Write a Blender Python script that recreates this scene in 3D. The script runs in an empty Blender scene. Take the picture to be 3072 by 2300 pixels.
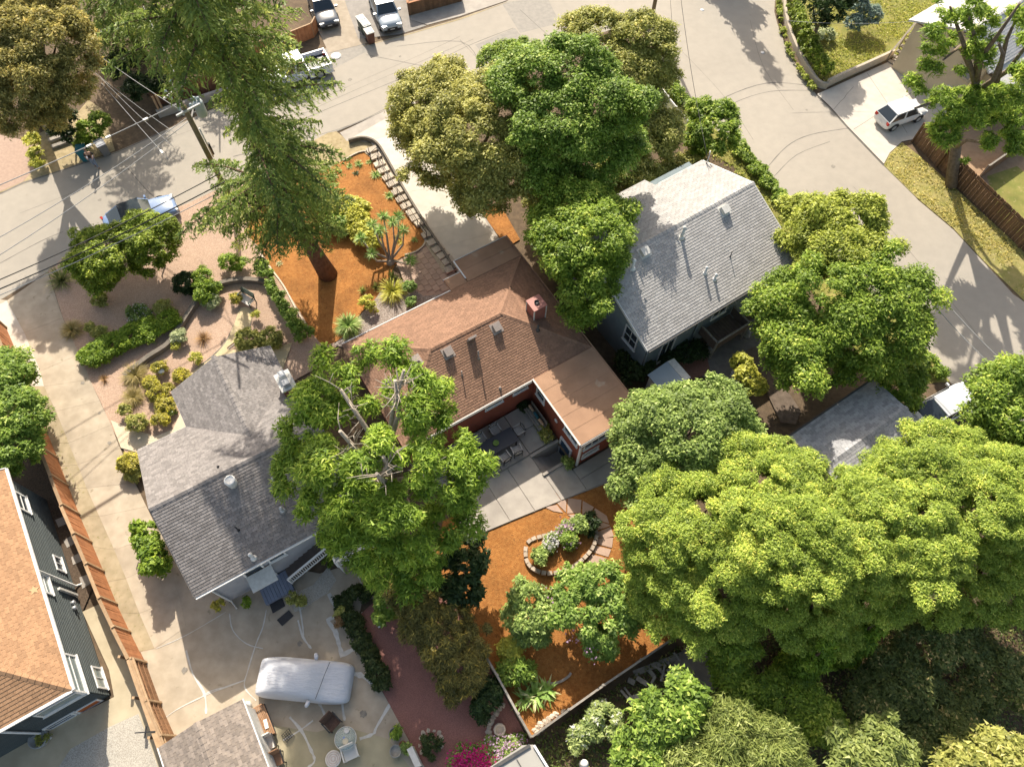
import bpy, math, random
import numpy as np
from mathutils import Vector, Matrix, Euler

# ------------------------------------------------------------------ camera, light, exposure
SC = bpy.context.scene
PW, PH, PF, CAMH = 3072.0, 2300.0, 2150.0, 38.0            # photo size, focal length in its pixels, height of the drone
NAD = (1500.0, 2280.0)                                      # where the plumb line under the drone meets the picture
SUN_EL, SUN_AZ = math.radians(37.5), math.radians(13.0)     # shadows run to -Y, slightly +X

_n = np.array([NAD[0] - PW / 2, NAD[1] - PH / 2, PF]); _n /= np.linalg.norm(_n)
_up = -_n
_y = np.array([0, 0, 1.0]); _y = _y - (_y @ _up) * _up; _y /= np.linalg.norm(_y)
CR = np.array([np.cross(_y, _up), _y, _up])                 # camera axes to world axes

cam = bpy.data.cameras.new('camera'); camo = bpy.data.objects.new('camera', cam)
SC.collection.objects.link(camo); SC.camera = camo
cam.sensor_fit = 'HORIZONTAL'; cam.sensor_width = 36.0; cam.lens = PF / PW * 36.0
cam.clip_start = 0.5; cam.clip_end = 2000
camo.matrix_world = Matrix([[CR[0, 0], -CR[0, 1], -CR[0, 2], 0], [CR[1, 0], -CR[1, 1], -CR[1, 2], 0],
                            [CR[2, 0], -CR[2, 1], -CR[2, 2], CAMH], [0, 0, 0, 1]])

world = bpy.data.worlds.new('World'); SC.world = world; world.use_nodes = True
_wn = world.node_tree.nodes; _wl = world.node_tree.links
sky = _wn.new('ShaderNodeTexSky'); sky.sky_type = 'NISHITA'; sky.sun_disc = False
sky.sun_elevation = SUN_EL; sky.sun_rotation = -SUN_AZ
sky.air_density = 1.0; sky.dust_density = 1.2; sky.ozone_density = 1.0
sky.dust_density = 2.5                                      # hazy summer air
_tm = _wn.new('ShaderNodeMix'); _tm.data_type = 'RGBA'; _tm.blend_type = 'MULTIPLY'; _tm.inputs[0].default_value = 1.0
_tm.inputs[7].default_value = (1.10, 1.0, .84, 1); _wl.new(sky.outputs[0], _tm.inputs[6])
_wl.new(_tm.outputs[2], _wn['Background'].inputs[0]); _wn['Background'].inputs[1].default_value = 0.15

sl = bpy.data.lights.new('sun', 'SUN'); sl.energy = 5.0; sl.angle = math.radians(0.5); sl.color = (1.0, 0.925, 0.795)
so = bpy.data.objects.new('sun', sl); SC.collection.objects.link(so)
SUND = Vector((math.sin(SUN_AZ) * math.cos(SUN_EL), -math.cos(SUN_AZ) * math.cos(SUN_EL), -math.sin(SUN_EL)))
so.rotation_euler = SUND.to_track_quat('-Z', 'Y').to_euler(); so.location = (0, 60, 60)

SC.view_settings.view_transform = 'Standard'; SC.view_settings.look = 'None'
SC.view_settings.gamma = 1.0; SC.view_settings.use_curve_mapping = False
SC.view_settings.exposure = 0.75
SC.render.engine = 'CYCLES'
SC.cycles.max_bounces = 6; SC.cycles.diffuse_bounces = 3; SC.cycles.transparent_max_bounces = 6

# ------------------------------------------------------------------ helpers
COL = SC.collection
rnd = random.Random(11); rng = np.random.default_rng(11)
PI = math.pi; R = math.radians
ORD = 'first second third fourth fifth sixth seventh eighth ninth tenth eleventh twelfth thirteenth fourteenth fifteenth sixteenth seventeenth eighteenth nineteenth twentieth'.split()

def at(px, py, z=0.0):
    """world point at height z that the photograph shows at pixel (px, py)"""
    d = CR @ np.array([px - PW / 2, py - PH / 2, PF]); t = (z - CAMH) / d[2]
    return Vector((d[0] * t, d[1] * t, z))
def pxm(p, rp):
    """rp photo pixels at world point p, in metres"""
    return rp * float((CR.T @ (np.array(p) - np.array([0, 0, CAMH])))[2]) / PF
def onwall(px, py, a, d):
    """point of the upright plane through a along d that the photograph shows at (px, py)"""
    r = CR @ np.array([px - PW / 2, py - PH / 2, PF]); n = np.array([-d[1], d[0], 0.0])
    c = np.array([0, 0, CAMH]); t = ((np.array(a) - c) @ n) / (r @ n); q = c + r * t
    return Vector(q)
def dist(p): return (Vector(p) - Vector((0, 0, CAMH))).length

class Frame:
    def __init__(s, o, deg):
        s.o = Vector((o[0], o[1], 0)); s.a = R(deg)
        s.u = Vector((math.cos(s.a), math.sin(s.a), 0)); s.v = Vector((-math.sin(s.a), math.cos(s.a), 0))
    def __call__(s, u, v, z=0.0): return s.o + s.u * u + s.v * v + Vector((0, 0, z))

def empty(name, loc, label=None, cat=None, group=None, rz=0.0, kind=None):
    o = bpy.data.objects.new(name, None); COL.objects.link(o)
    o.location = loc; o.rotation_euler = (0, 0, rz); o.empty_display_size = .2
    return tag(o, label, cat, group, kind)
def tag(o, label=None, cat=None, group=None, kind=None):
    if label: o['label'] = label
    if cat: o['category'] = cat
    if group: o['group'] = group
    if kind: o['kind'] = kind
    return o
def place(me, name, mat=None, parent=None, loc=(0, 0, 0), rot=(0, 0, 0), scale=(1, 1, 1), world=True, kind=None):
    """links mesh data as an object; world=True: loc is in world space even under a parent"""
    o = bpy.data.objects.new(name, me); COL.objects.link(o)
    if mat and not me.materials: me.materials.append(mat)
    m = Matrix.LocRotScale(Vector(loc), Euler(rot), Vector(scale))
    if parent:
        o.parent = parent
        m = (wm(parent).inverted() @ m) if world else m
    o.matrix_local = m
    if kind: o['kind'] = kind
    return o
def wm(o):
    m = Matrix.LocRotScale(o.location, o.rotation_euler, o.scale)
    return wm(o.parent) @ m if o.parent else m
def copy_thing(o, loc, rz, label=None, scale=None):
    def rec(s, par):
        c = s.copy(); COL.objects.link(c)
        if par: c.parent = par
        for k in s.children: rec(k, c)
        return c
    c = rec(o, None); c.location = loc; c.rotation_euler = (0, 0, rz)
    if scale: c.scale = (scale,) * 3 if not hasattr(scale, '__len__') else scale
    if label: c['label'] = label
    return c

class MB:
    """collects shapes into one mesh"""
    def __init__(s): s.V = []; s.F = []; s.S = []
    def add(s, vs, fs, smooth=False):
        b = len(s.V); s.V += [tuple(v) for v in vs]; s.F += [[b + i for i in f] for f in fs]; s.S += [smooth] * len(fs); return s
    def box(s, c, d, rz=0.0, m=None):
        h = [x / 2 for x in d]; vs = []
        for k in range(8):
            p = Vector((h[0] * (1 if k & 1 else -1), h[1] * (1 if k & 2 else -1), h[2] * (1 if k & 4 else -1)))
            if m: p = m @ p
            elif rz: p = Matrix.Rotation(rz, 3, 'Z') @ p
            vs.append(p + Vector(c))
        return s.add(vs, [(0, 2, 3, 1), (4, 5, 7, 6), (0, 1, 5, 4), (2, 6, 7, 3), (0, 4, 6, 2), (1, 3, 7, 5)])
    def bar(s, a, b, w, h):
        a = Vector(a); b = Vector(b); x = (b - a); L = x.length; x.normalize()
        y = Vector((0, 0, 1)).cross(x)
        if y.length < 1e-4: y = Vector((0, 1, 0))
        y.normalize(); z = x.cross(y); m = Matrix((x, y, z)).transposed()
        return s.box((a + b) / 2, (L, w, h), m=m)
    def tube(s, pts, rad, n=6, cap=True):
        pts = [Vector(p) for p in pts]; rad = rad if hasattr(rad, '__len__') else [rad] * len(pts)
        vs = []; fs = []; up = Vector((.13, .31, .94))
        for i, p in enumerate(pts):
            t = (pts[min(i + 1, len(pts) - 1)] - pts[max(i - 1, 0)])
            t = t.normalized() if t.length > 1e-9 else Vector((0, 0, 1))
            x = up.cross(t)
            if x.length < 1e-3: x = Vector((1, 0, 0)).cross(t)
            x.normalize(); y = t.cross(x)
            for k in range(n):
                a = 2 * PI * k / n; vs.append(p + (x * math.cos(a) + y * math.sin(a)) * rad[i])
        for i in range(len(pts) - 1):
            for k in range(n): fs.append((i * n + k, i * n + (k + 1) % n, (i + 1) * n + (k + 1) % n, (i + 1) * n + k))
        s.add(vs, fs, True)
        if cap:
            b = len(s.V) - len(vs); s.F += [[b + k for k in range(n)][::-1], [b + (len(pts) - 1) * n + k for k in range(n)]]; s.S += [False, False]
        return s
    def lathe(s, c, prof, n=12):
        c = Vector(c); vs = []; fs = []
        for r, z in prof:
            for k in range(n): vs.append(c + Vector((r * math.cos(2 * PI * k / n), r * math.sin(2 * PI * k / n), z)))
        for i in range(len(prof) - 1):
            for k in range(n): fs.append((i * n + k, i * n + (k + 1) % n, (i + 1) * n + (k + 1) % n, (i + 1) * n + k))
        fs.append([(len(prof) - 1) * n + k for k in range(n)]); fs.append([k for k in range(n)][::-1])
        return s.add(vs, fs, True)
    def prism(s, pts, z0, z1):
        pts = [Vector(p) for p in pts]; n = len(pts)
        if sum(pts[i].x * pts[(i + 1) % n].y - pts[(i + 1) % n].x * pts[i].y for i in range(n)) < 0: pts.reverse()
        vs = [Vector((p.x, p.y, z0)) for p in pts] + [Vector((p.x, p.y, z1)) for p in pts]
        fs = [list(range(n))[::-1], list(range(n, 2 * n))] + [(i, (i + 1) % n, n + (i + 1) % n, n + i) for i in range(n)]
        return s.add(vs, fs)
    def face(s, pts): return s.add(pts, [list(range(len(pts)))])
    def slab(s, pts, t):
        """planar 3D polygon thickened downwards"""
        pts = [Vector(p) for p in pts]; nn = Vector((0, 0, 0)); n = len(pts)
        for i in range(n): nn += pts[i].cross(pts[(i + 1) % n])
        if nn.z < 0: pts.reverse(); nn = -nn
        nn.normalize(); lo = [p - Vector((0, 0, t)) for p in pts]
        return s.add(lo + pts, [list(range(n))[::-1], list(range(n, 2 * n))] + [(i, (i + 1) % n, n + (i + 1) % n, n + i) for i in range(n)])
    def mesh(s, name):
        me = bpy.data.meshes.new(name); me.from_pydata(s.V, [], s.F); me.polygons.foreach_set('use_smooth', s.S); me.update(); return me
    def build(s, name, mat, parent=None, kind=None):
        return place(s.mesh(name), name, mat, parent, kind=kind)

def quads_mesh(name, V, attr=None):
    """V: (n,k,3) array of loose k-gons"""
    n, k = V.shape[:2]; me = bpy.data.meshes.new(name)
    me.vertices.add(k * n); me.vertices.foreach_set('co', V.reshape(-1).astype(np.float32))
    me.loops.add(k * n); me.loops.foreach_set('vertex_index', np.arange(k * n, dtype=np.int32))
    me.polygons.add(n); me.polygons.foreach_set('loop_start', np.arange(0, k * n, k, dtype=np.int32))
    if attr is not None:
        a = me.attributes.new('tint', 'FLOAT', 'FACE'); a.data.foreach_set('value', attr.astype(np.float32))
    me.update(calc_edges=True); return me

# ------------------------------------------------------------------ materials
MC = {}
def mat(name, c1, c2=None, scale=4.0, rough=.85, bump=0.0, bscale=None, isl=0.0, metal=0.0, big=0.0, bigscale=.35, c3=None, spots=0.0,
        spotscale=30.0, detail=6.0, spec=.35, dist_=.02, stretch=None, contrast=(.35, .65)):
    if name in MC: return MC[name]
    m = bpy.data.materials.new(name); m.use_nodes = True; nt = m.node_tree; N = nt.nodes; L = nt.links
    b = N['Principled BSDF']; b.inputs['Roughness'].default_value = rough; b.inputs['Metallic'].default_value = metal
    b.inputs['Specular IOR Level'].default_value = spec
    g = N.new('ShaderNodeNewGeometry'); pos = g.outputs['Position']
    if stretch:
        mp = N.new('ShaderNodeMapping'); mp.inputs['Rotation'].default_value = (0, 0, stretch[0]); mp.inputs['Scale'].default_value = stretch[1]
        L.new(pos, mp.inputs[0]); pos = mp.outputs[0]
    def noise(sc, det=detail, rg=.55):
        n = N.new('ShaderNodeTexNoise'); n.inputs['Scale'].default_value = sc; n.inputs['Detail'].default_value = det; n.inputs['Roughness'].default_value = rg
        L.new(pos, n.inputs['Vector']); return n.outputs[0]
    def ramp(x, a, c):
        r = N.new('ShaderNodeMapRange'); r.inputs[1].default_value = a; r.inputs[2].default_value = c; L.new(x, r.inputs[0]); return r.outputs[0]
    def mix(f, a, c, mode='MIX'):
        k = N.new('ShaderNodeMix'); k.data_type = 'RGBA'; k.blend_type = mode
        if isinstance(f, float): k.inputs[0].default_value = f
        else: L.new(f, k.inputs[0])
        for i, x in ((6, a), (7, c)):
            if isinstance(x, tuple): k.inputs[i].default_value = x + (1,)
            else: L.new(x, k.inputs[i])
        return k.outputs[2]
    col = tuple(c1)
    if c2: col = mix(ramp(noise(scale), *contrast), tuple(c1), tuple(c2))
    if c3 and spots: col = mix(ramp(noise(spotscale, 3.0), .72 - spots, .76 - spots * .5), col, tuple(c3))
    if big:
        v = N.new('ShaderNodeMapRange'); v.inputs[1].default_value = .3; v.inputs[2].default_value = .7; v.inputs[3].default_value = 1 - big; v.inputs[4].default_value = 1 + big
        L.new(noise(bigscale, 5.0, .6), v.inputs[0]); col = mix(1.0, col, v.outputs[0], 'MULTIPLY')
    if isl:
        oi = N.new('ShaderNodeObjectInfo'); ad = N.new('ShaderNodeMath'); ad.operation = 'ADD'
        L.new(g.outputs['Random Per Island'], ad.inputs[0]); L.new(oi.outputs['Random'], ad.inputs[1])
        fr = N.new('ShaderNodeMath'); fr.operation = 'FRACT'; L.new(ad.outputs[0], fr.inputs[0])
        v = N.new('ShaderNodeMapRange'); v.inputs[3].default_value = 1 - isl; v.inputs[4].default_value = 1 + isl; L.new(fr.outputs[0], v.inputs[0])
        col = mix(1.0, col, v.outputs[0], 'MULTIPLY')
    if isinstance(col, tuple): b.inputs['Base Color'].default_value = col + (1,)
    else: L.new(col, b.inputs['Base Color'])
    if bump:
        bp = N.new('ShaderNodeBump'); bp.inputs['Strength'].default_value = bump; bp.inputs['Distance'].default_value = dist_
        L.new(noise(bscale or scale * 3, 8.0, .65), bp.inputs['Height']); L.new(bp.outputs[0], b.inputs['Normal'])
    MC[name] = m; return m

def leafmat(name, dark, light, tip=None, trans=.42, tipw=.12, gain=1.0):
    """leaves: each face its own tint between dark and light, whole clumps shifted a little, light shining through"""
    if name in MC: return MC[name]
    dark, light, tip = [tuple(min(.8, x * gain) for x in c) if c else None for c in (dark, light, tip)]
    m = bpy.data.materials.new(name); m.use_nodes = True; nt = m.node_tree; N = nt.nodes; L = nt.links
    b = N['Principled BSDF']; b.inputs['Roughness'].default_value = .5; b.inputs['Specular IOR Level'].default_value = .28
    a = N.new('ShaderNodeAttribute'); a.attribute_name = 'tint'
    cr = N.new('ShaderNodeValToRGB'); e = cr.color_ramp.elements
    e[0].position = 0.05; e[0].color = tuple(dark) + (1,); e[1].position = .95 - tipw; e[1].color = tuple(light) + (1,)
    if tip:
        k = cr.color_ramp.elements.new(1.0); k.color = tuple(tip) + (1,)
    L.new(a.outputs['Fac'], cr.inputs[0]); L.new(cr.outputs[0], b.inputs['Base Color'])
    t = N.new('ShaderNodeBsdfTranslucent'); L.new(cr.outputs[0], t.inputs[0])
    mx = N.new('ShaderNodeMixShader'); mx.inputs[0].default_value = trans
    L.new(b.outputs[0], mx.inputs[1]); L.new(t.outputs[0], mx.inputs[2]); L.new(mx.outputs[0], N['Material Output'].inputs[0])
    MC[name] = m; return m

M_ROAD = mat('old_asphalt', (.35, .312, .262), (.32, .287, .242), 1.6, .9, .25, 60, big=.07, bigscale=.1, c3=(.31, .275, .23), spots=.03, spotscale=1.3)
M_PATCH = mat('asphalt_patch', (.30, .275, .24), (.25, .23, .205), 3, .9, .2, 60)
M_DKLINE = mat('dark_line', (.13, .12, .105), (.19, .17, .15), 3, .8)
M_CONC = mat('weathered_concrete', (.44, .37, .285), (.36, .30, .225), 1.4, .9, .2, 50, big=.14, bigscale=.5, isl=.06, c3=(.27, .23, .16), spots=.05, spotscale=2.3)
M_CONCG = mat('mossy_concrete', (.36, .315, .21), (.30, .27, .18), 1.2, .9, .2, 50, big=.16, bigscale=.4, isl=.06, c3=(.22, .2, .13), spots=.05, spotscale=2)
M_CONCN = mat('new_concrete', (.56, .51, .44), (.49, .445, .385), 1.6, .9, .12, 50, big=.07, isl=.05)
M_CONCGR = mat('grey_concrete', (.39, .35, .305), (.325, .29, .255), 1.7, .9, .15, 50, big=.12, isl=.09)
M_FILL = mat('crack_filler', (.58, .56, .52), (.48, .465, .43), 6, .9, .2)
M_DIRT = mat('dirt', (.15, .105, .065), (.10, .07, .045), 3, .95, .6, 25, big=.2, c3=(.19, .14, .08), spots=.1, spotscale=18)
M_SAND = mat('dry_verge', (.40, .32, .19), (.30, .235, .13), 3, .95, .5, 40, big=.15, c3=(.2, .19, .07), spots=.08, spotscale=6)
M_MULCH = mat('orange_mulch', (.37, .165, .045), (.275, .108, .026), 7, .95, 1.0, 16, big=.24, bigscale=.7, c3=(.17, .075, .025), spots=.10, spotscale=9, dist_=.05)
M_REDGR = mat('red_gravel', (.31, .15, .12), (.20, .09, .075), 30, .95, .8, 60, big=.1, c3=(.34, .2, .17), spots=.06, spotscale=60)
M_BARK = mat('pinkish_gravel', (.50, .36, .27), (.31, .205, .145), 22, .95, .9, 45, big=.12, c3=(.47, .37, .29), spots=.1, spotscale=40)
M_WGRAV = mat('white_gravel', (.54, .50, .43), (.30, .27, .23), 26, .95, .9, 45, big=.1)
M_PATHC = mat('decomposed_granite', (.55, .45, .28), (.48, .385, .23), 8, .95, .4, 50, big=.07)
M_PATHW = mat('cream_path', (.60, .51, .38), (.52, .44, .32), 9, .95, .4, 50, big=.06)
M_LAWN = mat('lawn', (.165, .175, .038), (.24, .215, .06), 1.3, .95, .9, 30, big=.2, c3=(.30, .25, .1), spots=.12, spotscale=3)
M_DRYG = mat('dry_lawn', (.30, .25, .095), (.21, .20, .055), 1.6, .95, .9, 30, big=.18, c3=(.37, .31, .15), spots=.12, spotscale=4)
M_BRICKP = mat('pink_paving', (.42, .30, .23), (.35, .245, .19), 5, .9, .3, isl=.1)
M_FLAG = mat('pink_flagstone', (.44, .31, .235), (.38, .26, .2), 3, .85, .25, 30, isl=.09)
M_STONE = mat('pale_stone', (.54, .46, .37), (.44, .375, .30), 7, .9, .5, 25, isl=.18)
M_BLOCK = mat('planter_block', (.46, .38, .30), (.38, .31, .24), 8, .9, .4, 25, isl=.15)
M_DKCURB = mat('stained_concrete', (.19, .16, .13), (.13, .115, .095), 4, .9, .3)
M_WHITE = mat('white_paint', (.72, .71, .69), (.66, .65, .63), 5, .6)
M_WHITEG = mat('weathered_white', (.62, .60, .56), (.52, .50, .46), 6, .7)
M_GUTTER = mat('dark_gutter', (.06, .06, .06), (.09, .085, .08), 5, .6)
M_GLASS = mat('window_glass', (.035, .045, .055), (.05, .065, .075), 2, .08, spec=.8)
M_GLASSL = mat('pale_window_glass', (.22, .27, .27), (.30, .34, .33), 2, .1, spec=.8)
M_REDW = mat('brick_red_wall', (.31, .085, .048), (.265, .07, .04), 3, .85, .2, 40, big=.06)
M_REDF = mat('brick_red_band', (.34, .105, .055), (.30, .09, .046), 3, .85)
M_BLUEG = mat('blue_grey_wall', (.21, .255, .27), (.185, .225, .24), 3, .85, .15, 40)
M_GREYW = mat('lilac_grey_wall', (.34, .345, .37), (.30, .305, .33), 2, .85, .15, 40)
M_DKSID = mat('slate_siding', (.085, .10, .10), (.075, .088, .09), 4, .75, isl=.08)
M_CREAM = mat('cream_stucco', (.56, .465, .32), (.50, .41, .28), 1.2, .9, .2, 40, big=.06)
SH = dict(bump=.5, bscale=70, detail=3.0)
M_RF_BROWN = mat('brown_shingle', (.28, .16, .105), (.225, .128, .083), 9, .9, isl=.14, big=.10, bigscale=.5, **SH)
M_RF_ROLL = mat('brown_roll_roofing', (.36, .215, .135), (.305, .18, .112), 1.1, .9, isl=.06, big=.08, bigscale=.6, bump=.3, bscale=70, c3=(.41, .30, .21), spots=.05, spotscale=.9)
M_RF_GREY = mat('grey_shingle', (.38, .365, .35), (.335, .322, .31), 8, .9, isl=.13, big=.04, **SH)
M_RF_DARK = mat('charcoal_shingle', (.245, .222, .21), (.185, .168, .16), 9, .9, isl=.20, big=.08, **SH)
M_RF_TAN = mat('orange_brown_shingle', (.385, .225, .125), (.32, .183, .10), 9, .9, isl=.13, big=.08, **SH)
M_RF_PALE = mat('pale_shingle', (.52, .50, .48), (.44, .43, .42), 8, .9, isl=.1, **SH)
M_CEDARF = mat('redwood_board', (.44, .19, .085), (.35, .14, .06), 3, .75, .3, 20, isl=.14)
M_CEDARO = mat('weathered_redwood', (.40, .27, .16), (.32, .21, .12), 4, .8, .3, 20, isl=.14)
M_BROWNF = mat('brown_fence_board', (.20, .115, .065), (.15, .085, .05), 4, .85, .4, 20, isl=.22)
M_OLDW = mat('old_grey_wood', (.30, .27, .23), (.21, .19, .165), 6, .85, .4, 20, isl=.2)
M_BARKT = mat('grey_brown_bark', (.20, .155, .115), (.12, .09, .065), 6, .95, 1.0, 14, dist_=.05)
M_BARKR = mat('red_brown_bark', (.19, .115, .075), (.11, .065, .042), 5, .95, 1.0, 12, dist_=.06)
M_BARKP = mat('pale_bare_bark', (.42, .36, .29), (.30, .25, .195), 8, .9, .6, 20)
M_POLE = mat('pole_wood', (.21, .16, .095), (.15, .115, .07), 5, .9, .5, 16)
M_METAL = mat('galvanised_metal', (.50, .51, .52), (.42, .43, .44), 6, .45, metal=.5)
M_METD = mat('dark_metal', (.035, .035, .037), (.05, .05, .052), 6, .5, metal=.3)
M_WIRE = mat('weathered_cable', (.30, .30, .30), None, rough=.6)
M_WIRED = mat('black_cable', (.03, .03, .03), None, rough=.6)
M_TYRE = mat('tyre_rubber', (.02, .02, .02), (.03, .03, .03), 8, .9)
M_RUST = mat('rusty_metal', (.24, .12, .08), (.16, .08, .055), 9, .85)
M_PVENT = mat('painted_vent', (.36, .30, .265), (.31, .26, .23), 9, .7)
M_BRICK = mat('red_brick', (.28, .115, .07), (.21, .085, .055), 12, .9, .4, isl=.2)
M_BLACK = mat('black_plastic', (.02, .02, .022), (.028, .028, .03), 6, .45)

# ------------------------------------------------------------------ the ground and what is laid on it
FR = Frame(at(1741, 1334, 3.4), 33.6)     # red house, O at the eave corner of the rear wing
FG = Frame(at(1947, 1048, 4.2), 35.2)     # blue grey house
FL = Frame(at(591, 1787, 3.4), 32.6)      # charcoal roofed house
FB = Frame(at(210, 2066, 4.0), 33.0)      # tan roofed house
FA = Frame(at(722, 2103, 2.6), 32.0)      # garage in the court
FS = Frame((0, 0), 35.0)                  # small garage on the right
LAYER = [0]
def sheet(name, pts, m, z=None, kind='structure', parent=None):
    """flat ground cover through photographed outline points, each sheet a little above the one before"""
    if z is None: LAYER[0] += 1; z = .004 * LAYER[0]
    P = [at(*p) if len(p) == 2 else Vector(p) for p in pts]
    P = [Vector((p.x, p.y, z)) for p in P]
    if sum(P[i].x * P[(i + 1) % len(P)].y - P[(i + 1) % len(P)].x * P[i].y for i in range(len(P))) < 0: P.reverse()
    return MB().face(P).build(name, m, parent, kind)
def smooth(pts, n=4, closed=False):
    """Catmull-Rom through 2D points"""
    out = []; k = len(pts)
    for i in range(k if closed else k - 1):
        if closed: a, b, c, d = (pts[(i + j - 1) % k] for j in range(4))
        else: a, b, c, d = pts[max(i - 1, 0)], pts[i], pts[i + 1], pts[min(i + 2, k - 1)]
        for s in range(n):
            t = s / n
            out.append(tuple(.5 * ((2 * q) + (-p + r) * t + (2 * p - 5 * q + 4 * r - w) * t * t + (-p + 3 * q - 3 * r + w) * t ** 3) for p, q, r, w in zip(a, b, c, d)))
    if not closed: out.append(tuple(pts[-1]))
    return out
def strip(name, pts, w, m, z, parent=None, kind=None, jitter=0.0):
    """flat strip of width w along photographed points"""
    P = [at(*p) for p in pts]; L = []; Rr = []
    for i, p in enumerate(P):
        t = P[min(i + 1, len(P) - 1)] - P[max(i - 1, 0)]; t.normalize(); nn = Vector((-t.y, t.x, 0))
        ww = w * (1 + rnd.uniform(-jitter, jitter)) / 2
        L.append(Vector((p.x, p.y, z)) + nn * ww); Rr.append(Vector((p.x, p.y, z)) - nn * ww)
    mb = MB()
    for i in range(len(P) - 1): mb.face([Rr[i], Rr[i + 1], L[i + 1], L[i]])
    return mb.build(name, m, parent, kind)
def wander(a, b, n=6, amp=3.0):
    return [(a[0] + (b[0] - a[0]) * i / n + rnd.uniform(-amp, amp) * (0 < i < n), a[1] + (b[1] - a[1]) * i / n + rnd.uniform(-amp, amp) * (0 < i < n)) for i in range(n + 1)]

# bare earth, open only over the basement stairwell behind the red house
h0, h1, k0, k1 = -1.66, 0.02, .62, 1.76
gm = MB(); B = 400
for q in (((-B, -B), (B, -B), (B, k0), (-B, k0)), ((-B, k1), (B, k1), (B, B), (-B, B)), ((-B, k0), (h0, k0), (h0, k1), (-B, k1)), ((h1, k0), (B, k0), (B, k1), (h1, k1))):
    gm.face([FR(*p) for p in q])
gm.build('ground', M_DIRT, None, 'structure')

road = sheet('road', [(-700, 830), (0, 580), (70, 547), (350, 455), (700, 300), (985, 165), (1200, 108), (1380, 55), (1520, 5), (1560, -30), (1500, -420), (2280, -420),
              (2325, 0), (2323, 36), (2332, 72), (2359, 145), (2410, 232), (2450, 286), (2486, 319), (2544, 384), (2651, 495), (2710, 550), (2754, 600), (2859, 688),
              (2960, 796), (3040, 883), (3072, 905), (3600, 1500), (3500, 1900), (2990, 1290), (2852, 1148), (2786, 1068), (2560, 820), (2345, 580), (2272, 507), (2243, 460),
              (2076, 337), (1990, 262), (1985, 180), (1960, 110), (1910, 75), (1850, 85), (1600, 165), (1250, 292), (1166, 330), (1004, 395), (700, 545), (560, 612), (230, 735), (145, 815), (0, 900), (-600, 1160)], M_ROAD)
rz = .004 * LAYER[0]
for p in ([(1425, 135), (1545, 85), (1590, 140), (1475, 190)], [(1505, 10), (1640, -10), (1680, 70), (1560, 100)], [(900, 175), (1075, 110), (1110, 150), (985, 215), (950, 232)]):
    sheet('asphalt_patch', p, M_PATCH, rz + .002, None, road)
for pts, w in (([(760, 420), (1000, 320), (1250, 215), (1400, 140), (1540, 85)], .05), ([(700, 470), (1010, 390), (1160, 325)], .06), ([(1190, 140), (1380, 125), (1440, 190)], .05),
               ([(1100, 165), (1300, 205)], .04), ([(2072, 352), (2180, 290), (2300, 250), (2420, 256)], .07), ([(2100, 372), (2200, 310), (2310, 275), (2430, 272)], .05),  # the last two are just thin dark curved lines on the asphalt
               ([(2300, 505), (2360, 440), (2430, 405), (2545, 385)], .07), ([(2322, 530), (2390, 465), (2490, 425)], .04), ([(0, 790), (120, 725), (190, 695)], .05), ([(380, 500), (440, 570), (520, 640)], .05), ([(720, 330), (800, 300), (960, 230)], .04), ([(1560, 30), (1660, 120), (1720, 160)], .04), ([(820, 385), (1000, 300), (1240, 195), (1420, 118)], .025), ([(900, 330), (1040, 262), (1250, 170), (1380, 110)], .02), ([(1380, 120), (1440, 185), (1470, 220)], .03), ([(2010, 120), (2100, 210), (2180, 300), (2260, 420)], .02), ([(2250, 60), (2290, 200), (2380, 330)], .02), ([(2560, 560), (2700, 720), (2850, 900), (2960, 1040)], .02), ([(60, 640), (260, 560), (420, 480)], .02), ([(440, 440), (600, 380), (700, 330)], .02)):
    strip('crack_and_line', smooth(pts, 4), w, M_DKLINE, rz + .004, road, None, .4)
mb = MB(); c = at(1008, 169); mb.lathe((c.x, c.y, rz), [(.42, 0), (.42, .012), (.22, .012), (.2, .008)], 20)
tag(mb.build('utility_cover', M_WHITEG), 'round white painted utility cover on the asphalt behind the pickup', 'utility cover')
for (px, py), lb in (((2107, 30), 'small round manhole cap on the road near the long conical shadow'), ((2288, 158), 'small pale survey cap on the road right of the conical shadow')):
    c = at(px, py); tag(MB().lathe((c.x, c.y, rz), [(.16, 0), (.16, .01), (.1, .014)], 14).build('road_cap', M_METAL), lb, 'road cap')

sheet('verge', [(-400, 560), (0, 470), (240, 330), (265, 300), (310, 330), (345, 452), (0, 578), (-500, 760)], M_SAND)
sheet('brick_drive', [(-300, 480), (0, 405), (90, 425), (118, 492), (70, 545), (0, 575), (-400, 740)], M_BRICKP)
sheet('side_strip', [(986, 160), (940, 60), (900, -60), (1010, -60), (1100, 130), (1196, 106)], mat('pale_side_drive', (.37, .31, .24), (.3, .25, .19), 2, .9, .2, 40))
sheet('driveway_top', [(1075, 118), (1040, 20), (1010, -80), (1240, -80), (1232, 60), (1280, 78), (1200, 104)], mat('side_drive_grey', (.29, .265, .24), (.24, .22, .2), 2, .9, .2, 40))
sheet('sidewalk', [(1232, 60), (1236, 20), (1500, -60), (1570, -40), (1520, 3), (1380, 50), (1282, 76)], M_CONCGR)
sheet('lawn_corner', [(1985, 182), (1992, 262), (2076, 337), (2243, 460), (2272, 507), (2345, 580), (2560, 820), (2786, 1068), (2850, 1145), (2650, 1160), (2300, 700), (2200, 500), (1900, 330), (1850, 200)], M_LAWN)
sheet('front_lawn', [(2342, -80), (2345, 40), (2370, 135), (2440, 230), (2470, 268), (2690, 168), (2800, 60), (2840, -120)], M_LAWN)
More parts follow.
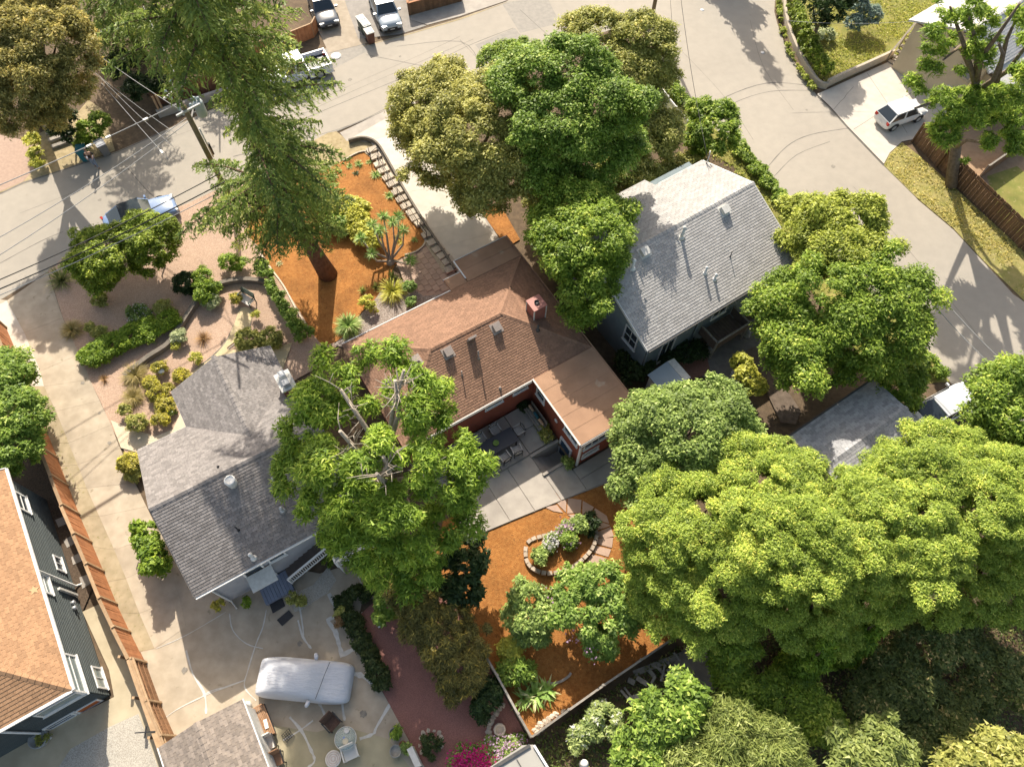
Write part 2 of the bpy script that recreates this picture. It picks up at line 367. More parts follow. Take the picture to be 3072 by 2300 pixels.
sheet('fence_verge', [(2651, 497), (2668, 462), (2705, 428), (2760, 470), (2860, 560), (3000, 690), (3200, 860), (3300, 1000), (3072, 903), (2960, 794), (2859, 686), (2754, 598)], M_DRYG)
sheet('side_yard', [(2760, 400), (2860, 330), (3300, 400), (3300, 760), (3072, 700), (2920, 560), (2800, 470)], mat('bare_yard', (.34, .23, .145), (.27, .18, .11), 2, .95, .5, 30))
sheet('yard_lawn', [(2960, 530), (3050, 500), (3200, 620), (3100, 760), (2990, 640)], M_LAWN)
drive_r = sheet('right_driveway', [(2450, 284), (2500, 262), (2690, 176), (2740, 215), (2800, 300), (2850, 335), (2795, 372), (2765, 412), (2735, 420), (2705, 426), (2668, 460), (2651, 493), (2544, 382), (2486, 317)], M_CONCN)
zz = .004 * LAYER[0] + .003
for a, b in (((2560, 390), (2780, 250)), ((2500, 330), (2560, 262)), ((2600, 220), (2720, 400))):
    strip('joint', wander(a, b, 6, 1.5), .03, M_DKLINE, zz, drive_r)

sheet('upper_verge', [(985, 400), (1010, 396), (1045, 425), (1090, 424), (1130, 440), (1095, 462), (1029, 484), (967, 518), (900, 545), (800, 600), (770, 560), (705, 548)], M_SAND)
# the red house's concrete driveway, in slabs
dv = [((1040, 425), (1180, 345)), ((1110, 425), (1265, 375)), ((1160, 500), (1330, 490)), ((1205, 580), (1375, 555)), ((1246, 640), (1412, 605)), ((1283, 690), (1452, 655)), ((1320, 745), (1475, 700)), ((1362, 800), (1500, 745))]
driveway = sheet('driveway', [(1020, 400), (1160, 332), (1240, 298), (1275, 370), (1340, 488), (1385, 555), (1420, 605), (1458, 655), (1525, 760), (1400, 860), (1322, 745), (1246, 640), (1160, 500), (1112, 428), (1040, 425)], M_CONCGR)
def slab_row(rows, m, parent, z, h=.03, gap=.015, name='slab'):
    for (a, b), (c, d) in zip(rows[:-1], rows[1:]):
        P = [at(*a), at(*b), at(*d), at(*c)]; g = sum(P, Vector()) / 4
        P = [p + (g - p).normalized() * gap * 1.4 for p in P]
        MB().prism(P, z, z + h).build(name, m, parent)
slab_row(dv, M_CONCN, driveway, .004 * LAYER[0] + .002, .01, .008)

# long side driveway and court on the left
court = sheet('court', [(0, 900), (24, 902), (145, 818), (190, 955), (217, 1017), (272, 1144), (301, 1203), (362, 1345), (409, 1453), (475, 1591), (700, 1700), (800, 1690), (960, 1720), (1060, 1690), (1140, 1712),
               (1165, 1790), (1087, 1800), (1069, 1903), (1141, 2062), (1167, 2109), (1232, 2229), (1275, 2300), (1310, 2420), (420, 2420), (525, 2207), (482, 2109), (438, 1986), (351, 1812), (275, 1627), (203, 1457), (141, 1294), (60, 1060), (-40, 940)], M_CONC)
cz = .004 * LAYER[0]
edge_l = [(22, 903), (75, 1000), (123, 1115), (134, 1160), (170, 1235), (208, 1330), (235, 1395), (262, 1465), (300, 1550), (345, 1650), (380, 1735), (420, 1840), (465, 1945)]
edge_r = [(150, 866), (190, 955), (240, 1065), (272, 1140), (301, 1203), (335, 1275), (362, 1345), (405, 1450), (440, 1520), (480, 1600), (500, 1680), (540, 1790), (560, 1880)]
edge_f = [(-30, 930), (25, 1010), (66, 1105), (88, 1160), (125, 1250), (150, 1330), (180, 1400), (206, 1465), (240, 1546), (280, 1640), (325, 1745), (362, 1838), (420, 1955)]
slab_row(list(zip(edge_l, edge_r)), M_CONC, court, cz + .002, .007, .006)
slab_row(list(zip(edge_f[:4], edge_l[:4])), M_CONCN, court, cz + .003, .010, .006)
slab_row(list(zip(edge_f[3:], edge_l[3:])), mat('mossy_edge_concrete', (.37, .305, .205), (.29, .24, .15), 2.5, .9, .3, 40, big=.16, c3=(.24, .21, .1), spots=.1, spotscale=5), court, cz + .002, .006, .006)
sheet('green_patio', [(735, 2160), (950, 2195), (1020, 2175), (1165, 2215), (1230, 2300), (1290, 2420), (800, 2420)], M_CONCG, cz + .003, None, court)
fz = cz + .012
for pts, w in (([(987, 1780), (1010, 1825), (1022, 1845), (985, 1860), (1005, 1890), (1020, 1940), (1028, 1970)], .18), ([(1028, 1965), (1055, 1950), (1082, 1938)], .16), ([(895, 1860), (910, 1910), (935, 1945)], .1), ([(1060, 2020), (1090, 2028), (1135, 2060)], .24),
               ([(945, 2080), (965, 2120), (978, 2150)], .12), ([(1025, 2075), (1030, 2130), (1035, 2160)], .1), ([(1170, 2112), (1130, 2180), (1120, 2200), (1080, 2215)], .12), ([(940, 2160), (900, 2190), (850, 2220)], .07), ([(870, 2150), (905, 2190), (930, 2240), (945, 2280), (925, 2300)], .11), ([(690, 1840), (700, 1890), (740, 1930), (790, 1945)], .05),
               ([(800, 1830), (790, 1880), (770, 1930), (745, 2010), (735, 2060), (770, 2100)], .05), ([(470, 1945), (560, 1905), (680, 1835)], .03), ([(735, 2040), (640, 2075), (545, 2120), (500, 2150)], .05), ([(560, 1950), (580, 2020), (615, 2080), (620, 2140)], .09), ([(1075, 1730), (1100, 1780)], .05), ([(610, 2085), (640, 2070), (680, 2060)], .06), ([(890, 1770), (905, 1850), (912, 1905)], .06)):
    strip('crack_filler', smooth(pts, 4), w, M_FILL, fz, court, None, .45); fz += .0002
for p in ([(810, 1812), (848, 1793), (857, 1818), (820, 1840)], [(832, 1860), (868, 1830), (882, 1847), (848, 1878)]):
    q = [at(*a) for a in p]
    tag(MB().prism(q, cz + .02, cz + .045).build('door_mat', M_BLACK), 'dark door mat touching the lower landing edge' if p[0][0] == 810 else 'dark door mat lying askew beyond the first mat', 'door mat', 'door mats below the landing')

M_STAIN = mat('oil_stain', (.19, .17, .145), (.27, .24, .2), 9, .8)
def blot(px, py, r, parent, z, m=None):
    c = at(px, py); k = 14; MB().face([Vector((c.x + r * rnd.uniform(.6, 1.1) * math.cos(2 * PI * i / k), c.y + r * rnd.uniform(.6, 1.1) * math.sin(2 * PI * i / k), z)) for i in range(k)]).build('stain', m or M_STAIN, parent)
for px, py, r in ((330, 1330, .12), (300, 1240, .09), (250, 1150, .14), (420, 1570, .1), (555, 2010, .16), (640, 2150, .12), (1090, 2140, .2), (900, 1930, .15), (1030, 2180, .1)): blot(px, py, r, court, fz + .002)
for px, py, r in ((1050, 240, .18), (1200, 170, .12), (500, 520, .2), (300, 600, .15), (2200, 330, .15), (2500, 500, .2), (2700, 760, .16), (1700, 60, .2), (640, 440, .14), (2420, 330, .1), (1330, 160, .1)): blot(px, py, r, road, rz + .006)
strip('road_edge', [(1000, 400), (1080, 366), (1166, 330), (1245, 296)], .09, M_DKLINE, rz + .035, road)
strip('road_edge', [(2452, 290), (2486, 321), (2544, 385), (2650, 496)], .07, M_DKLINE, rz + .035, road)
strip('road_edge', [(0, 582), (70, 549), (350, 458), (480, 400)], .12, M_DKLINE, rz + .007, road, None, .5)
strip('road_edge', [(1085, 140), (1200, 111), (1380, 58), (1520, 8)], .1, M_SAND, rz + .007, road, None, .6)
# gardens
sheet('front_garden', [(146, 814), (232, 738), (560, 614), (705, 546), (800, 560), (795, 610), (830, 720), (905, 860), (1010, 1040), (960, 1100), (780, 1200), (600, 1290), (400, 1400), (345, 1300), (302, 1203), (273, 1144), (218, 1017), (190, 953)], M_BARK)
sheet('mulch_bed', smooth([(1092, 458), (1134, 489), (1174, 558), (1214, 619), (1250, 665), (1274, 705), (1272, 735), (1248, 757), (1217, 768), (1190, 790), (1160, 850), (1112, 915), (1087, 936), (1040, 1000), (1000, 1030), (960, 1030), (900, 935), (851, 858), (800, 780), (775, 740), (740, 690), (800, 600), (900, 545), (967, 518), (1029, 484)], 3, True), M_MULCH)
sheet('stone_bed', [(1112, 918), (1160, 852), (1210, 842), (1340, 860), (1330, 890), (1040, 1045), (1000, 1036), (1042, 1002), (1088, 938)], mat('river_gravel', (.40, .35, .31), (.17, .13, .105), 12, .95, .9, 40))
paving = sheet('entry_paving', [(1250, 759), (1276, 735), (1300, 740), (1330, 775), (1400, 860), (1370, 880), (1270, 890), (1210, 842), (1190, 792), (1218, 770)], M_BRICKP)
ez = .004 * LAYER[0]
FE = Frame(at(1285, 770), 33.6)
_pp = [at(*p) for p in ((1250, 762), (1276, 738), (1298, 745), (1326, 778), (1385, 850), (1362, 872), (1275, 882), (1218, 840), (1198, 792), (1220, 773))]
def inside(p, poly):
    s = False
    for a, b in zip(poly, poly[1:] + poly[:1]):
        if (a.y > p.y) != (b.y > p.y) and p.x < (b.x - a.x) * (p.y - a.y) / (b.y - a.y) + a.x: s = not s
    return s
for i in range(-8, 10):
    for j in range(-8, 8):
        o = .25 * (i % 2); c = FE(.02 + i * .42, j * .5 + o)
        if not inside(c, _pp): continue
        MB().box((c.x, c.y, ez + .014), (.40, .47, .03), FE.a).build('paver', M_BRICKP, paving)
sheet('side_mulch', [(1412, 607), (1440, 600), (1515, 640), (1560, 720), (1520, 745), (1458, 657)], M_MULCH)
sheet('rear_mulch', smooth([(1330, 1560), (1430, 1530), (1500, 1505), (1560, 1490), (1620, 1483), (1665, 1478), (1745, 1475), (1800, 1450), (1850, 1400), (1960, 1420), (2010, 1500)], 3) + [(2060, 1900), (2022, 1914), (1590, 2214), (1551, 2146), (1373, 1823), (1300, 1700)], M_MULCH)
sheet('red_gravel_bed', [(1085, 1840), (1072, 1905), (1142, 2060), (1168, 2110), (1233, 2229), (1275, 2298), (1320, 2420), (1500, 2420), (1586, 2220), (1548, 2150), (1371, 1826), (1290, 1760), (1170, 1760)], M_REDGR)
sheet('white_gravel', [(872, 1800), (905, 1770), (940, 1755), (985, 1700), (1010, 1740), (985, 1778), (950, 1800), (905, 1830), (885, 1835)], M_WGRAV, cz + .009)
sheet('bark_yard', [(0, 1350), (140, 1295), (203, 1460), (275, 1630), (305, 1705), (250, 1835), (120, 1600), (0, 1390)], mat('dark_bark_yard', (.12, .085, .06), (.065, .045, .03), 16, .95, .9, 40, c3=(.22, .17, .12), spots=.08, spotscale=30))
sheet('side_path', [(250, 1835), (300, 1812), (345, 1900), (430, 2100), (480, 2240), (560, 2420), (-100, 2420), (0, 2260), (345, 2090), (330, 2010)], mat('yellow_concrete', (.47, .40, .28), (.40, .335, .23), 1.3, .9, .15, 40, big=.1))
sheet('pebble_bed', [(352, 2170), (418, 2140), (470, 2280), (520, 2420), (100, 2420), (215, 2245), (330, 2180)], M_WGRAV)
path1 = sheet('granite_path', smooth([(724, 927), (757, 936), (748, 985), (715, 1020), (683, 1052), (800, 1038), (830, 1060), (700, 1120), (570, 1135), (590, 1110), (640, 1072), (678, 1030), (700, 985)], 3, True), M_PATHC)
sheet('cream_walk', [(335, 1262), (400, 1290), (470, 1310), (520, 1290), (548, 1230), (600, 1260), (560, 1310), (420, 1360), (365, 1345)], M_PATHW)
sheet('side_court', [(790, 1060), (845, 1040), (878, 1030), (850, 1110), (800, 1130)], M_PATHC)
# retaining edges of the garden
def edging(pts, w, z0, z1, m, label, name='garden_edging', cat='edging', n=4):
    pts = smooth(pts, n); P = [at(*p) for p in pts]; mb = MB(); L = []; Rr = []
    for i, p in enumerate(P):
        t = P[min(i + 1, len(P) - 1)] - P[max(i - 1, 0)]; t.normalize(); nn = Vector((-t.y, t.x, 0)) * w / 2; L.append(p + nn); Rr.append(p - nn)
    k = len(P); vs = [Vector((p.x, p.y, z)) for z in (z0, z1) for p in L + Rr]; fs = []
    for i in range(k - 1):
        fs += [(2 * k + i, 2 * k + k + i, 2 * k + k + i + 1, 2 * k + i + 1), (i, 2 * k + i, 2 * k + i + 1, i + 1), (k + i + 1, 3 * k + i + 1, 3 * k + i, k + i)]
    fs += [(0, k, 3 * k, 2 * k), (k - 1, 3 * k - 1, 4 * k - 1, 2 * k - 1)]
    mb.add(vs, fs); return tag(mb.build(name, m), label, cat)
edging([(1030, 485), (1092, 457), (1134, 489), (1175, 558), (1215, 619), (1252, 665), (1275, 706), (1273, 736), (1248, 758), (1215, 768)], .1, 0, .16, M_STONE, 'pale curved edging along the driveway side of the front mulch bed')
edging([(775, 750), (800, 790), (851, 858), (888, 927), (925, 985)], .09, 0, .14, M_STONE, 'pale low edging along the ivy side of the front mulch bed')
edging([(1048, 432), (1085, 423), (1115, 428), (1138, 445), (1160, 480), (1200, 552), (1240, 620), (1290, 700), (1330, 760), (1365, 815)], .13, 0, .42, M_DKCURB, 'dark curved retaining wall between the step path and the driveway', 'retaining_wall', 'wall')
edging([(380, 1135), (450, 1080), (510, 1040), (548, 985), (595, 915), (655, 865), (720, 848), (790, 852), (830, 870)], .28, 0, .45, M_DKCURB, 'dark curved terrace wall sweeping across the left front garden', 'terrace_wall', 'wall')
edging([(757, 936), (750, 985), (720, 1022), (684, 1054), (740, 1046), (800, 1036)], .06, 0, .1, M_OLDW, 'thin timber edging right of the granite path', n=3)
edging([(722, 927), (700, 985), (676, 1030), (640, 1068), (590, 1108), (566, 1132)], .06, 0, .1, M_OLDW, 'thin timber edging left of the granite path', n=3)

# step path of square pads beside the driveway
mb = None; sp = [(1117, 455), (1128, 475), (1140, 497), (1152, 516), (1165, 537), (1178, 556), (1193, 580), (1206, 602), (1220, 622), (1236, 642), (1248, 658), (1262, 673), (1283, 708), (1299, 731), (1315, 752), (1330, 770), (1345, 788), (1352, 812)]
tag(sheet('step_path_bed', [(1095, 462), (1125, 445), (1160, 490), (1240, 625), (1330, 765), (1365, 820), (1330, 820), (1276, 735), (1275, 706), (1215, 619), (1135, 490)], mat('step_gravel', (.50, .42, .31), (.36, .29, .2), 14, .95, .8, 40)))
sbase = MB(); mpad = None
for i, p in enumerate(sp):
    c = at(*p); b = MB().box((0, 0, .07), (.78, .46, .14)).mesh('step_pad') if i == 0 else mpad
    mpad = b
    o = place(b, 'step_pad', M_STONE, None, (c.x, c.y, .004 * LAYER[0]), (0, 0, R(33.6) + rnd.uniform(-.06, .06)))
    tag(o, '%s square step pad from the street end of the row by the driveway' % ORD[i], 'step', 'step pads beside the driveway')

# rear patio and flagstones
patio = sheet('patio', [tuple(FR(*p)) for p in ((-7.2, 4.75), (-.1, 4.75), (-.1, 1.76), (-1.7, 1.76), (-1.7, .58), (-1.7, -.1), (.1, -.1), (3.2, -.2), (3.2, -1.2), (1.2, -1.75), (-1.6, -1.25), (-4.7, -.75), (-7.2, -.4))], M_CONCGR)
pz = .004 * LAYER[0]
def fslab(u0, u1, v0, v1, h=.05, m=M_CONCGR):
    g = .018; MB().prism([FR(u0 + g, v0 + g), FR(u1 - g, v0 + g), FR(u1 - g, v1 - g), FR(u0 + g, v1 - g)], pz, pz + h).build('slab', m, patio)
for u0, u1 in ((-7.2, -5.4), (-5.4, -3.6), (-3.6, -1.75), (-1.75, -.15)):
    fslab(u0, u1, 3.35, 4.75, .15); fslab(u0, u1, 1.95 if u1 < -.2 else 1.98, 3.35, .15)
def pslab(pts, h=.04): MB().prism([FR(*p) for p in pts], pz, pz + h).build('slab', M_CONCGR, patio)
pslab([(-7.2, -.35), (-4.75, -.72), (-4.75, 1.9), (-7.2, 1.9)]); pslab([(-4.7, -.72), (-3.3, -.95), (-3.3, 1.9), (-4.7, 1.9)]); pslab([(-3.25, -.95), (-1.75, -1.2), (-1.75, 1.9), (-3.25, 1.9)])
pslab([(-1.7, -1.2), (-.2, -1.46), (-.2, -.02), (-.2, .45), (-1.7, .45)]); pslab([(-.15, -.75), (2.9, -.75), (2.9, -.05), (-.15, -.05)]); pslab([(-.15, -1.45), (1.15, -1.68), (2.7, -1.2), (2.9, -.8), (-.15, -.8)])
def stones(pts_list, name, m, label, cat, group, h=.05):
    for i, p in enumerate(pts_list):
        q = [at(*a) for a in p]; g = sum(q, Vector()) / len(q); q = [a + (g - a) * .05 for a in q]
        tag(MB().prism(q, .06, .06 + h + rnd.uniform(0, .012)).build(name, m), label % ORD[i], cat, group)
stones([[(1620, 1484), (1662, 1478), (1670, 1512), (1632, 1520)], [(1664, 1478), (1700, 1492), (1698, 1540), (1672, 1513)], [(1632, 1522), (1670, 1515), (1690, 1540), (1660, 1535)], [(1702, 1494), (1745, 1500), (1742, 1540), (1700, 1542)], [(1700, 1545), (1742, 1543), (1742, 1550), (1720, 1555)],
        [(1747, 1502), (1782, 1522), (1772, 1540), (1745, 1548)], [(1784, 1524), (1820, 1548), (1828, 1572), (1790, 1560), (1774, 1542)], [(1790, 1562), (1828, 1575), (1830, 1578), (1792, 1592)], [(1792, 1596), (1832, 1580), (1842, 1610), (1812, 1616), (1790, 1612)], [(1788, 1616), (1840, 1613), (1836, 1645), (1786, 1632)],
        [(1784, 1636), (1834, 1649), (1825, 1672), (1778, 1658)], [(1774, 1662), (1822, 1676), (1795, 1705), (1755, 1690)], [(1752, 1694), (1790, 1708), (1765, 1738), (1738, 1720)], [(1735, 1724), (1760, 1742), (1728, 1752), (1722, 1736)]],
       'flagstone', M_FLAG, '%s pink flagstone from the patio on the path round the planter ring', 'flagstone', 'flagstones round the planter ring')
stones([[(168 + 0, 1560), (198, 1548), (204, 1572), (178, 1583)], [(192, 1622), (226, 1602), (236, 1626), (204, 1645)], [(216, 1672), (248, 1655), (256, 1680), (222, 1696)], [(240, 1732), (268, 1722), (280, 1748), (250, 1768)]],
       'paver', M_CONCGR, '%s grey stepping paver from the top in the bark by the redwood fence', 'stepping stone', 'stepping pavers beside the redwood fence')

# planter ring of pale blocks
ring = smooth([(1578, 1640), (1598, 1620), (1640, 1608), (1690, 1590), (1720, 1555), (1755, 1560), (1785, 1595), (1786, 1620), (1770, 1655), (1735, 1690), (1690, 1715), (1645, 1722), (1605, 1712), (1580, 1685)], 12, True)
RP = [at(*p) for p in ring]; acc = []; s = 0.0
for i in range(len(RP)):
    a, b = RP[i], RP[(i + 1) % len(RP)]; s += (b - a).length
    if s > .27: acc.append((b.copy(), (b - a).normalized())); s = 0
pr = empty('planter_ring', at(1680, 1650), 'kidney shaped raised ring of pale stone blocks in the rear mulch', 'planter')
bm_ = MB().box((0, 0, .14), (.25, .2, .28)).mesh('block')
for p, d in acc: place(bm_, 'block', M_BLOCK, pr, (p.x, p.y, .03), (0, 0, math.atan2(d.y, d.x) + rnd.uniform(-.06, .06)))
MB().face([Vector((p.x, p.y, .2)) for p in RP[::3]]).build('soil', M_MULCH, pr)
# broken ring of stones in the lower corner

# ------------------------------------------------------------------ buildings
def clip2(poly, cl):
    """clip 2D polygon by convex counter-clockwise polygon"""
    out = poly
    for i in range(len(cl)):
        ax, ay = cl[i]; bx, by = cl[(i + 1) % len(cl)]; ex, ey = bx - ax, by - ay; inp = out; out = []
        if not inp: break
        dd = [ex * (y - ay) - ey * (x - ax) for x, y in inp]
        for k in range(len(inp)):
            p, q = inp[k - 1], inp[k]; dp, dq = dd[k - 1], dd[k]
            if dp * dq < 0: t = dp / (dp - dq); out.append((p[0] + t * (q[0] - p[0]), p[1] + t * (q[1] - p[1])))
            if dq >= 0: out.append(q)
    return out
def area2(p): return .5 * sum(p[i - 1][0] * p[i][1] - p[i][0] * p[i - 1][1] for i in range(len(p)))
def roof(root, planes, m, caps=(), t=.12, ex=.15, tw=.32, th=.022, top=300, skip_rows=False, name='roof'):
    """planes: convex 3D polygons whose first edge is the eave; lays every shingle"""
    deck = MB()
    for P in planes: deck.slab(P, t)
    rf = deck.build(name, m, root)
    full = []; rest = MB()
    sh = MB(); w, h = tw - .012, ex + .03
    sh.add([(0, 0, -.004), (w, 0, -.004), (w, h, -.004), (0, h, -.004), (0, 0, th), (w, 0, th), (w, h, .005), (0, h, .005)], [(4, 5, 6, 7), (0, 1, 5, 4), (0, 4, 7, 3), (1, 2, 6, 5)])
    shm = sh.mesh('shingle'); shm.materials.append(m)
    for P in planes:
        P = [Vector(p) for p in P]; e = (P[1] - P[0]).normalized(); n = (P[1] - P[0]).cross(P[2] - P[0]).normalized()
        if n.z < 0: n = -n
        s = n.cross(e); o = P[0]
        if s.z < 0: e = -e; s = -s
        pl = [((p - o) .dot(e), (p - o).dot(s)) for p in P]; bm0 = min(b for _, b in pl)
        cl = [(a, b - (.03 if b < bm0 + .02 else 0)) for a, b in pl]
        if area2(cl) < 0: cl.reverse()
        a0, a1 = min(a for a, _ in cl), max(a for a, _ in cl); b1 = max(b for _, b in cl); r = 0; b = bm0 - .03
        while b < b1 - .02:
            a = a0 - tw * (.5 if r % 2 else 0) - rnd.uniform(0, .06)
            while a < a1:
                q = [(a, b), (a + w, b), (a + w, b + h), (a, b + h)]; c = clip2(q, cl)
                if len(c) >= 3 and area2(c) > .003:
                    if area2(c) > w * h * .995: full.append((o + e * a + s * b, e, s, n))
                    else:
                        f = lambda x, y: o + e * x + s * y + n * (th - (th - .005) * (y - b) / h)
                        tp = [f(*k) for k in c]; lo = [o + e * x + s * y - n * .004 for x, y in c]; k = len(c)
                        rest.add(lo + tp, [list(range(k, 2 * k))] + [(i, (i + 1) % k, k + (i + 1) % k, k + i) for i in range(k)])
                a += tw
            b += ex; r += 1
    full.sort(key=lambda q: dist(q[0])); inv = wm(rf).inverted()
    for i, (p, e, s, n) in enumerate(full):
        M4 = Matrix(((e.x, s.x, n.x, p.x), (e.y, s.y, n.y, p.y), (e.z, s.z, n.z, p.z), (0, 0, 0, 1)))
        if i < top:
            ob = bpy.data.objects.new('shingle', shm); COL.objects.link(ob); ob.parent = rf; ob.matrix_local = inv @ M4
        else: rest.add([M4 @ Vector(v) for v in sh.V], sh.F)
    if rest.V: rest.build('shingles', m, rf, 'stuff')
    k = MB(); cm = None
    for a, b in caps:
        a = Vector(a); b = Vector(b); L = (b - a).length; d = (b - a).normalized(); sd = Vector((0, 0, 1)).cross(d).normalized(); up = d.cross(sd); nn = int(L / .3)
        for i in range(nn):
            p0 = a + d * (i * L / nn); p1 = a + d * ((i + 1.25) * L / nn); z0, z1 = .05, .03; wd = .14
            mb = MB(); mb.add([p0 + sd * wd - up * .03 + up * .02, p0 + up * z0, p0 - sd * wd - up * .01, p1 + sd * wd - up * .03, p1 + up * z1, p1 - sd * wd - up * .03, p0 + sd * wd - up * .06, p0 - sd * wd - up * .06],
                          [(0, 1, 4, 3), (1, 2, 5, 4), (0, 6, 7, 2, 1)])
            mb.build('ridge_cap', m, rf)
    return rf
def board(root, name, a, b, w, h, m, kind=None): return MB().bar(a, b, w, h).build(name, m, root, kind)
def window(root, a, d, c, w, h, mf=None, mg=None, bars=((.5, 0),), out=None, name='window', sill=True):
    """window on the upright plane through a along unit d (outward normal out), centre c, with frame, panes and bars"""
    mf = mf or M_WHITE; mg = mg or M_GLASS; d = Vector(d).normalized(); z = Vector((0, 0, 1)); c = Vector(c)
    n = out if out else Vector((d.y, -d.x, 0)); fr = MB(); t = .09
    def piece(mb, u0, u1, z0, z1, y0, y1):
        m3 = Matrix((d, n, z)).transposed(); mb.box(c + d * (u0 + u1) / 2 + z * (z0 + z1) / 2 + n * (y0 + y1) / 2, (u1 - u0, y1 - y0, z1 - z0), m=m3)
    W, H = w / 2, h / 2
    piece(fr, -W, -W + t, -H, H, 0, .05); piece(fr, W - t, W, -H, H, 0, .05); piece(fr, -W + t, W - t, H - t, H, 0, .05)
    piece(fr, -W + t, W - t, -H, -H + t, 0, .05)
    o = fr.build(name, mf, root)
    if sill:
        k = MB(); piece(k, -W - .04, W + .04, -H - .05, -H, 0, .1); k.build('sill', mf, o)
    us = [-W + t] + [-W + t + (w - 2 * t) * f for f, v in bars if v == 0] + [W - t]
    zs = [-H + t] + [-H + t + (h - 2 * t) * f for f, v in bars if v == 1] + [H - t]
    for i in range(len(us) - 1):
        for j in range(len(zs) - 1):
            k = MB(); piece(k, us[i] + .02, us[i + 1] - .02, zs[j] + .02, zs[j + 1] - .02, -.05, .012); k.build('pane', mg, o)
    for u_ in us[1:-1]: k = MB(); piece(k, u_ - .02, u_ + .02, -H + t, H - t, 0, .04); k.build('mullion', mf, o)
    for z_ in zs[1:-1]: k = MB(); piece(k, -W + t, W - t, z_ - .02, z_ + .02, 0, .04); k.build('mullion', mf, o)
    return o
def skylight(root, c, e, s, n, w, l, h, m, name='roof_vent'):
    m3 = Matrix((e, s, n)).transposed(); o = MB().box(Vector(c) + n * .02, (w + .22, l + .22, .03), m=m3).build(name, m, root)
    MB().box(Vector(c) + n * (.02 + h / 2), (w, l, h), m=m3).build('cover', m, o)
def pipe(root, c, r, h, m, cap=True, name='vent_pipe', flash=True, rcap=1.3):
    r = min(r, .25); r = r if r > .2 else r * .75
    o = MB().tube([Vector(c) - Vector((0, 0, .2)), Vector(c) + Vector((0, 0, h))], r, 10).build(name, m, root)
    if cap: MB().lathe(Vector(c) + Vector((0, 0, h)), [(r * rcap, 0), (r * rcap, .04), (r * .5, .12), (0.01, .13)], 12).build('cap', m, o)
    if flash: MB().lathe(Vector(c), [(r * 2.4, -.02), (r * 1.3, .08), (r * 1.05, .1)], 10).build('flashing', m, o)
def rz_plane(P):
    P = [Vector(p) for p in P]; e = (P[1] - P[0]).normalized(); n = (P[1] - P[0]).cross(P[2] - P[0]).normalized()
    if n.z < 0: n = -n
    s = n.cross(e); return P[0], e, s, n
def onplane(px, py, P, lift=0):
    o, e, s, n = rz_plane(P); r = Vector(CR @ np.array([px - PW / 2, py - PH / 2, PF])); c = Vector((0, 0, CAMH)); t = (o - c).dot(n) / r.dot(n); return c + r * t + n * lift

# --- red house
RH = empty('red_house', FR(-2, 6), 'long brick red house with brown shingle and tan roll roof behind the orange mulch bed', 'house')
ZE, ZR = 3.22, 4.8
pf = [FR(-7.9, 12.1, ZE), FR(4.0, 12.1, ZE), FR(.25, 8.37, ZR), FR(-4.17, 8.37, ZR)]
pb = [FR(4.0, 4.63, ZE), FR(-7.9, 4.63, ZE), FR(-4.17, 8.37, ZR), FR(.25, 8.37, ZR)]
plh = [FR(-7.9, 4.63, ZE), FR(-7.9, 12.1, ZE), FR(-4.17, 8.37, ZR)]
prh = [FR(4.0, 12.1, ZE), FR(4.0, 4.63, ZE), FR(.25, 8.37, ZR)]
rr = roof(RH, [pf, pb, plh, prh], M_RF_BROWN, [(FR(-4.17, 8.37, ZR), FR(.25, 8.37, ZR)), (FR(-7.9, 4.63, ZE), FR(-4.17, 8.37, ZR)), (FR(-7.9, 12.1, ZE), FR(-4.17, 8.37, ZR)), (FR(4, 4.63, ZE), FR(.25, 8.37, ZR)), (FR(4, 12.1, ZE), FR(.25, 8.37, ZR))], ex=.14, tw=.3)
# flat roll roofing over garage and rear wing, laid in strips
fd = MB(); fd.prism([FR(.0, -.02), FR(4.02, -.02), FR(4.02, 4.6), FR(.0, 4.6)], 3.16, 3.3); fd.prism([FR(.3, 12.13), FR(4.02, 12.13), FR(4.02, 13.85), FR(.3, 13.85)], 3.1, 3.24)
fd.prism([FR(-.85, 12.13), FR(.28, 12.13), FR(.28, 13.0), FR(-.85, 13.0)], 3.05, 3.2)
flat = fd.build('flat_roof', M_RF_ROLL, RH)
def roll(u0, u1, v0, v1, z):
    MB().slab([FR(u0, v0, z + .018), FR(u1, v0, z + .018), FR(u1, v1, z + .006), FR(u0, v1, z + .006)], .02).build('roofing_strip', M_RF_ROLL, flat)
for i in range(5): roll(.03, 3.99, .0 + i * .92, .95 + i * .92 if i < 4 else 4.58, 3.3)
for i in range(2): roll(.33, 3.99, 12.15 + i * .85, 12.15 + i * .85 + .88 if i == 0 else 13.82, 3.24)
roll(-.82, .26, 12.16, 12.98, 3.2)
MB().bar(FR(.0, 0, 3.33), FR(.0, 4.6, 3.33), .09, .05).build('roof_edging', M_WHITEG, RH)
MB().bar(FR(.3, 12.4, 3.27), FR(.3, 13.83, 3.27), .08, .05).build('roof_edging', M_WHITE, RH)
MB().bar(FR(4.03, 0, 3.31), FR(4.03, 13.85, 3.31), .05, .06).build('roof_edging', M_RF_ROLL, RH)
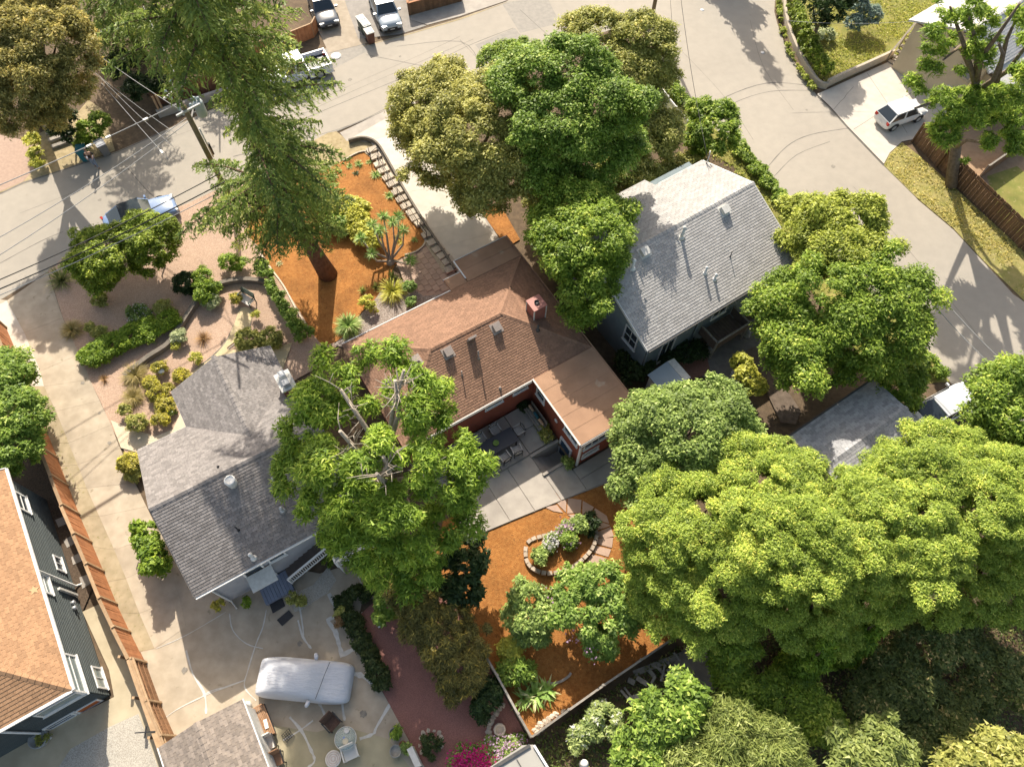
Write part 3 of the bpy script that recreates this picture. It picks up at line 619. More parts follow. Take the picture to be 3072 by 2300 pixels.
# walls
i = .22
MB().prism([FR(-7.9 + i, 4.63 + i), FR(i, 4.63 + i), FR(i, .08), FR(4 - i, .08), FR(4 - i, 13.6), FR(.5, 13.6), FR(.5, 11.9), FR(-7.9 + i, 11.9)], 0, 3.08).build('wall', M_REDW, RH)
MB().prism([FR(i - .05, .02), FR(4 - i + .05, .02), FR(4 - i + .05, 4.4), FR(i - .05, 4.4)], -1.3, -.02).build('basement_wall', M_REDW, RH)
MB().box(FR(i - .02, .08, 1.55), (.12, .12, 3.1), FR.a).build('corner_board', M_WHITE, RH)
board(RH, 'fascia', FR(-.02, -.02, 3.2), FR(4, -.02, 3.2), .04, .2, M_WHITE); board(RH, 'gutter', FR(-.05, -.09, 3.24), FR(4, -.09, 3.24), .1, .07, M_GUTTER)
board(RH, 'fascia', FR(-7.9, 4.6, 3.16), FR(-.05, 4.6, 3.16), .04, .18, M_WHITE); board(RH, 'gutter', FR(-7.9, 4.53, 3.2), FR(-.1, 4.53, 3.2), .1, .09, M_GUTTER)
board(RH, 'fascia', FR(-7.9, 12.13, 3.16), FR(-.9, 12.13, 3.16), .05, .2, M_WHITE); board(RH, 'fascia', FR(.3, 13.89, 3.16), FR(4, 13.89, 3.16), .05, .2, M_WHITEG)
board(RH, 'fascia', FR(-.9, 13.03, 3.1), FR(.28, 13.03, 3.1), .05, .2, M_WHITEG)
a = FR(0, 4.63 + i); dd = FR.u
for c, w in ((FR(-.62, 4.85, 2.45), 1.0), (FR(-2.35, 4.85, 2.45), 1.15)): window(RH, a, dd, c, w, .62, mg=M_GLASSL, bars=(), out=-FR.v)
ww = FR(i, 3)
window(RH, ww, FR.v, FR(i, 4.0, 2.3), .85, 1.15, bars=((.5, 1),), out=-FR.u); window(RH, ww, FR.v, FR(i, 1.0, 2.45), 1.3, .75, bars=((.5, 0),), out=-FR.u)
we = FR(2, .08)
window(RH, we, FR.u, FR(1.15, .08, 2.4), 1.55, .75, bars=((.33, 0), (.66, 0)), out=-FR.v); window(RH, we, FR.u, FR(1.0, .08, 1.05), 1.15, .5, bars=(), mg=M_GLASSL, out=-FR.v); window(RH, we, FR.u, FR(3.0, .08, 2.1), .9, .6, bars=(), out=-FR.v)
# basement door and stairwell
DF = MB(); DF.box(FR(i - .05, .72, -.2), (.1, .1, 2.1), FR.a); DF.box(FR(i - .05, 1.7, -.2), (.1, .1, 2.1), FR.a); DF.box(FR(i - .05, 1.21, .87), (.1, 1.08, .1), FR.a)
DF.build('door_frame', M_WHITE, RH)
dr = MB().box(FR(i - .03, 1.21, -.2), (.06, .86, 1.98), FR.a).build('door', mat('navy_door', (.035, .075, .125), (.03, .065, .11), 3, .5), RH)
for zc in (-.75, -.1, .5):
    for vv in (1.02, 1.4): MB().box(FR(i - .07, vv, zc), (.03, .26, .42), FR.a).build('panel', MC['navy_door'], dr)
MB().lathe(FR(i - .1, .88, -.25), [(.03, 0), (.03, .05)], 8).build('handle', M_METAL, dr)
SW = empty('basement_stairwell', FR(-.8, 1.2), 'sunken concrete stairwell leading down to the navy basement door', 'stairwell')
MB().prism([FR(h0, k0), FR(.2, k0), FR(.2, k1), FR(h0, k1)], -1.35, -1.24).build('landing', M_CONCGR, SW)
for a_, b_ in (((h0 - .12, k0 - .16), (.1, k0)), ((h0 - .12, k1), (.1, k1 + .16))):
    MB().prism([FR(a_[0], a_[1]), FR(b_[0], a_[1]), FR(b_[0], b_[1]), FR(a_[0], b_[1])], -1.3, .26).build('side_wall', M_CONCGR, SW)
MB().prism([FR(h0 - .14, k0), FR(h0, k0), FR(h0, k1), FR(h0 - .14, k1)], -1.3, .12).build('side_wall', M_CONCGR, SW)
for s in range(5): MB().prism([FR(h0 + s * .2, k0), FR(h0 + s * .2 + .2, k0), FR(h0 + s * .2 + .2, k1), FR(h0 + s * .2, k1)], -1.24, -.14 - s * .22).build('step', M_CONCGR, SW)
# chimney, vents
cc = FR(2.2, 7.75, 3.75); ch = MB().box(cc + Vector((0, 0, .55)), (.78, .78, 1.5), FR.a).build('chimney', mat('pinkish_chimney', (.33, .125, .095), (.28, .1, .075), 3, .8), RH)
for su, sv in ((-1, -1), (1, -1), (-1, 1), (1, 1)): MB().box(cc + FR.u * su * .39 + FR.v * sv * .39 + Vector((0, 0, .55)), (.06, .06, 1.5), FR.a).build('chimney_trim', M_WHITEG, ch)
tp = MB().box(cc + Vector((0, 0, 1.32)), (.86, .86, .06), FR.a).build('chimney_cap', mat('pink_metal', (.42, .19, .16), (.36, .15, .125), 2, .5), ch)
MB().lathe(cc + Vector((0, 0, 1.34)), [(.14, 0), (.14, .1), (.12, .1), (.12, .02)], 12).build('flue', M_METD, ch)
o, e, s, n = rz_plane(pb)
for px, py in ((1344, 1052), (1489, 978)): skylight(RH, onplane(px, py + 6, pb), e, s, n, .42, .42, .3, M_PVENT)
o2, e2, s2, n2 = rz_plane(plh); skylight(RH, onplane(1249, 1083, plh), e2, s2, n2, .42, .4, .28, M_PVENT)
pipe(RH, onplane(1436, 1075, pb), .06, .7, M_PVENT); pipe(RH, onplane(1386, 1125, pb), .045, .45, M_PVENT, False); pipe(RH, onplane(1613, 990, pb), .08, .35, M_GUTTER, True); pipe(RH, onplane(1500, 1165, pb), .06, .18, M_PVENT, False)
c = onplane(1412, 1018, pb); m3 = Matrix((e, s, n)).transposed(); MB().box(c + n * .3, (.5, .12, .6), m=m3).build('roof_vent', M_PVENT, RH)
# entrance glass canopy at the notch
ca = MB().slab([FR(-.85, 12.1, 2.75), FR(.3, 12.1, 2.75), FR(.3, 12.9, 2.6)], .03).build('canopy', M_GLASSL, RH)
# low wire fence on the right side of the wing
for p in ((FR(4.9, .5), FR(4.9, 6.5)),):
    lf = empty('side_fence', p[0], 'low weathered board fence in the shade between the red and the blue grey house', 'fence')
    for k in range(26): MB().box(p[0].lerp(p[1], k / 25) + Vector((0, 0, .55)), (.05, .2, 1.1), FR.a).build('board', M_OLDW, lf)
    MB().bar(p[0] + Vector((0, 0, 1.14)), p[1] + Vector((0, 0, 1.14)), .09, .05).build('rail', M_OLDW, lf)

# --- blue grey house
GH = empty('blue_grey_house', FG(5, 4), 'blue grey house with pale grey spotted shingle roof and a rear porch', 'house')
ZE, ZR = 4.2, 6.15; RV = 4.9
pa = [FG(-.1, 0, ZE), FG(11.35, 0, ZE), FG(11.35, RV, ZR), FG(-.1, RV, ZR)]
pu = [FG(11.35, 8.85, ZE + .38), FG(-.1, 8.85, ZE + .38), FG(-.1, RV, ZR), FG(11.35, RV, ZR)]
pw = [FG(7.7, 9.95, 3.95), FG(-.1, 9.95, 3.95), FG(-.1, 8.87, 4.4), FG(7.7, 8.87, 4.4)]
roof(GH, [pa, pu, pw], M_RF_GREY, [(FG(-.1, RV, ZR), FG(11.35, RV, ZR))], ex=.16, tw=.34, th=.028)
i = .4
MB().prism([FG(i, i), FG(11.0, i), FG(11.0, 9.6), FG(i, 9.6)], -.5, 4.05).build('wall', M_BLUEG, GH)
for uu in (i, 11.0): MB().add([FG(uu, i, 4.0), FG(uu, 8.7, 4.3), FG(uu, RV, ZR - .12)], [(0, 1, 2)]).build('gable', M_BLUEG, GH)
board(GH, 'fascia', FG(-.1, -.03, 4.08), FG(11.35, -.03, 4.08), .04, .2, M_WHITE); board(GH, 'gutter', FG(-.1, -.1, 4.12), FG(11.35, -.1, 4.12), .11, .09, M_GUTTER)
board(GH, 'rake_board', FG(-.13, 0, 4.12), FG(-.13, RV, ZR - .1), .04, .2, M_WHITE); board(GH, 'rake_board', FG(11.38, 0, 4.12), FG(11.38, RV, ZR - .1), .04, .2, M_WHITE)
board(GH, 'rake_board', FG(11.38, 8.85, ZE + .3), FG(11.38, RV, ZR - .1), .04, .2, M_WHITE); board(GH, 'fascia', FG(7.8, 8.9, 4.5), FG(11.35, 8.9, 4.5), .04, .16, M_WHITE)
window(GH, FG(i, 3), FG.v, FG(i, 1.75, 2.7), 1.15, 1.5, bars=((.5, 1), (.5, 0)), out=-FG.u)
wf = FG(3, i)
for u_, z_, w_, h_ in ((2.2, 1.5, 1.1, 2.2), (6.1, 2.6, 1.2, 1.2), (9.6, 2.5, 1.3, 1.2), (1.0, 3.3, .8, .5), (3.6, 3.2, .7, .5)): window(GH, wf, FG.u, FG(u_, i, z_), w_, h_, bars=((.5, 0),), out=-FG.v)
MB().tube([FG(.5, .33, 4.0), FG(.5, .33, .1)], .05, 6).build('downspout', M_BLUEG, GH); MB().tube([FG(4.3, .33, 4.0), FG(4.3, .33, .1)], .05, 6).build('downspout', M_BLUEG, GH)
# porch
PB = mat('brown_porch', (.17, .125, .10), (.13, .095, .075), 4, .8, isl=.1)
for k in range(12): MB().box(FG(4.9 + k * .21, -.35, 1.2), (.19, 1.4, .05), FG.a).build('porch_board', PB, GH)
for a_, b_ in (((4.85, .35), (4.85, -1.05)), ((4.85, -1.05), (7.4, -1.05)), ((7.4, -1.05), (7.4, .35))):
    MB().bar(FG(*a_, 1.55), FG(*b_, 1.55), .06, .75).build('porch_panel', PB, GH); MB().bar(FG(*a_, 1.96), FG(*b_, 1.96), .12, .05).build('porch_rail', M_OLDW, GH)
for u_, v_ in ((4.85, -1.05), (7.4, -1.05)): MB().box(FG(u_, v_, .95), (.1, .1, 1.95), FG.a).build('porch_post', M_OLDW, GH)
o, e, s, n = rz_plane(pa)
for px, py in ((2172, 632), (1932, 757)): skylight(GH, onplane(px, py, pa), e, s, n, .5, .45, .28, M_WHITEG)
pipe(GH, onplane(2044, 712, pa), .13, .8, M_WHITEG); pipe(GH, onplane(2114, 820, pa), .1, .5, M_WHITE); pipe(GH, onplane(2143, 838, pa), .1, .4, M_WHITE); pipe(GH, onplane(2190, 770, pa), .035, .5, M_METD, False); pipe(GH, onplane(1896, 805, pa), .13, .7, M_WHITE)
MB().tube([FG(11.2, 8.4, 4.6), FG(11.2, 8.4, 5.4), FG(11.45, 8.6, 5.55), FG(11.5, 8.7, 5.3)], .04, 6).build('service_mast', M_METAL, GH)

# --- charcoal roofed house
LH = empty('charcoal_roofed_house', FL(4, 5), 'lilac grey house with charcoal shingle roof, front gable and rear stairs beside the court', 'house')
ZE, ZR = 3.4, 5.2; RV = 4.3
pa = [FL(-.1, 0, ZE), FL(6.0, 0, ZE), FL(6.0, RV, ZR), FL(-.1, RV, ZR)]
pa2 = [FL(6.0, -.6, ZE - .25), FL(8.6, -.6, ZE - .25), FL(8.6, RV, ZR), FL(6.0, RV, ZR)]
pu = [FL(2.5, 8.6, ZE), FL(-.1, 8.6, ZE), FL(-.1, RV, ZR), FL(2.5, RV, ZR)]
# front gable meets the main slope in two valleys
zg = 4.6; uk, u0, u1, vf = 5.3, 2.5, 8.1, 11.05
vk = RV + (ZR - zg) / ((ZR - ZE) / (8.6 - RV)); 
pu1 = [FL(2.5, 8.6, ZE), FL(2.5, RV, ZR), FL(uk, RV, ZR), FL(uk, vk, zg)]
pu2 = [FL(uk, vk, zg), FL(uk, RV, ZR), FL(u1, RV, ZR), FL(u1, 8.6, ZE)]
pu1 = [FL(uk, RV, ZR), FL(2.5, RV, ZR), FL(2.5, 8.6, ZE), FL(uk, vk, zg)]
pu2 = [FL(u1, RV, ZR), FL(uk, RV, ZR), FL(uk, vk, zg), FL(u1, 8.6, ZE)]
wl_ = [FL(u0, vf, ZE), FL(u0, 8.6, ZE), FL(uk, vk, zg), FL(uk, vf, zg)]
wr_ = [FL(u1, 8.6, ZE), FL(u1, vf, ZE), FL(uk, vf, zg), FL(uk, vk, zg)]
roof(LH, [pa, pa2, pu, wl_, wr_, pu1, pu2], M_RF_DARK, [(FL(-.1, RV, ZR), FL(8.1, RV, ZR)), (FL(uk, vk, zg), FL(uk, vf, zg))], ex=.145, tw=.3, th=.026)
i = .45
MB().prism([FL(i, i - .3), FL(8.2, i - .3), FL(8.2, 8.3), FL(i, 8.3)], -.3, 3.25).build('wall', M_GREYW, LH)
MB().prism([FL(u0 + .3, 8.32), FL(u1 - .3, 8.32), FL(u1 - .3, vf - .35), FL(u0 + .3, vf - .35)], 0, 3.3).build('wall', M_GREYW, LH)
MB().add([FL(u0 + .3, vf - .36, 3.2), FL(u1 - .3, vf - .36, 3.2), FL(uk, vf - .36, zg - .12)], [(0, 1, 2)]).build('gable', M_GREYW, LH)
MB().add([FL(i, .2, 3.2), FL(i, 8.3, 3.2), FL(i, RV, ZR - .12)], [(0, 1, 2)]).build('gable', M_GREYW, LH)
board(LH, 'gutter', FL(-.1, -.07, 3.33), FL(6.0, -.07, 3.33), .11, .09, M_WHITE); board(LH, 'fascia', FL(-.1, -.005, 3.25), FL(6.0, -.005, 3.25), .03, .16, M_WHITE)
board(LH, 'fascia', FL(-.1, 8.64, 3.3), FL(2.5, 8.64, 3.3), .05, .16, M_WHITE); board(LH, 'fascia', FL(u0 - .03, 8.6, 3.3), FL(u0 - .03, vf, 3.3), .05, .16, M_WHITE)
board(LH, 'rake_board', FL(-.13, 0, 3.32), FL(-.13, RV, ZR - .1), .04, .16, M_RF_DARK); board(LH, 'rake_board', FL(-.13, 8.6, 3.32), FL(-.13, RV, ZR - .1), .04, .16, M_RF_DARK)
wf = FL(2, i - .3)
def lw(px, py, w, h, **k):
    c = onwall(px, py, wf, FL.u); window(LH, wf, FL.u, c, w, h, out=-FL.v, **k)
lw(762, 1712, 1.0, .95, bars=()); lw(828, 1667, .9, .8, bars=()); 
window(LH, FL(8.2, 3), FL.v, FL(8.2, 3, 2), 1, 1, out=FL.u)
hd = MB().slab([FL(2.05, .05, 2.25), FL(3.35, .05, 2.25), FL(3.35, -.75, 2.05), FL(2.05, -.75, 2.05)], .05).build('door_canopy', M_WHITEG, LH)
MB().box(FL(2.7, .1, 1.0), (.95, .08, 2.0), FL.a).build('door', M_WHITE, LH)
MB().box(FL(3.05, .05, 1.5), (.3, .08, .5), FL.a).build('hanging_flag', mat('red_cloth', (.4, .04, .03), None, rough=.8), LH)
for k in range(9): MB().box(FL(2.15 + k * .17, -.5, .35), (.155, 1.15, .05), FL.a).build('deck_board', mat('blue_grey_deck', (.20, .23, .30), (.17, .195, .26), 3, .7, isl=.08), LH)
MB().prism([FL(2.1, -1.05), FL(3.6, -1.05), FL(3.6, .1), FL(2.1, .1)], 0, .31).build('landing', MC['blue_grey_deck'], LH)
# stairs rising to the right, with white railings
st0, st1 = FL(3.7, -.55), FL(6.15, .15)
for k in range(9):
    t = k / 8; p = FL(3.75 + 2.35 * t, -.2 + .0 * t, .35 + 1.35 * t); MB().box(p, (.3, 1.0, .06), FL.a).build('stair_tread', mat('brown_tread', (.13, .105, .09), (.1, .08, .07), 4, .8), LH)
def railing(a, b, hgt=.95, nb=14, name='railing'):
    a = Vector(a); b = Vector(b); up = Vector((0, 0, 1)); r = empty(name, a); r.parent = LH; r.matrix_local = wm(LH).inverted() @ Matrix.Translation(a)
    MB().bar(a + up * hgt, b + up * hgt, .1, .05).build('top_rail', M_WHITE, r); MB().bar(a + up * .12, b + up * .12, .06, .05).build('bottom_rail', M_WHITE, r)
    for k in range(nb + 1):
        p = a.lerp(b, k / nb); w_ = .09 if k in (0, nb) else .03; MB().bar(p + up * (0 if w_ > .05 else .12), p + up * (hgt + (.04 if w_ > .05 else -.02)), w_, w_).build('post' if w_ > .05 else 'baluster', M_WHITE, r)
railing(FL(3.65, -.72, .35), FL(6.1, -.72, 1.75), .9, 20); railing(FL(6.15, -.72, 1.75), FL(6.15, -1.6, 1.75), .9, 6); railing(FL(6.2, -1.62, 1.75), FL(8.3, -1.62, 1.75), .9, 16)
MB().box(FL(7.2, -.65, 1.7), (2.2, 1.9, .08), FL.a).build('deck', M_WHITEG, LH)
for u_, v_ in ((6.2, -1.55), (8.2, -1.55)): MB().tube([FL(u_, v_, 0), FL(u_, v_, 1.7)], .07, 6).build('deck_post', M_WHITEG, LH)
MB().tube([FL(.55, .05, 3.2), FL(.62, .05, .3), FL(.7, -.4, .1)], .05, 6).build('downspout', M_WHITEG, LH)
pipe(LH, onplane(698, 1450, pa), .25, .42, M_WHITEG, False, 'turbine_vent', False)
MB().lathe(onplane(698, 1450, pa) + Vector((0, 0, .42)), [(.27, 0), (.27, .05), (.2, .08), (.19, .05), (.05, .06)], 16).build('vent_lid', M_WHITE, LH)
pipe(LH, onplane(716, 1590, pa), .045, .55, M_METD, False); pipe(LH, onplane(761, 1672, pa), .11, .55, M_WHITE, True); pipe(LH, onplane(824, 1443, pa), .11, .3, M_METAL, True); pipe(LH, onplane(848, 1530, pa), .11, .3, M_METAL, True); pipe(LH, onplane(655, 1400, pu), .05, .12, M_METD, False)
# brick chimney on the right eave of the gable
cc = FL(8.0, 7.75, 0); chm = MB().box(cc + Vector((0, 0, 2.3)), (.7, 1.05, 4.6), FL.a).build('chimney', M_BRICK, LH)
MB().box(cc + Vector((0, 0, 4.64)), (.82, 1.18, .1), FL.a).build('chimney_cap', M_WHITEG, chm)
for s_ in (-.28, .28): MB().box(cc + FL.v * s_ + Vector((0, 0, 4.85)), (.34, .34, .34), FL.a).build('flue', M_METAL if s_ < 0 else M_WHITE, chm)
MB().box(cc + FL.v * -.9 + Vector((0, 0, 1.6)), (.66, .7, 3.0), FL.a).build('chimney_shoulder', M_BRICK, chm)
for zc in np.arange(2.4, 4.55, .075):
    for k in range(4): 
        MB().box(cc + FL.v * -.53 + FL.u * (-.26 + k * .175) + Vector((0, 0, zc)), (.16, .03, .06), FL.a).build('brick', M_BRICK, chm)

# --- tan roofed house with slate siding
BH = empty('slate_sided_house', FB(-2, 5), 'dark slate sided house with orange brown shingle roof along the redwood fence', 'house')
ZE, W_ = 4.0, 6.0; pit = .45
pr_ = [FB(0.05, -.05, ZE), FB(0.05, 11.8, ZE), FB(-3.2, 11.8, ZE + 3.2 * pit), FB(-3.2, 3.2, ZE + 3.2 * pit)]
pl_ = [FB(-9, -.05, ZE), FB(0.05, -.05, ZE), FB(-3.2, 3.2, ZE + 3.2 * pit), FB(-9, 3.2, ZE + 3.2 * pit)]
roof(BH, [pr_, pl_], M_RF_TAN, [(FB(.05, -.05, ZE), FB(-3.2, 3.2, ZE + 3.2 * pit))], ex=.17, tw=.34)
MB().prism([FB(-8.8, .15), FB(-.15, .15), FB(-.15, 11.6), FB(-8.8, 11.6)], 0, 3.9).build('wall', M_DKSID, BH)
for k in range(23):
    z = .12 + k * .165
    m3 = Matrix.Rotation(FB.a, 3, 'Z') @ Matrix.Rotation(R(9), 3, 'Y'); MB().box(FB(-.135, 5.87, z), (.025, 11.46, .18), m=m3).build('siding_board', M_DKSID, BH)
    m3 = Matrix.Rotation(FB.a, 3, 'Z') @ Matrix.Rotation(R(9), 3, 'X'); MB().box(FB(-4.5, .135, z), (8.6, .025, .18), m=m3).build('siding_board', M_DKSID, BH)
board(BH, 'gutter', FB(.12, -.1, 3.97), FB(.12, 11.8, 3.97), .12, .1, M_WHITE); board(BH, 'gutter', FB(.05, -.12, 3.97), FB(-9, -.12, 3.97), .12, .1, M_WHITE)
board(BH, 'rake_board', FB(.1, 11.84, ZE - .05), FB(-3.2, 11.84, ZE + 3.2 * pit - .05), .05, .16, M_WHITEG)
wf = FB(-.15, 3)
def bw(px, py, w, h, bars=((.5, 0),), mg=None):
    c = onwall(px, py, wf, FB.v); window(BH, wf, FB.v, c + FB.u * .04, w, h, out=FB.u, bars=bars, mg=mg)
bw(63, 1508, 1.1, 1.0, ((.5, 1),)); bw(173, 1692, .9, .75, ((.5, 0),)); bw(131, 1752, 1.1, .85, ((.5, 1),), M_GLASSL); bw(218, 2020, 1.9, 1.25, ((.5, 1),), M_GLASSL); bw(294, 2034, 1.15, .95, ((.5, 0),), M_GLASSL)
wf2 = FB(-2, .15)
def bw2(px, py, w, h, bars=((.5, 0),), mg=None):
    c = onwall(px, py, wf2, FB.u); window(BH, wf2, FB.u, c - FB.v * .04, w, h, out=-FB.v, bars=bars, mg=mg)
bw2(178, 2108, 1.9, .85, (), M_GLASSL); bw2(262, 2116, 1.25, .75, (), mat('orange_pane', (.5, .13, .035), (.45, .12, .03), 2, .3)); bw2(185, 2157, 1.5, .7, ((.5, 1),), M_GLASS)
MB().tube([FB(.1, 6.1, 3.9), FB(-.02, 6.1, 3.7), FB(-.02, 6.1, .2), FB(.25, 6.1, .08)], .055, 6).build('downspout', M_WHITE, BH)
MB().tube([FB(-3.2, .0, 3.9), FB(-3.2, .06, .2), FB(-3.0, -.3, .1)], .055, 6).build('downspout', M_WHITE, BH)
MB().bar(onwall(170, 1768, wf, FB.v) + FB.u * .1, onwall(225, 1788, wf, FB.v) + FB.u * .1, .12, .12).build('meter_conduit', M_WHITEG, BH)
for px, py in ((213, 1810), (217, 1826)): c = onwall(px, py, wf, FB.v); MB().tube([c, c + FB.u * .2], .1, 10).build('meter', M_METAL, BH)
sl_ = onplane(102, 1770, pr_, .03); o, e, s, n = rz_plane(pr_)
vs = []; 
for k in range(10):
    rr_ = .24 if k % 2 == 0 else .1; an = k * PI / 5; vs.append(sl_ + e * rr_ * math.cos(an) + s * rr_ * math.sin(an))
st = MB().slab(vs, .03).build('star_ornament', mat('tan_star', (.46, .30, .16), None, rough=.8)); tag(st, 'tan star shaped ornament lying on the orange brown roof edge', 'ornament')
# barrel planter at the corner
c = at(132, 2215); bp = empty('barrel_planter', c, 'round grey pot at the downspout of the slate sided house', 'pot')
MB().lathe(c, [(.3, 0), (.42, .3), (.44, .55), (.38, .55), (.36, .5)], 16).build('tub', mat('grey_pot', (.3, .3, .29), (.25, .25, .24), 4, .8), bp)

# --- garage in the court
GA = empty('court_garage', FA(-1.8, -2), 'small garage with mottled grey brown shingles at the lower edge of the court', 'garage')
pa = [FA(.1, -5.5, 2.6), FA(.1, .05, 2.6), FA(-1.83, .05, 3.15), FA(-1.83, -5.5, 3.15)]; pb2 = [FA(-3.75, .05, 2.6), FA(-3.75, -5.5, 2.6), FA(-1.83, -5.5, 3.15), FA(-1.83, .05, 3.15)]
MRG = mat('mottled_shingle', (.285, .235, .195), (.215, .18, .155), 5, .9, isl=.2, big=.06, **SH)
roof(GA, [pa, pb2], MRG, [(FA(-1.83, -5.5, 3.15), FA(-1.83, .0, 3.15))], ex=.15, tw=.3)
MB().prism([FA(-.08, -5.3), FA(-3.55, -5.3), FA(-3.55, -.15), FA(-.08, -.15)], 0, 2.5).build('wall', M_WHITEG, GA)
board(GA, 'fascia', FA(.13, .05, 2.56), FA(.13, -5.5, 2.56), .05, .14, M_WHITE); board(GA, 'fascia', FA(-3.78, .05, 2.56), FA(-3.78, -5.5, 2.56), .05, .14, M_WHITE)

# --- small garage at the right
SG = empty('shingled_garage', FS(25, 2), 'small garage with pale blue grey shingles half hidden between the trees on the right', 'garage')
pa = [FS(28.0, 4.35, 2.6), FS(21.4, 4.35, 2.6), FS(21.4, 2.07, 3.3), FS(27.6, 2.07, 3.3)]; pb2 = [FS(21.4, -.2, 2.6), FS(28.0, -.2, 2.6), FS(27.6, 2.07, 3.3), FS(21.4, 2.07, 3.3)]
roof(SG, [pa, pb2], mat('blue_grey_shingle', (.38, .375, .385), (.31, .31, .32), 8, .9, isl=.2, **SH), [(FS(21.4, 2.07, 3.3), FS(27.6, 2.07, 3.3))], ex=.17, tw=.36, top=200)
MB().prism([FS(21.7, 0), FS(27.7, 0), FS(27.7, 4.1), FS(21.7, 4.1)], 0, 2.5).build('wall', M_WHITEG, SG); board(SG, 'gutter', FS(28, 4.42, 2.58), FS(21.4, 4.42, 2.58), .1, .1, M_GUTTER)

# --- little shed behind the blue grey house, flat shed at the bottom edge
SD = empty('garden_shed', FG(1, -1.5), 'little shed with a pale blue roof behind the blue grey house', 'shed')
MB().slab([FG(.0, -.5, 2.05), FG(1.4, -.5, 2.25), FG(1.4, -2.0, 2.25), FG(.0, -2.0, 2.05)], .06).build('roof', mat('pale_blue_sheet', (.33, .37, .40), (.29, .33, .36), 2, .5), SD)
MB().slab([FG(1.42, -.5, 2.25), FG(1.95, -.5, 2.1), FG(1.95, -2.0, 2.1), FG(1.42, -2.0, 2.25)], .06).build('roof', M_WHITEG, SD)
MB().prism([FG(.1, -.6), FG(1.85, -.6), FG(1.85, -1.9), FG(.1, -1.9)], 0, 2.0).build('wall', M_WHITEG, SD)
BS = empty('flat_roofed_shed', at(1560, 2330), 'shed with a smooth pale grey sheet roof at the bottom edge beside the rear fences', 'shed')
P = [at(1468, 2300, 2.3), at(1568, 2234, 2.3), at(1600, 2232, 2.3), at(1642, 2302, 2.3), at(1700, 2420, 2.3), at(1540, 2420, 2.3)]
MB().slab(P, .08).build('roof', mat('pale_sheet_roof', (.36, .345, .31), (.33, .315, .285), 1, .5), BS)
MB().bar(at(1480, 2302, 2.36), at(1590, 2234, 2.36), .14, .06).build('roof_flashing', M_GUTTER, BS); MB().bar(at(1602, 2234, 2.38), at(1644, 2302, 2.38), .1, .06).build('roof_edging', M_WHITE, BS)
MB().bar(at(1550, 2276, 2.32), at(1565, 2302, 2.32), .04, .03).build('seam', M_GUTTER, BS)
g = sum(P, Vector()) / 6; MB().prism([p + (g - p) * .06 for p in P], 0, 2.2).build('wall', M_WHITEG, BS)

# --- cream house at the top right
CH = empty('cream_house', at(2950, 150), 'cream stucco house with pale roofs behind the crooked pine at the top right', 'house')
PL, PRr = at(2736, 55, 4.0), at(2977, 214, 4.0); dA = (PRr - PL).normalized(); dB = Vector((-dA.y, dA.x, 0)); wid = (PRr - PL).length
apx = PL + dA * wid * .62 + Vector((0, 0, 1.7))
ov = -dB * .35
p1 = [PL + dB * 13, PL + ov, apx + ov, apx + dB * 13]; p2 = [PRr + ov, PRr + dB * 13, apx + dB * 13, apx + ov]
roof(CH, [p1, p2], M_RF_PALE, [(apx + ov, apx + dB * 12.5)], ex=.2, tw=.4, top=250)
ins = lambda p, a, b: p + dA * a + dB * b
MB().prism([ins(PL, .5, 0), ins(PRr, -.4, 0), ins(PRr, -.4, 12.5), ins(PL, .5, 12.5)], 0, 3.9).build('wall', M_CREAM, CH)
MB().add([ins(PL, .5, -.01), ins(PRr, -.4, -.01), apx - Vector((0, 0, .15)) - dB * .01], [(0, 1, 2)]).build('gable', M_CREAM, CH)
# side wing on the right, lower
q0 = ins(PRr, -.4, .5); MB().prism([q0 + dA * .01, q0 + dA * 2.2, q0 + dA * 2.2 + dB * 8, q0 + dA * .01 + dB * 8], 0, 3.3).build('wall', M_CREAM, CH)
p3 = [q0 + dA * 2.5 - dB * .3 + Vector((0, 0, 3.3 - q0.z)), q0 + dA * 2.5 + dB * 8 + Vector((0, 0, 3.3 - q0.z)), q0 + dB * 8 + Vector((0, 0, 3.95 - q0.z)), q0 - dB * .3 + Vector((0, 0, 3.95 - q0.z))]
MB().slab(p3, .1).build('porch_roof', M_RF_PALE, CH)
wf = ins(PL, .5, 0)
for px, py, w, h in ((2912, 92, .9, .9), (2812, 205, .8, .8), (2895, 215, 1.3, .9)):
    c = onwall(px, py, wf, dA); window(CH, wf, dA, c, w, h, mf=M_CREAM, bars=((.5, 0),), out=-dB)
c = onwall(2855, 272, wf, dA); window(CH, wf, dA, c, .9, .5, mf=M_WHITEG, bars=(), out=-dB, mg=mat('green_vent', (.03, .08, .05), None, rough=.6))
# steps up to the front garden
stp = empty('garden_steps', at(2690, 190), 'brown timber steps with rails climbing beside the cream house', 'steps')
for k in range(7):
    t = k / 6; a_ = at(2664 + 55 * t, 186 - 60 * t); b_ = at(2710 + 55 * t, 210 - 62 * t); MB().bar(a_ + Vector((0, 0, .12 + .16 * k)), b_ + Vector((0, 0, .12 + .16 * k)), .32, .1).build('tread', M_OLDW, stp)
for (x0, y0), (x1, y1) in (((2660, 182), (2730, 108)), ((2715, 212), (2775, 138))):
    a_ = at(x0, y0); b_ = at(x1, y1); MB().bar(a_ + Vector((0, 0, .9)), b_ + Vector((0, 0, 1.9)), .1, .06).build('rail', M_OLDW, stp); MB().bar(a_ + Vector((0, 0, .5)), b_ + Vector((0, 0, 1.5)), .05, .08).build('rail', M_OLDW, stp)
    for t in (0, .5, 1): p = a_.lerp(b_, t); MB().bar(p, p + Vector((0, 0, .92 + t)), .1, .1).build('post', M_OLDW, stp)
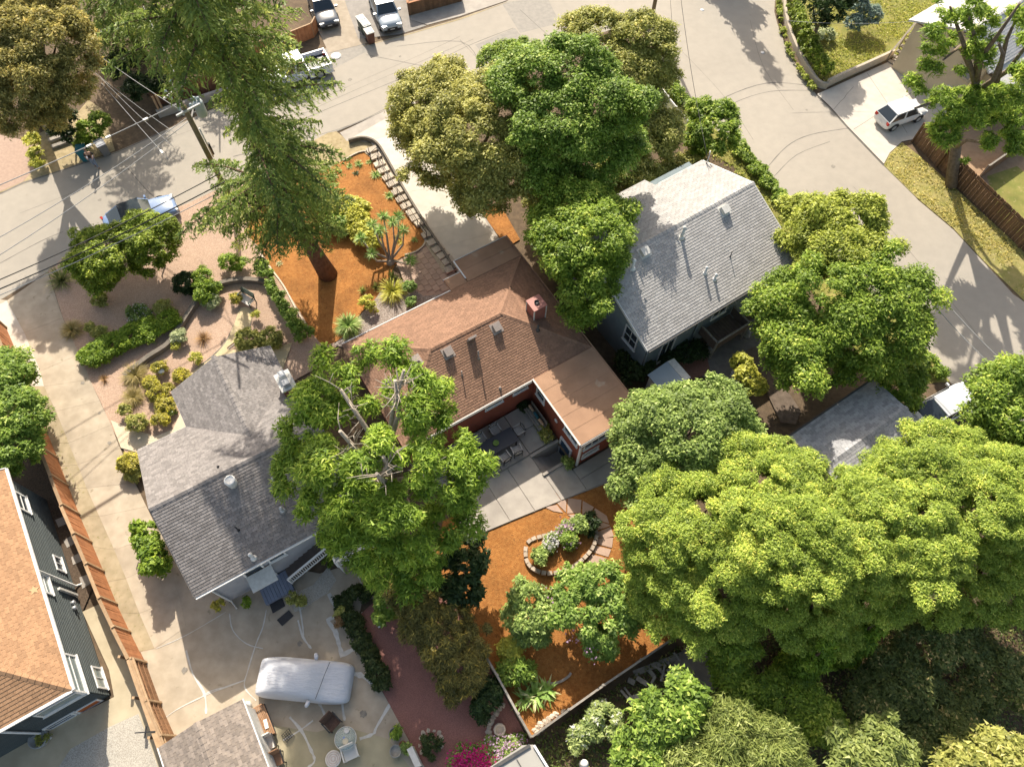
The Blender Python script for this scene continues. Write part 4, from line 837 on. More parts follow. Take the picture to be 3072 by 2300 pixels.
# concrete retaining walls round the right front lawn
edging([(2476, 262), (2530, 236), (2600, 205), (2672, 172)], .2, 0, .7, M_STONE, 'straight concrete retaining wall along the right driveway', 'retaining_wall', 'wall')
edging([(2347, -40), (2352, 50), (2375, 130), (2408, 195), (2448, 255), (2478, 266)], .22, 0, .5, M_STONE, 'long curved concrete wall along the right street and lawn', 'retaining_wall', 'wall')

# ------------------------------------------------------------------ fences
def fence(name, label, pts, h, m, step=.15, th=.025, gap=.008, posts=True, rail=True, mp=None, z0=0.0, cap=None, zig=0.0, off=.05):
    P = [at(*p) for p in pts]; root = empty(name, P[0], label, 'fence'); bm = {}
    for i in range(len(P) - 1):
        a, b = P[i], P[i + 1]; L = (b - a).length; d = (b - a).normalized(); nn = Vector((-d.y, d.x, 0)); an = math.atan2(d.y, d.x); k = max(1, int(L / step)); w = L / k - gap
        key = round(w, 3)
        if key not in bm: bm[key] = MB().box((0, 0, h / 2), (w, th, h)).mesh('board')
        for j in range(k):
            p = a + d * (j + .5) * L / k + nn * zig * (j % 2); place(bm[key], 'board', m, root, (p.x, p.y, z0 + rnd.uniform(-.01, .01)), (rnd.uniform(-.012, .012), 0, an))
        if posts: MB().box(a + nn * off + Vector((0, 0, z0 + h / 2 + .03)), (.1, .1, h + .06), an).build('post', mp or m, root)
        if rail: MB().bar(a + nn * off * .7 + Vector((0, 0, z0 + h * .85)), b + nn * off * .7 + Vector((0, 0, z0 + h * .85)), .04, .09).build('rail', mp or m, root)
        if cap: MB().bar(a + nn * .02 + Vector((0, 0, z0 + h + .02)), b + nn * .02 + Vector((0, 0, z0 + h + .02)), cap, .03).build('cap_rail', mp or m, root)
    return root
# the stepped redwood fence: each bay a little lower than the one before
bays = [(20, 985), (66, 1092), (105, 1190), (141, 1294), (174, 1376), (206, 1459), (239, 1544), (275, 1627), (312, 1714), (351, 1812), (391, 1896), (436, 1986)]
rfn = empty('redwood_fence', at(206, 1459), 'stepped orange redwood board fence along the left edge of the long driveway', 'fence'); hs = [1.75, 1.75, 1.75, 1.75, 1.75, 1.75, 1.8, 1.8, 1.8, 1.8, 1.8]
for i in range(len(bays) - 1):
    a, b = at(*bays[i]), at(*bays[i + 1]); h = hs[i]; d = (b - a).normalized(); nn = Vector((d.y, -d.x, 0)); an = math.atan2(d.y, d.x); L = (b - a).length; k = int(L / .145)
    bmh = MB().box((0, 0, h / 2), (L / k - .006, .022, h)).mesh('board'); a2 = a - nn * .10
    for j in range(k):
        p = a + d * (j + .5) * L / k + nn * .0 + nn * .12 * (i % 1); place(bmh, 'board', M_CEDARF, rfn, (p.x, p.y, rnd.uniform(-.008, .008) - .05 * j / k), (rnd.uniform(-.01, .01), 0, an))
    MB().box(a - nn * .0 + Vector((0, 0, h / 2 + .04)), (.1, .16, h + .1), an).build('post', M_CEDARO, rfn)
    MB().bar(a + nn * .05 + Vector((0, 0, h - .2)), b + nn * .05 + Vector((0, 0, h - .25)), .04, .09).build('rail', M_CEDARO, rfn)
    MB().bar(a + nn * .06 + Vector((0, 0, h + .02)), b + nn * .06 + Vector((0, 0, h - .04)), .16, .03).build('cap_rail', M_CEDARO, rfn)
MWOV = mat('woven_brown_panel', (.27, .145, .075), (.21, .11, .055), 5, .85, .3, 30, isl=.14)
f2 = fence('slatted_brown_fence', 'brown close slatted fence continuing the redwood fence down to the court garage', [(438, 1988), (482, 2109), (526, 2209), (570, 2310)], 1.75, MWOV, .07, .02, .006, cap=.1, mp=M_CEDARO)
for (ax, ay), (bx, by) in (((438, 1988), (482, 2109)), ((482, 2109), (526, 2209))):
    for zz_ in (.6, 1.1, 1.5): MB().bar(at(ax + 3, ay) + Vector((0, 0, zz_)), at(bx + 3, by) + Vector((0, 0, zz_)), .05, .025).build('batten', MWOV, f2)
MB().bar(at(390, 1975, 1.72), at(490, 2262, 1.72), .34, .05).build('arbor_beam', M_CEDARO, f2)
for p in ((420, 1982), (462, 2100), (508, 2215)): c = at(*p); MB().box(c + Vector((-.25, 0, .84)), (.12, .12, 1.68)).build('post', M_CEDARO, f2)
c = at(437, 2195, 1.7); mb = MB(); mb.box(c + Vector((0, 0, .06)), (.9, .05, .04), .1); mb.box(c + Vector((0, 0, .03)), (.06, .5, .04), .1); tag(mb.build('sprinkler_cross', M_METD), 'thin dark metal cross lying over the arbor beam', 'metal cross')
fence('brown_board_fence', 'tall brown board fence below the crooked pine at the right', [(2737, 426), (2810, 500), (2885, 575), (2968, 655), (3056, 742), (3200, 885)], 1.75, M_BROWNF, .15, .025, .01, zig=.02, off=-.06)
fence('yard_fence', 'short brown board fence crossing the bare yard behind the tall brown fence', [(2938, 535), (3020, 478), (3090, 430)], 1.2, M_BROWNF, .16, cap=.12, mp=M_OLDW)
fence('left_rear_fence', 'grey weathered fence between the red gravel bed and the rear mulch', [(1373, 1823), (1428, 1925), (1490, 2035), (1551, 2146), (1589, 2212)], 1.5, M_OLDW, .15, cap=.1)
fence('back_fence', 'brown fence with a pale cap along the far edge of the rear mulch', [(1592, 2213), (1700, 2135), (1800, 2064), (1910, 1990), (2022, 1914)], 1.35, M_BROWNF, .15, cap=.1, mp=M_OLDW)
fence('street_fence', 'orange slatted fence behind the white pickup', [(772, 172), (860, 146), (945, 112), (955, 92)], 1.2, M_CEDARF, .12, cap=.1, mp=M_CEDARO)
fence('hillside_fence', 'reddish brown fence behind the utility pole', [(470, 318), (560, 296), (690, 258), (770, 232)], 1.3, mat('reddish_fence', (.24, .10, .055), (.18, .075, .04), 4, .85, isl=.15), .15, cap=.1)
w_ = MB(); a, b = at(478, 352), at(770, 255); w_.bar(a + Vector((0, 0, .3)), b + Vector((0, 0, .3)), .25, .6); tag(w_.build('low_wall', M_CONCGR), 'low grey concrete wall at the street below the reddish brown fence', 'wall')
pk = fence('picket_fence', 'white picket fence half covered by the grey olive tree at the street corner', [(1970, 285), (1995, 320), (2020, 352), (2055, 392)], .95, M_WHITE, .14, .03, .07, cap=.06)
for p, lb in (((486, 350), 'weathered timber sign post left of the low concrete wall'), ((496, 346), 'second leaning timber post left of the low concrete wall')):
    c = at(*p); tag(MB().bar(c, c + Vector((-.1, .25, 1.6)), .14, .14).build('timber_post', M_CEDARO), lb, 'post')
# front planter box at the top
pb_ = empty('planter_box', at(1290, 40), 'brown timber planter box at the top edge beside the grey suv', 'planter'); q = [at(1228, 48), at(1385, 5), at(1370, -60), at(1215, -30)]
MB().prism(q, 0, .95).build('soil', M_DIRT, pb_)
for a, b in zip(q, q[1:] + q[:1]):
    L = (b - a).length; k = int(L / .2)
    for j in range(k): p = a.lerp(b, (j + .5) / k); dd = (b - a).normalized(); MB().box(p + Vector((0, 0, .55)), (L / k - .01, .05, 1.1), math.atan2(dd.y, dd.x)).build('board', M_BROWNF, pb_)
    MB().bar(a + Vector((0, 0, 1.12)), b + Vector((0, 0, 1.12)), .16, .05).build('cap_rail', M_CEDARF, pb_)
# hand rails of the step path
def pipe_rail(name, label, pts, h, posts):
    P = [at(*p) for p in pts]; r = empty(name, P[0], label, 'railing'); up = Vector((0, 0, h)); MB().tube([p + up for p in P], .025, 6).build('rail', M_METD, r); MB().tube([p + up * .5 for p in P], .015, 6).build('lower_rail', M_METD, r)
    for k in posts: MB().tube([P[k], P[k] + up], .025, 6).build('post', M_METD, r)
pipe_rail('hand_rail', 'dark pipe hand rail at the top of the step path', [(1110, 470), (1116, 490), (1136, 472), (1150, 492)], .95, (0, 1, 2, 3))
pipe_rail('step_rail', 'dark pipe rail running down the upper half of the step path', [(1136, 492), (1165, 540), (1195, 590), (1222, 630)], .85, (0, 1, 2, 3))
pipe_rail('lower_step_rail', 'dark pipe rail along the lower step pads', [(1222, 634), (1255, 685), (1282, 720)], .85, (1, 2))

# ------------------------------------------------------------------ vehicles
def paint(name, c, rough=.3): return mat(name, c, tuple(x * .96 for x in c), 3, rough, spec=.6)
def loft(st, n=None):
    """st: list of rings (equal length lists of 3D points) -> MB with end caps"""
    mb = MB(); k = len(st[0]); vs = [p for r in st for p in r]; fs = []
    for i in range(len(st) - 1):
        for j in range(k): fs.append((i * k + j, i * k + (j + 1) % k, (i + 1) * k + (j + 1) % k, (i + 1) * k + j))
    fs += [tuple(range(k))[::-1], tuple((len(st) - 1) * k + j for j in range(k))]; mb.add(vs, fs, True); return mb
def subsurf(o, n=1):
    m = o.modifiers.new('smooth', 'SUBSURF'); m.levels = n; m.render_levels = n; return o
def vehicle(name, label, cat, loc, rz, L, W, H, body, glass=(.60, .47, -.62, -.30), belt=.92, col=None, hood=.86, tail=.9, pickup=False, wheel_r=.33, rear_flat=False, roofmat=None, lights=True, plate=True):
    """front towards +X; glass = windscreen foot, windscreen head, rear window foot, rear window head as parts of half the length"""
    c = empty(name, loc, label, cat, None, rz); h = L / 2; w = W / 2
    def ring(x, zt, ww, z0=.26): return [(x, -ww * .9, z0), (x, -ww, z0 + .2), (x, -ww, zt * .72), (x, -ww * .93, zt * .95), (x, -ww * .6, zt + .01), (x, 0, zt + .025), (x, ww * .6, zt + .01), (x, ww * .93, zt * .95), (x, ww, zt * .72), (x, ww, z0 + .2), (x, ww * .9, z0), (x, 0, z0 - .02)]
    xr = glass[3] * h - .1 if pickup else -h
    st = [ring(h, hood * .62, w * .78), ring(h * .965, hood * .82, w * .9), ring(h * .88, hood * .95, w * .97), ring(h * glass[0] + .02, belt * .985, w), ring(h * .2, belt, w), ring(-h * .2, belt, w)]
    st += [ring(xr, belt, w)] if pickup else [ring(h * glass[2], tail if not rear_flat else belt, w * .99), ring(-h * .93, tail * .97, w * .95), ring(-h, tail * .68, w * .84)]
    b = subsurf(loft(st).build('body', col, c, ), 1) if False else None
    mb = loft(st); me = mb.mesh('body'); b = place(me, 'body', col, c, world=False); subsurf(b, 1)
    fb, ft, rb, rt = [g * h for g in glass]; wb, wr = w * .93, w * .74; zb, zr = belt - .03, H - .05
    A = [(fb, -wb, zb), (fb, wb, zb), (rb, wb, zb), (rb, -wb, zb)]; T = [(ft, -wr, zr), (ft, wr, zr), (rt, wr, zr), (rt, -wr, zr)]
    cab = MB(); cab.add(A + T, [(0, 1, 5, 4), (1, 2, 6, 5), (2, 3, 7, 6), (3, 0, 4, 7), (4, 5, 6, 7)]); place(cab.mesh('cabin'), 'cabin', col, c, world=False)
    rm = MB(); n_ = 6; vs = []
    for i in range(n_ + 1):
        for j in range(7):
            x = ft + .04 + (rt - ft - .08) * i / n_; y = (-1 + 2 * j / 6) * (wr + .01); vs.append((x, y, zr + .01 + .05 * (1 - (2 * i / n_ - 1) ** 2) ** .5 * .8 * (1 - (y / (wr + .05)) ** 2) + .012))
    rm.add(vs, [(i * 7 + j, i * 7 + j + 1, (i + 1) * 7 + j + 1, (i + 1) * 7 + j) for i in range(n_) for j in range(6)], True); place(rm.mesh('roof'), 'roof', roofmat or col, c, world=False)
    V = Vector
    def pane(nm, q, ins=.08, out=.012):
        q = [V(p) for p in q]; g = sum(q, V()) / 4; n = (q[1] - q[0]).cross(q[2] - q[0]).normalized()
        if n.dot(g - V((0, 0, .6))) < 0: n = -n
        q = [p + (g - p).normalized() * ins * 1.3 + n * out for p in q]; mb = MB(); mb.add(q + [p - n * .03 for p in q], [(0, 1, 2, 3), (0, 4, 5, 1), (1, 5, 6, 2), (2, 6, 7, 3), (3, 7, 4, 0)]); place(mb.mesh(nm), nm, MC.get('car_glass') or mat('car_glass', (.02, .028, .033), (.025, .032, .038), 2, .06, spec=.9), c, world=False)
    pane('windscreen', [A[0], A[1], T[1], T[0]], .07); pane('rear_window', [A[2], A[3], T[3], T[2]], .08)
    for s in (0, 1):
        a0, a1 = (A[1], A[2]) if s else (A[0], A[3]); t0, t1 = (T[1], T[2]) if s else (T[0], T[3]); mA = tuple((V(a0) + V(a1)) / 2); mT = tuple((V(t0) + V(t1)) / 2)
        pane('side_window', [a0, mA, mT, t0], .07); pane('side_window', [mA, a1, t1, mT], .07)
        y = w if s else -w
        mm = MB(); mm.box((fb - .12, y * 1.09, belt + .08), (.12, .2, .14)); place(mm.mesh('mirror'), 'mirror', col, c, world=False)
        for x in (h * .62, -h * .60):
            tb = MB(); tb.tube([(x, y * .78, wheel_r), (x, y * .80, wheel_r), (x, y * 1.0, wheel_r), (x, y * 1.015, wheel_r)], [wheel_r * .9, wheel_r, wheel_r, wheel_r * .92], 18); wo = place(tb.mesh('wheel'), 'wheel', M_TYRE, c, world=False)
            rb_ = MB(); rb_.tube([(x, y * .9, wheel_r), (x, y * 1.022, wheel_r)], wheel_r * .6, 12); place(rb_.mesh('rim'), 'rim', M_METAL, wo, world=False)
            ar = MB(); vs = []; 
            for k in range(11):
                a_ = PI * k / 10; vs += [(x + math.cos(a_) * wheel_r * 1.25, y * 1.004, wheel_r + math.sin(a_) * wheel_r * 1.2)]
            ar.add(vs, [list(range(11))]); place(ar.mesh('wheel_arch'), 'wheel_arch', M_BLACK, c, world=False)
        if lights:
            hl = MB(); hl.box((h * .955, y * .66, hood * .76), (.16, .36, .13), 0, Matrix.Rotation((-.35 if s else .35), 3, 'Z')); place(hl.mesh('headlight'), 'headlight', mat('headlight_lens', (.6, .62, .63), None, rough=.12, spec=.8), c, world=False)
            tl = MB(); tl.box((-h * .955, y * .74, tail * .80), (.14, .26, .2), 0, Matrix.Rotation((.35 if s else -.35), 3, 'Z')); place(tl.mesh('taillight'), 'taillight', mat('taillight_lens', (.42, .03, .02), None, rough=.2), c, world=False)
    if plate:
        for x, z in ((h + .005, .42), (-h - .005, .55)): pm = MB(); pm.box((x, 0, z), (.02, .36, .16)); place(pm.mesh('plate'), 'plate', M_WHITE, c, world=False)
    gr = MB(); gr.box((h * .992, 0, hood * .55), (.05, w * .9, .14)); place(gr.mesh('grille'), 'grille', M_BLACK, c, world=False)
    bp = MB(); bp.box((h * .985, 0, .36), (.1, w * 1.5, .16)); place(bp.mesh('bumper'), 'bumper', M_BLACK, c, world=False)
    if pickup:
        x1 = xr - .06; x0 = -h; zb_ = belt + .02
        for nm, cc_, d in (('bed_floor', ((x0 + x1) / 2, 0, .62), (x1 - x0, W * .88, .06)), ('bed_side', ((x0 + x1) / 2, w - .05, .66), (x1 - x0, .1, zb_ - .32)), ('bed_side', ((x0 + x1) / 2, -w + .05, .66), (x1 - x0, .1, zb_ - .32)), ('tailgate', (x0 + .04, 0, .66), (.08, W * .9, zb_ - .36)), ('bed_front', (x1 - .03, 0, .7), (.06, W * .88, zb_ - .4))):
            m_ = MB(); m_.box(cc_, d); place(m_.mesh(nm), nm, M_BLACK if nm == 'bed_floor' else col, c, world=False)
        m_ = MB(); m_.box((x0 + .5, -.25, .68), (.5, .6, .07)); place(m_.mesh('bed_board'), 'bed_board', M_WHITEG, c, world=False)
        m_ = MB(); m_.bar((x0 - .05, 0, .42), (x0 - .3, 0, .42), .08, .08); place(m_.mesh('tow_hitch'), 'tow_hitch', M_METD, c, world=False)
    return c
def head(a, b): d = at(*b) - at(*a); return math.atan2(d.y, d.x)
vehicle('blue_sedan', 'glossy blue four door sedan parked at the kerb beside the round shrubs', 'car', at(432, 662), head((330, 690), (545, 612)), 4.75, 1.85, 1.45, None, (.36, .12, -.84, -.42), .88, paint('blue_car_paint', (.17, .25, .42), .22), .8, .9, roofmat=M_GLASS)
vehicle('white_pickup', 'white pickup truck with an open bed parked under the deodar cedar', 'truck', at(893, 232), head((985, 205), (800, 262)), 5.3, 1.95, 1.75, None, (.42, .22, -.30, -.24), 1.05, paint('white_truck_paint', (.66, .68, .74), .35), 1.02, 1.0, pickup=True, wheel_r=.38)
vehicle('grey_suv', 'silver grey crossover with its nose at the top street', 'car', at(1158, 52), head((1130, -30), (1190, 108)), 4.5, 1.85, 1.6, None, (.46, .2, -.94, -.78), 1.0, paint('silver_grey_paint', (.36, .41, .46), .28), .95, 1.0)
vehicle('dark_car', 'dark grey car in the shade left of the rubbish bins', 'car', at(972, 42), head((940, -50), (1000, 90)), 4.5, 1.8, 1.5, None, (.42, .16, -.9, -.6), .92, paint('dark_grey_paint', (.10, .11, .13), .25), .86, .92)
vehicle('white_hatchback', 'small white hatchback parked on the pale driveway at the right', 'car', at(2690, 360), head((2620, 375), (2760, 325)), 3.75, 1.7, 1.48, None, (.50, .26, -.97, -.66), .95, paint('white_car_paint', (.68, .67, .66), .3), .9, .98, rear_flat=True)
vehicle('silver_car', 'silver car half hidden behind the small shingled garage', 'car', at(2812, 1235), head((2760, 1262), (2880, 1198)), 4.4, 1.8, 1.48, None, (.5, .3, -.8, -.34), .9, paint('silver_paint', (.55, .56, .58), .35), .84, .9)

# the car under its cover
def covered_car():
    c = empty('covered_car', at(922, 2042), 'car under a fitted white cover in the middle of the court', 'car', None, head((780, 2040), (1060, 2062)))
    L, W = 4.5, 1.95; h = L / 2; w = W / 2; st = []
    prof = [(-h, .55, .70), (-h * .985, .8, .82), (-h * .9, 1.05, .92), (-h * .72, 1.33, .98), (-h * .3, 1.50, 1.0), (h * .05, 1.47, 1.0), (h * .2, 1.36, 1.0), (h * .42, 1.0, 1.0), (h * .6, .93, 1.0), (h * .8, .86, .97), (h * .93, .74, .90), (h * .99, .55, .80), (h, .35, .72)]
    for x, zt, f in prof:
        tall = max(0, (zt - .95) / .5); r = []
        for a, b, in ((-1.0, .06), (-1.0, .45), (-.985, .74), (-.93 + .0 * tall, .90), (-.78 - .0 * tall + .06 * tall, .975), (-.4, 1.0), (0, 1.01), (.4, 1.0), (.78 - .06 * tall, .975), (.93, .90), (.985, .74), (1.0, .45), (1.0, .06)):
            yy = a * w * f; zz = zt * b
            if tall > 0 and b > .6: yy *= 1 - .30 * tall * (b - .6) / .4
            r.append((x, yy + rnd.uniform(-.022, .022), max(zz, .05) + rnd.uniform(-.02, .02)))
        r.append((x, 0, .05)); st.append(r)
    mc = mat('car_cover_cloth', (.60, .61, .65), (.56, .57, .61), 1.2, .75, .55, 2.2, dist_=.12, stretch=(-.1, (1, 4, 1)))
    me = loft(st).mesh('cover'); o = place(me, 'cover', mc, c, world=False); subsurf(o, 2)
    for s in (-1, 1):
        mb = MB(); mb.tube([(h * .22, s * w * .9, .98), (h * .2, s * (w + .14), 1.02), (h * .17, s * (w + .24), .98)], [.11, .12, .06], 8); subsurf(place(mb.mesh('mirror_pocket'), 'mirror_pocket', mc, c, world=False), 1)
    mb = MB(); mb.tube([(h * .36, -w * .85, 1.09), (h * .42, -w * .3, 1.16), (h * .47, w * .3, 1.15), (h * .52, w * .88, 1.0)], .012, 5); place(mb.mesh('tie_cord'), 'tie_cord', M_METD, c, world=False)
covered_car()

# ------------------------------------------------------------------ person
def skin(name, joints, edges, m, parent, root=0, sub=1):
    me = bpy.data.meshes.new(name); me.from_pydata([j[0] for j in joints], edges, []); me.materials.append(m); o = bpy.data.objects.new(name, me); COL.objects.link(o); o.parent = parent
    o.modifiers.new('skin', 'SKIN').use_smooth_shade = True; sv = me.skin_vertices[0]
    for k, j in enumerate(joints):
        r = j[1]; sv.data[k].radius = r if hasattr(r, '__len__') else (r, r); sv.data[k].use_root = k == root
    subsurf(o, sub); return o
def person():
    p = empty('person', at(292, 503), 'person in black top and faded jeans walking past the left bins', 'person', None, R(-70))
    SK = mat('skin', (.42, .26, .19), (.39, .235, .17), 5, .6); BK = mat('black_top', (.022, .02, .022), (.03, .027, .028), 6, .85); JN = mat('faded_jeans', (.20, .24, .31), (.16, .195, .26), 6, .85); HR = mat('brown_hair', (.06, .035, .022), (.09, .05, .03), 20, .7)
    # one body: trunk, neck, arms bent to the waist, legs in stride
    J = [((0, 0, .95), (.14, .16)), ((.01, 0, 1.15), (.12, .15)), ((.03, 0, 1.36), (.12, .17)), ((.05, 0, 1.47), (.06, .06)), ((.06, 0, 1.56), (.055, .055)),
         ((.03, .2, 1.40), .062), ((-.02, .30, 1.15), .045), ((.16, .20, 1.02), .032), ((.03, -.2, 1.40), .062), ((-.02, -.30, 1.15), .045), ((.16, -.20, 1.02), .032),
         ((.0, .1, .88), .095), ((.12, .11, .50), .066), ((.10, .11, .10), .045), ((.24, .12, .05), (.05, .035)), ((.0, -.1, .88), .095), ((-.02, -.11, .50), .066), ((-.18, -.11, .13), .045), ((-.06, -.11, .06), (.05, .035))]
    E_ = [(0, 1), (1, 2), (2, 3), (3, 4), (2, 5), (5, 6), (6, 7), (2, 8), (8, 9), (9, 10), (0, 11), (11, 12), (12, 13), (13, 14), (0, 15), (15, 16), (16, 17), (17, 18)]
    skin('body', J, E_, SK, p, 0, 2)
    T = [(j[0], tuple(x * 1.12 for x in (j[1] if hasattr(j[1], '__len__') else (j[1], j[1])))) for j in (J[0], J[1], J[2], J[5], J[6], J[8], J[9])]
    skin('top', T, [(0, 1), (1, 2), (2, 3), (3, 4), (2, 5), (5, 6)], BK, p, 0, 2)
    K = [(j[0], tuple(x * 1.16 for x in (j[1] if hasattr(j[1], '__len__') else (j[1], j[1])))) for j in (J[0], J[11], J[12], J[13], J[15], J[16], J[17])]
    skin('jeans', K, [(0, 1), (1, 2), (2, 3), (0, 4), (4, 5), (5, 6)], JN, p, 0, 2)
    for a, b in ((13, 14), (17, 18)):
        q0 = Vector(J[a][0]); q1 = Vector(J[b][0]); skin('shoe', [(tuple(q0 - Vector((.02, 0, .03))), .05), (tuple(q0.lerp(q1, .5) - Vector((0, 0, .03))), (.055, .04)), (tuple(q1), (.05, .035))], [(0, 1), (1, 2)], M_BLACK, p, 0, 1)
    # head with face
    hd = MB(); vs = []; fs = []; cx, cz = .09, 1.68
    for i in range(9):
        th = PI * i / 8
        for k in range(12):
            ph = 2 * PI * k / 12; x = .098 * math.sin(th) * math.cos(ph); y = .076 * math.sin(th) * math.sin(ph); z = .118 * math.cos(th)
            if z < -.03: x = x * .86 + .012
            vs.append((cx + x, y, cz + z))
    for i in range(8):
        for k in range(12): fs.append((i * 12 + k, i * 12 + (k + 1) % 12, (i + 1) * 12 + (k + 1) % 12, (i + 1) * 12 + k))
    hd.add(vs, fs, True); hh = place(hd.mesh('head'), 'head', SK, p, world=False)
    for nm, c_, d, m_ in (('nose', (cx + .1, 0, cz - .01), (.035, .03, .045), SK), ('mouth', (cx + .088, 0, cz - .055), (.02, .05, .012), mat('lips', (.3, .1, .09), None)), ('eye', (cx + .088, .032, cz + .012), (.016, .026, .014), M_BLACK), ('eye', (cx + .088, -.032, cz + .012), (.016, .026, .014), M_BLACK), ('ear', (cx - .005, .08, cz), (.04, .015, .055), SK), ('ear', (cx - .005, -.08, cz), (.04, .015, .055), SK)):
        mb = MB(); mb.box(c_, d); subsurf(place(mb.mesh(nm), nm, m_, hh, world=False), 2)
    hr = MB(); vs = [(cx - .012 + (v[0] - cx) * 1.1, v[1] * 1.13, cz + .01 + (v[2] - cz) * 1.09) for v in vs]
    hr.add(vs, [f for f in fs if min(vs[i][2] for i in f) > cz + .03 or (max(vs[i][0] for i in f) < cx + .02 and min(vs[i][2] for i in f) > cz - .08)], True); place(hr.mesh('hair'), 'hair', HR, p, world=False)
    for s in (1, -1):
        w0 = Vector((.16, .20 * s, 1.02)); d = Vector((.9, -.42 * s, -.1)).normalized(); sd = Vector((.3 * s * 0, 0, 1)); jn = [(tuple(w0), .03), (tuple(w0 + d * .05), (.03, .016)), (tuple(w0 + d * .085), (.036, .014))]; ed = [(0, 1), (1, 2)]
        for f, ln in ((-.03, .06), (-.01, .072), (.011, .068), (.031, .05)):
            b = len(jn); q = w0 + d * .09 + Vector((0, 0, f)); q2 = q + d * ln * .55; q3 = q2 + (d + Vector((-.5, -.5 * s, -.2))).normalized() * ln * .5; jn += [(tuple(q), .0085), (tuple(q2), .008), (tuple(q3), .0065)]; ed += [(2, b), (b, b + 1), (b + 1, b + 2)]
        b = len(jn); jn += [(tuple(w0 + d * .045 + Vector((0, 0, .035))), .010), (tuple(w0 + d * .085 + Vector((.01, 0, .058))), .009)]; ed += [(1, b), (b, b + 1)]
        skin('hand', jn, ed, SK, p, 0, 1)
person()

# ------------------------------------------------------------------ bins, poles, wires
def bin_(px, py, rz, mb_, ml, label, h=1.05):
    c = at(px, py); b = empty('wheelie_bin', c, label, 'bin', 'wheelie bins at the kerb', rz)
    m = MB(); lo = [(-.24, -.28, .06), (.24, -.28, .06), (.24, .24, .06), (-.24, .24, .06)]; hi = [(-.29, -.36, h - .06), (.29, -.36, h - .06), (.29, .34, h - .06), (-.29, .34, h - .06)]
    m.add(lo + hi, [(3, 2, 1, 0), (4, 5, 6, 7)] + [(i, (i + 1) % 4, 4 + (i + 1) % 4, 4 + i) for i in range(4)]); place(m.mesh('bin_body'), 'bin_body', mb_, b, world=False)
    m = MB(); m.box((0, 0, h - .01), (.64, .76, .07)); m.box((0, .02, h + .035), (.5, .56, .03)); place(m.mesh('lid'), 'lid', ml, b, world=False)
    for s in (-1, 1): m = MB(); m.tube([(s * .22, .3, .12), (s * .28, .3, .12)], .12, 10); place(m.mesh('wheel'), 'wheel', M_BLACK, b, world=False)
    m = MB(); m.bar((-.25, .41, h - .05), (.25, .41, h - .05), .04, .04); place(m.mesh('handle'), 'handle', ml, b, world=False)
MGB = mat('grey_green_bin', (.10, .125, .105), (.085, .11, .09), 4, .6); MLB = mat('pale_lid', (.52, .52, .49), (.46, .46, .43), 4, .6)
bin_(1090, 92, R(33), MGB, MLB, 'grey green wheelie bin with a pale lid, farthest of the row at the top street', 1.1)
bin_(1103, 108, R(33), MGB, mat('pale_lid_worn', (.45, .45, .44), (.4, .4, .39), 4, .6), 'wheelie bin with a worn lid, middle of the row at the top street', 1.1)
bin_(1113, 128, R(30), mat('brown_bin', (.13, .055, .04), (.11, .045, .032), 4, .6), MLB, 'brown wheelie bin nearest the street in the row at the top', 1.05)
bin_(262, 478, R(15), mat('teal_bin', (.03, .16, .18), (.025, .13, .15), 4, .6), MC['teal_bin'], 'teal wheelie bin behind the walking person')
bin_(320, 462, R(40), mat('grey_bin', (.20, .195, .19), (.17, .165, .16), 4, .6), mat('light_grey_lid', (.36, .37, .4), (.32, .33, .36), 4, .5), 'grey wheelie bin to the right of the walking person')

up_ = empty('utility_pole', at(700, 612), 'brown wooden utility pole with a grey transformer beside the deodar cedar', 'utility pole')
pt = at(516, 252, 13.70); pb0 = at(700, 612); ax = (pt - pb0)
MB().tube([pb0, pb0 + ax * .5, pb0 + ax * .86], [.17, .15, .14], 10).build('pole', M_POLE, up_); MB().tube([pb0 + ax * .84, pt], [.075, .07], 8).build('pole_top', mat('pale_wood', (.45, .41, .35), (.38, .34, .29), 6, .8), up_)
def ins(p, s=1.0):
    o = MB(); o.lathe(p, [(.05, 0), (.09, .05), (.06, .08), (.1, .13), (.06, .17), (.09, .22), (.03, .27)], 8); return o
for px, py, z in ((514, 250, 9.65), (500, 282, 8.87), (515, 300, 8.58), (540, 332, 8.15), (552, 345, 8.01), (580, 300, 8.72), (575, 322, 8.29), (588, 330, 8.01)): ins(at(px, py, z)).build('insulator', mat('pale_insulator', (.38, .45, .47), (.3, .37, .39), 5, .3), up_)
MB().bar(at(492, 296, 12.47), at(560, 246, 12.98), .09, .09).build('cross_arm', M_WHITEG, up_); MB().bar(at(530, 348, 11.45), at(600, 312, 11.75), .1, .1).build('cross_arm', M_METAL, up_)
tc = at(609, 345, 9.71); MB().lathe(tc, [(.26, 0), (.29, .04), (.29, .85), (.27, .9), (.12, .95)], 18).build('transformer', mat('transformer_grey', (.33, .37, .38), (.29, .33, .34), 2, .4), up_)
MB().bar(tc + Vector((-.3, .1, .5)), pb0 + ax * .76, .1, .1).build('transformer_bracket', M_METD, up_)
for k in range(2): ins(tc + Vector((.1 - .2 * k, .05, .9))).build('bushing', MC['pale_insulator'], up_)
MB().tube([at(598, 385, 7.98), at(640, 470, 5.32)], .05, 6).build('riser_conduit', M_WHITEG, up_); MB().tube([at(625, 430, 6.55), at(640, 462, 5.52)], .08, 6).build('riser_box', M_METD, up_)
po = empty('far_utility_pole', at(1957, 47), 'plain wooden utility pole at the street corner on the top edge', 'utility pole')
MB().tube([at(1957, 47), at(1957, 47) + Vector((0, .2, 9.5))], [.17, .12], 10).build('pole', M_POLE, po); MB().bar(at(1957, 47) + Vector((-1.1, .2, 8.9)), at(1957, 47) + Vector((1.1, .2, 8.9)), .1, .12).build('cross_arm', M_POLE, po)
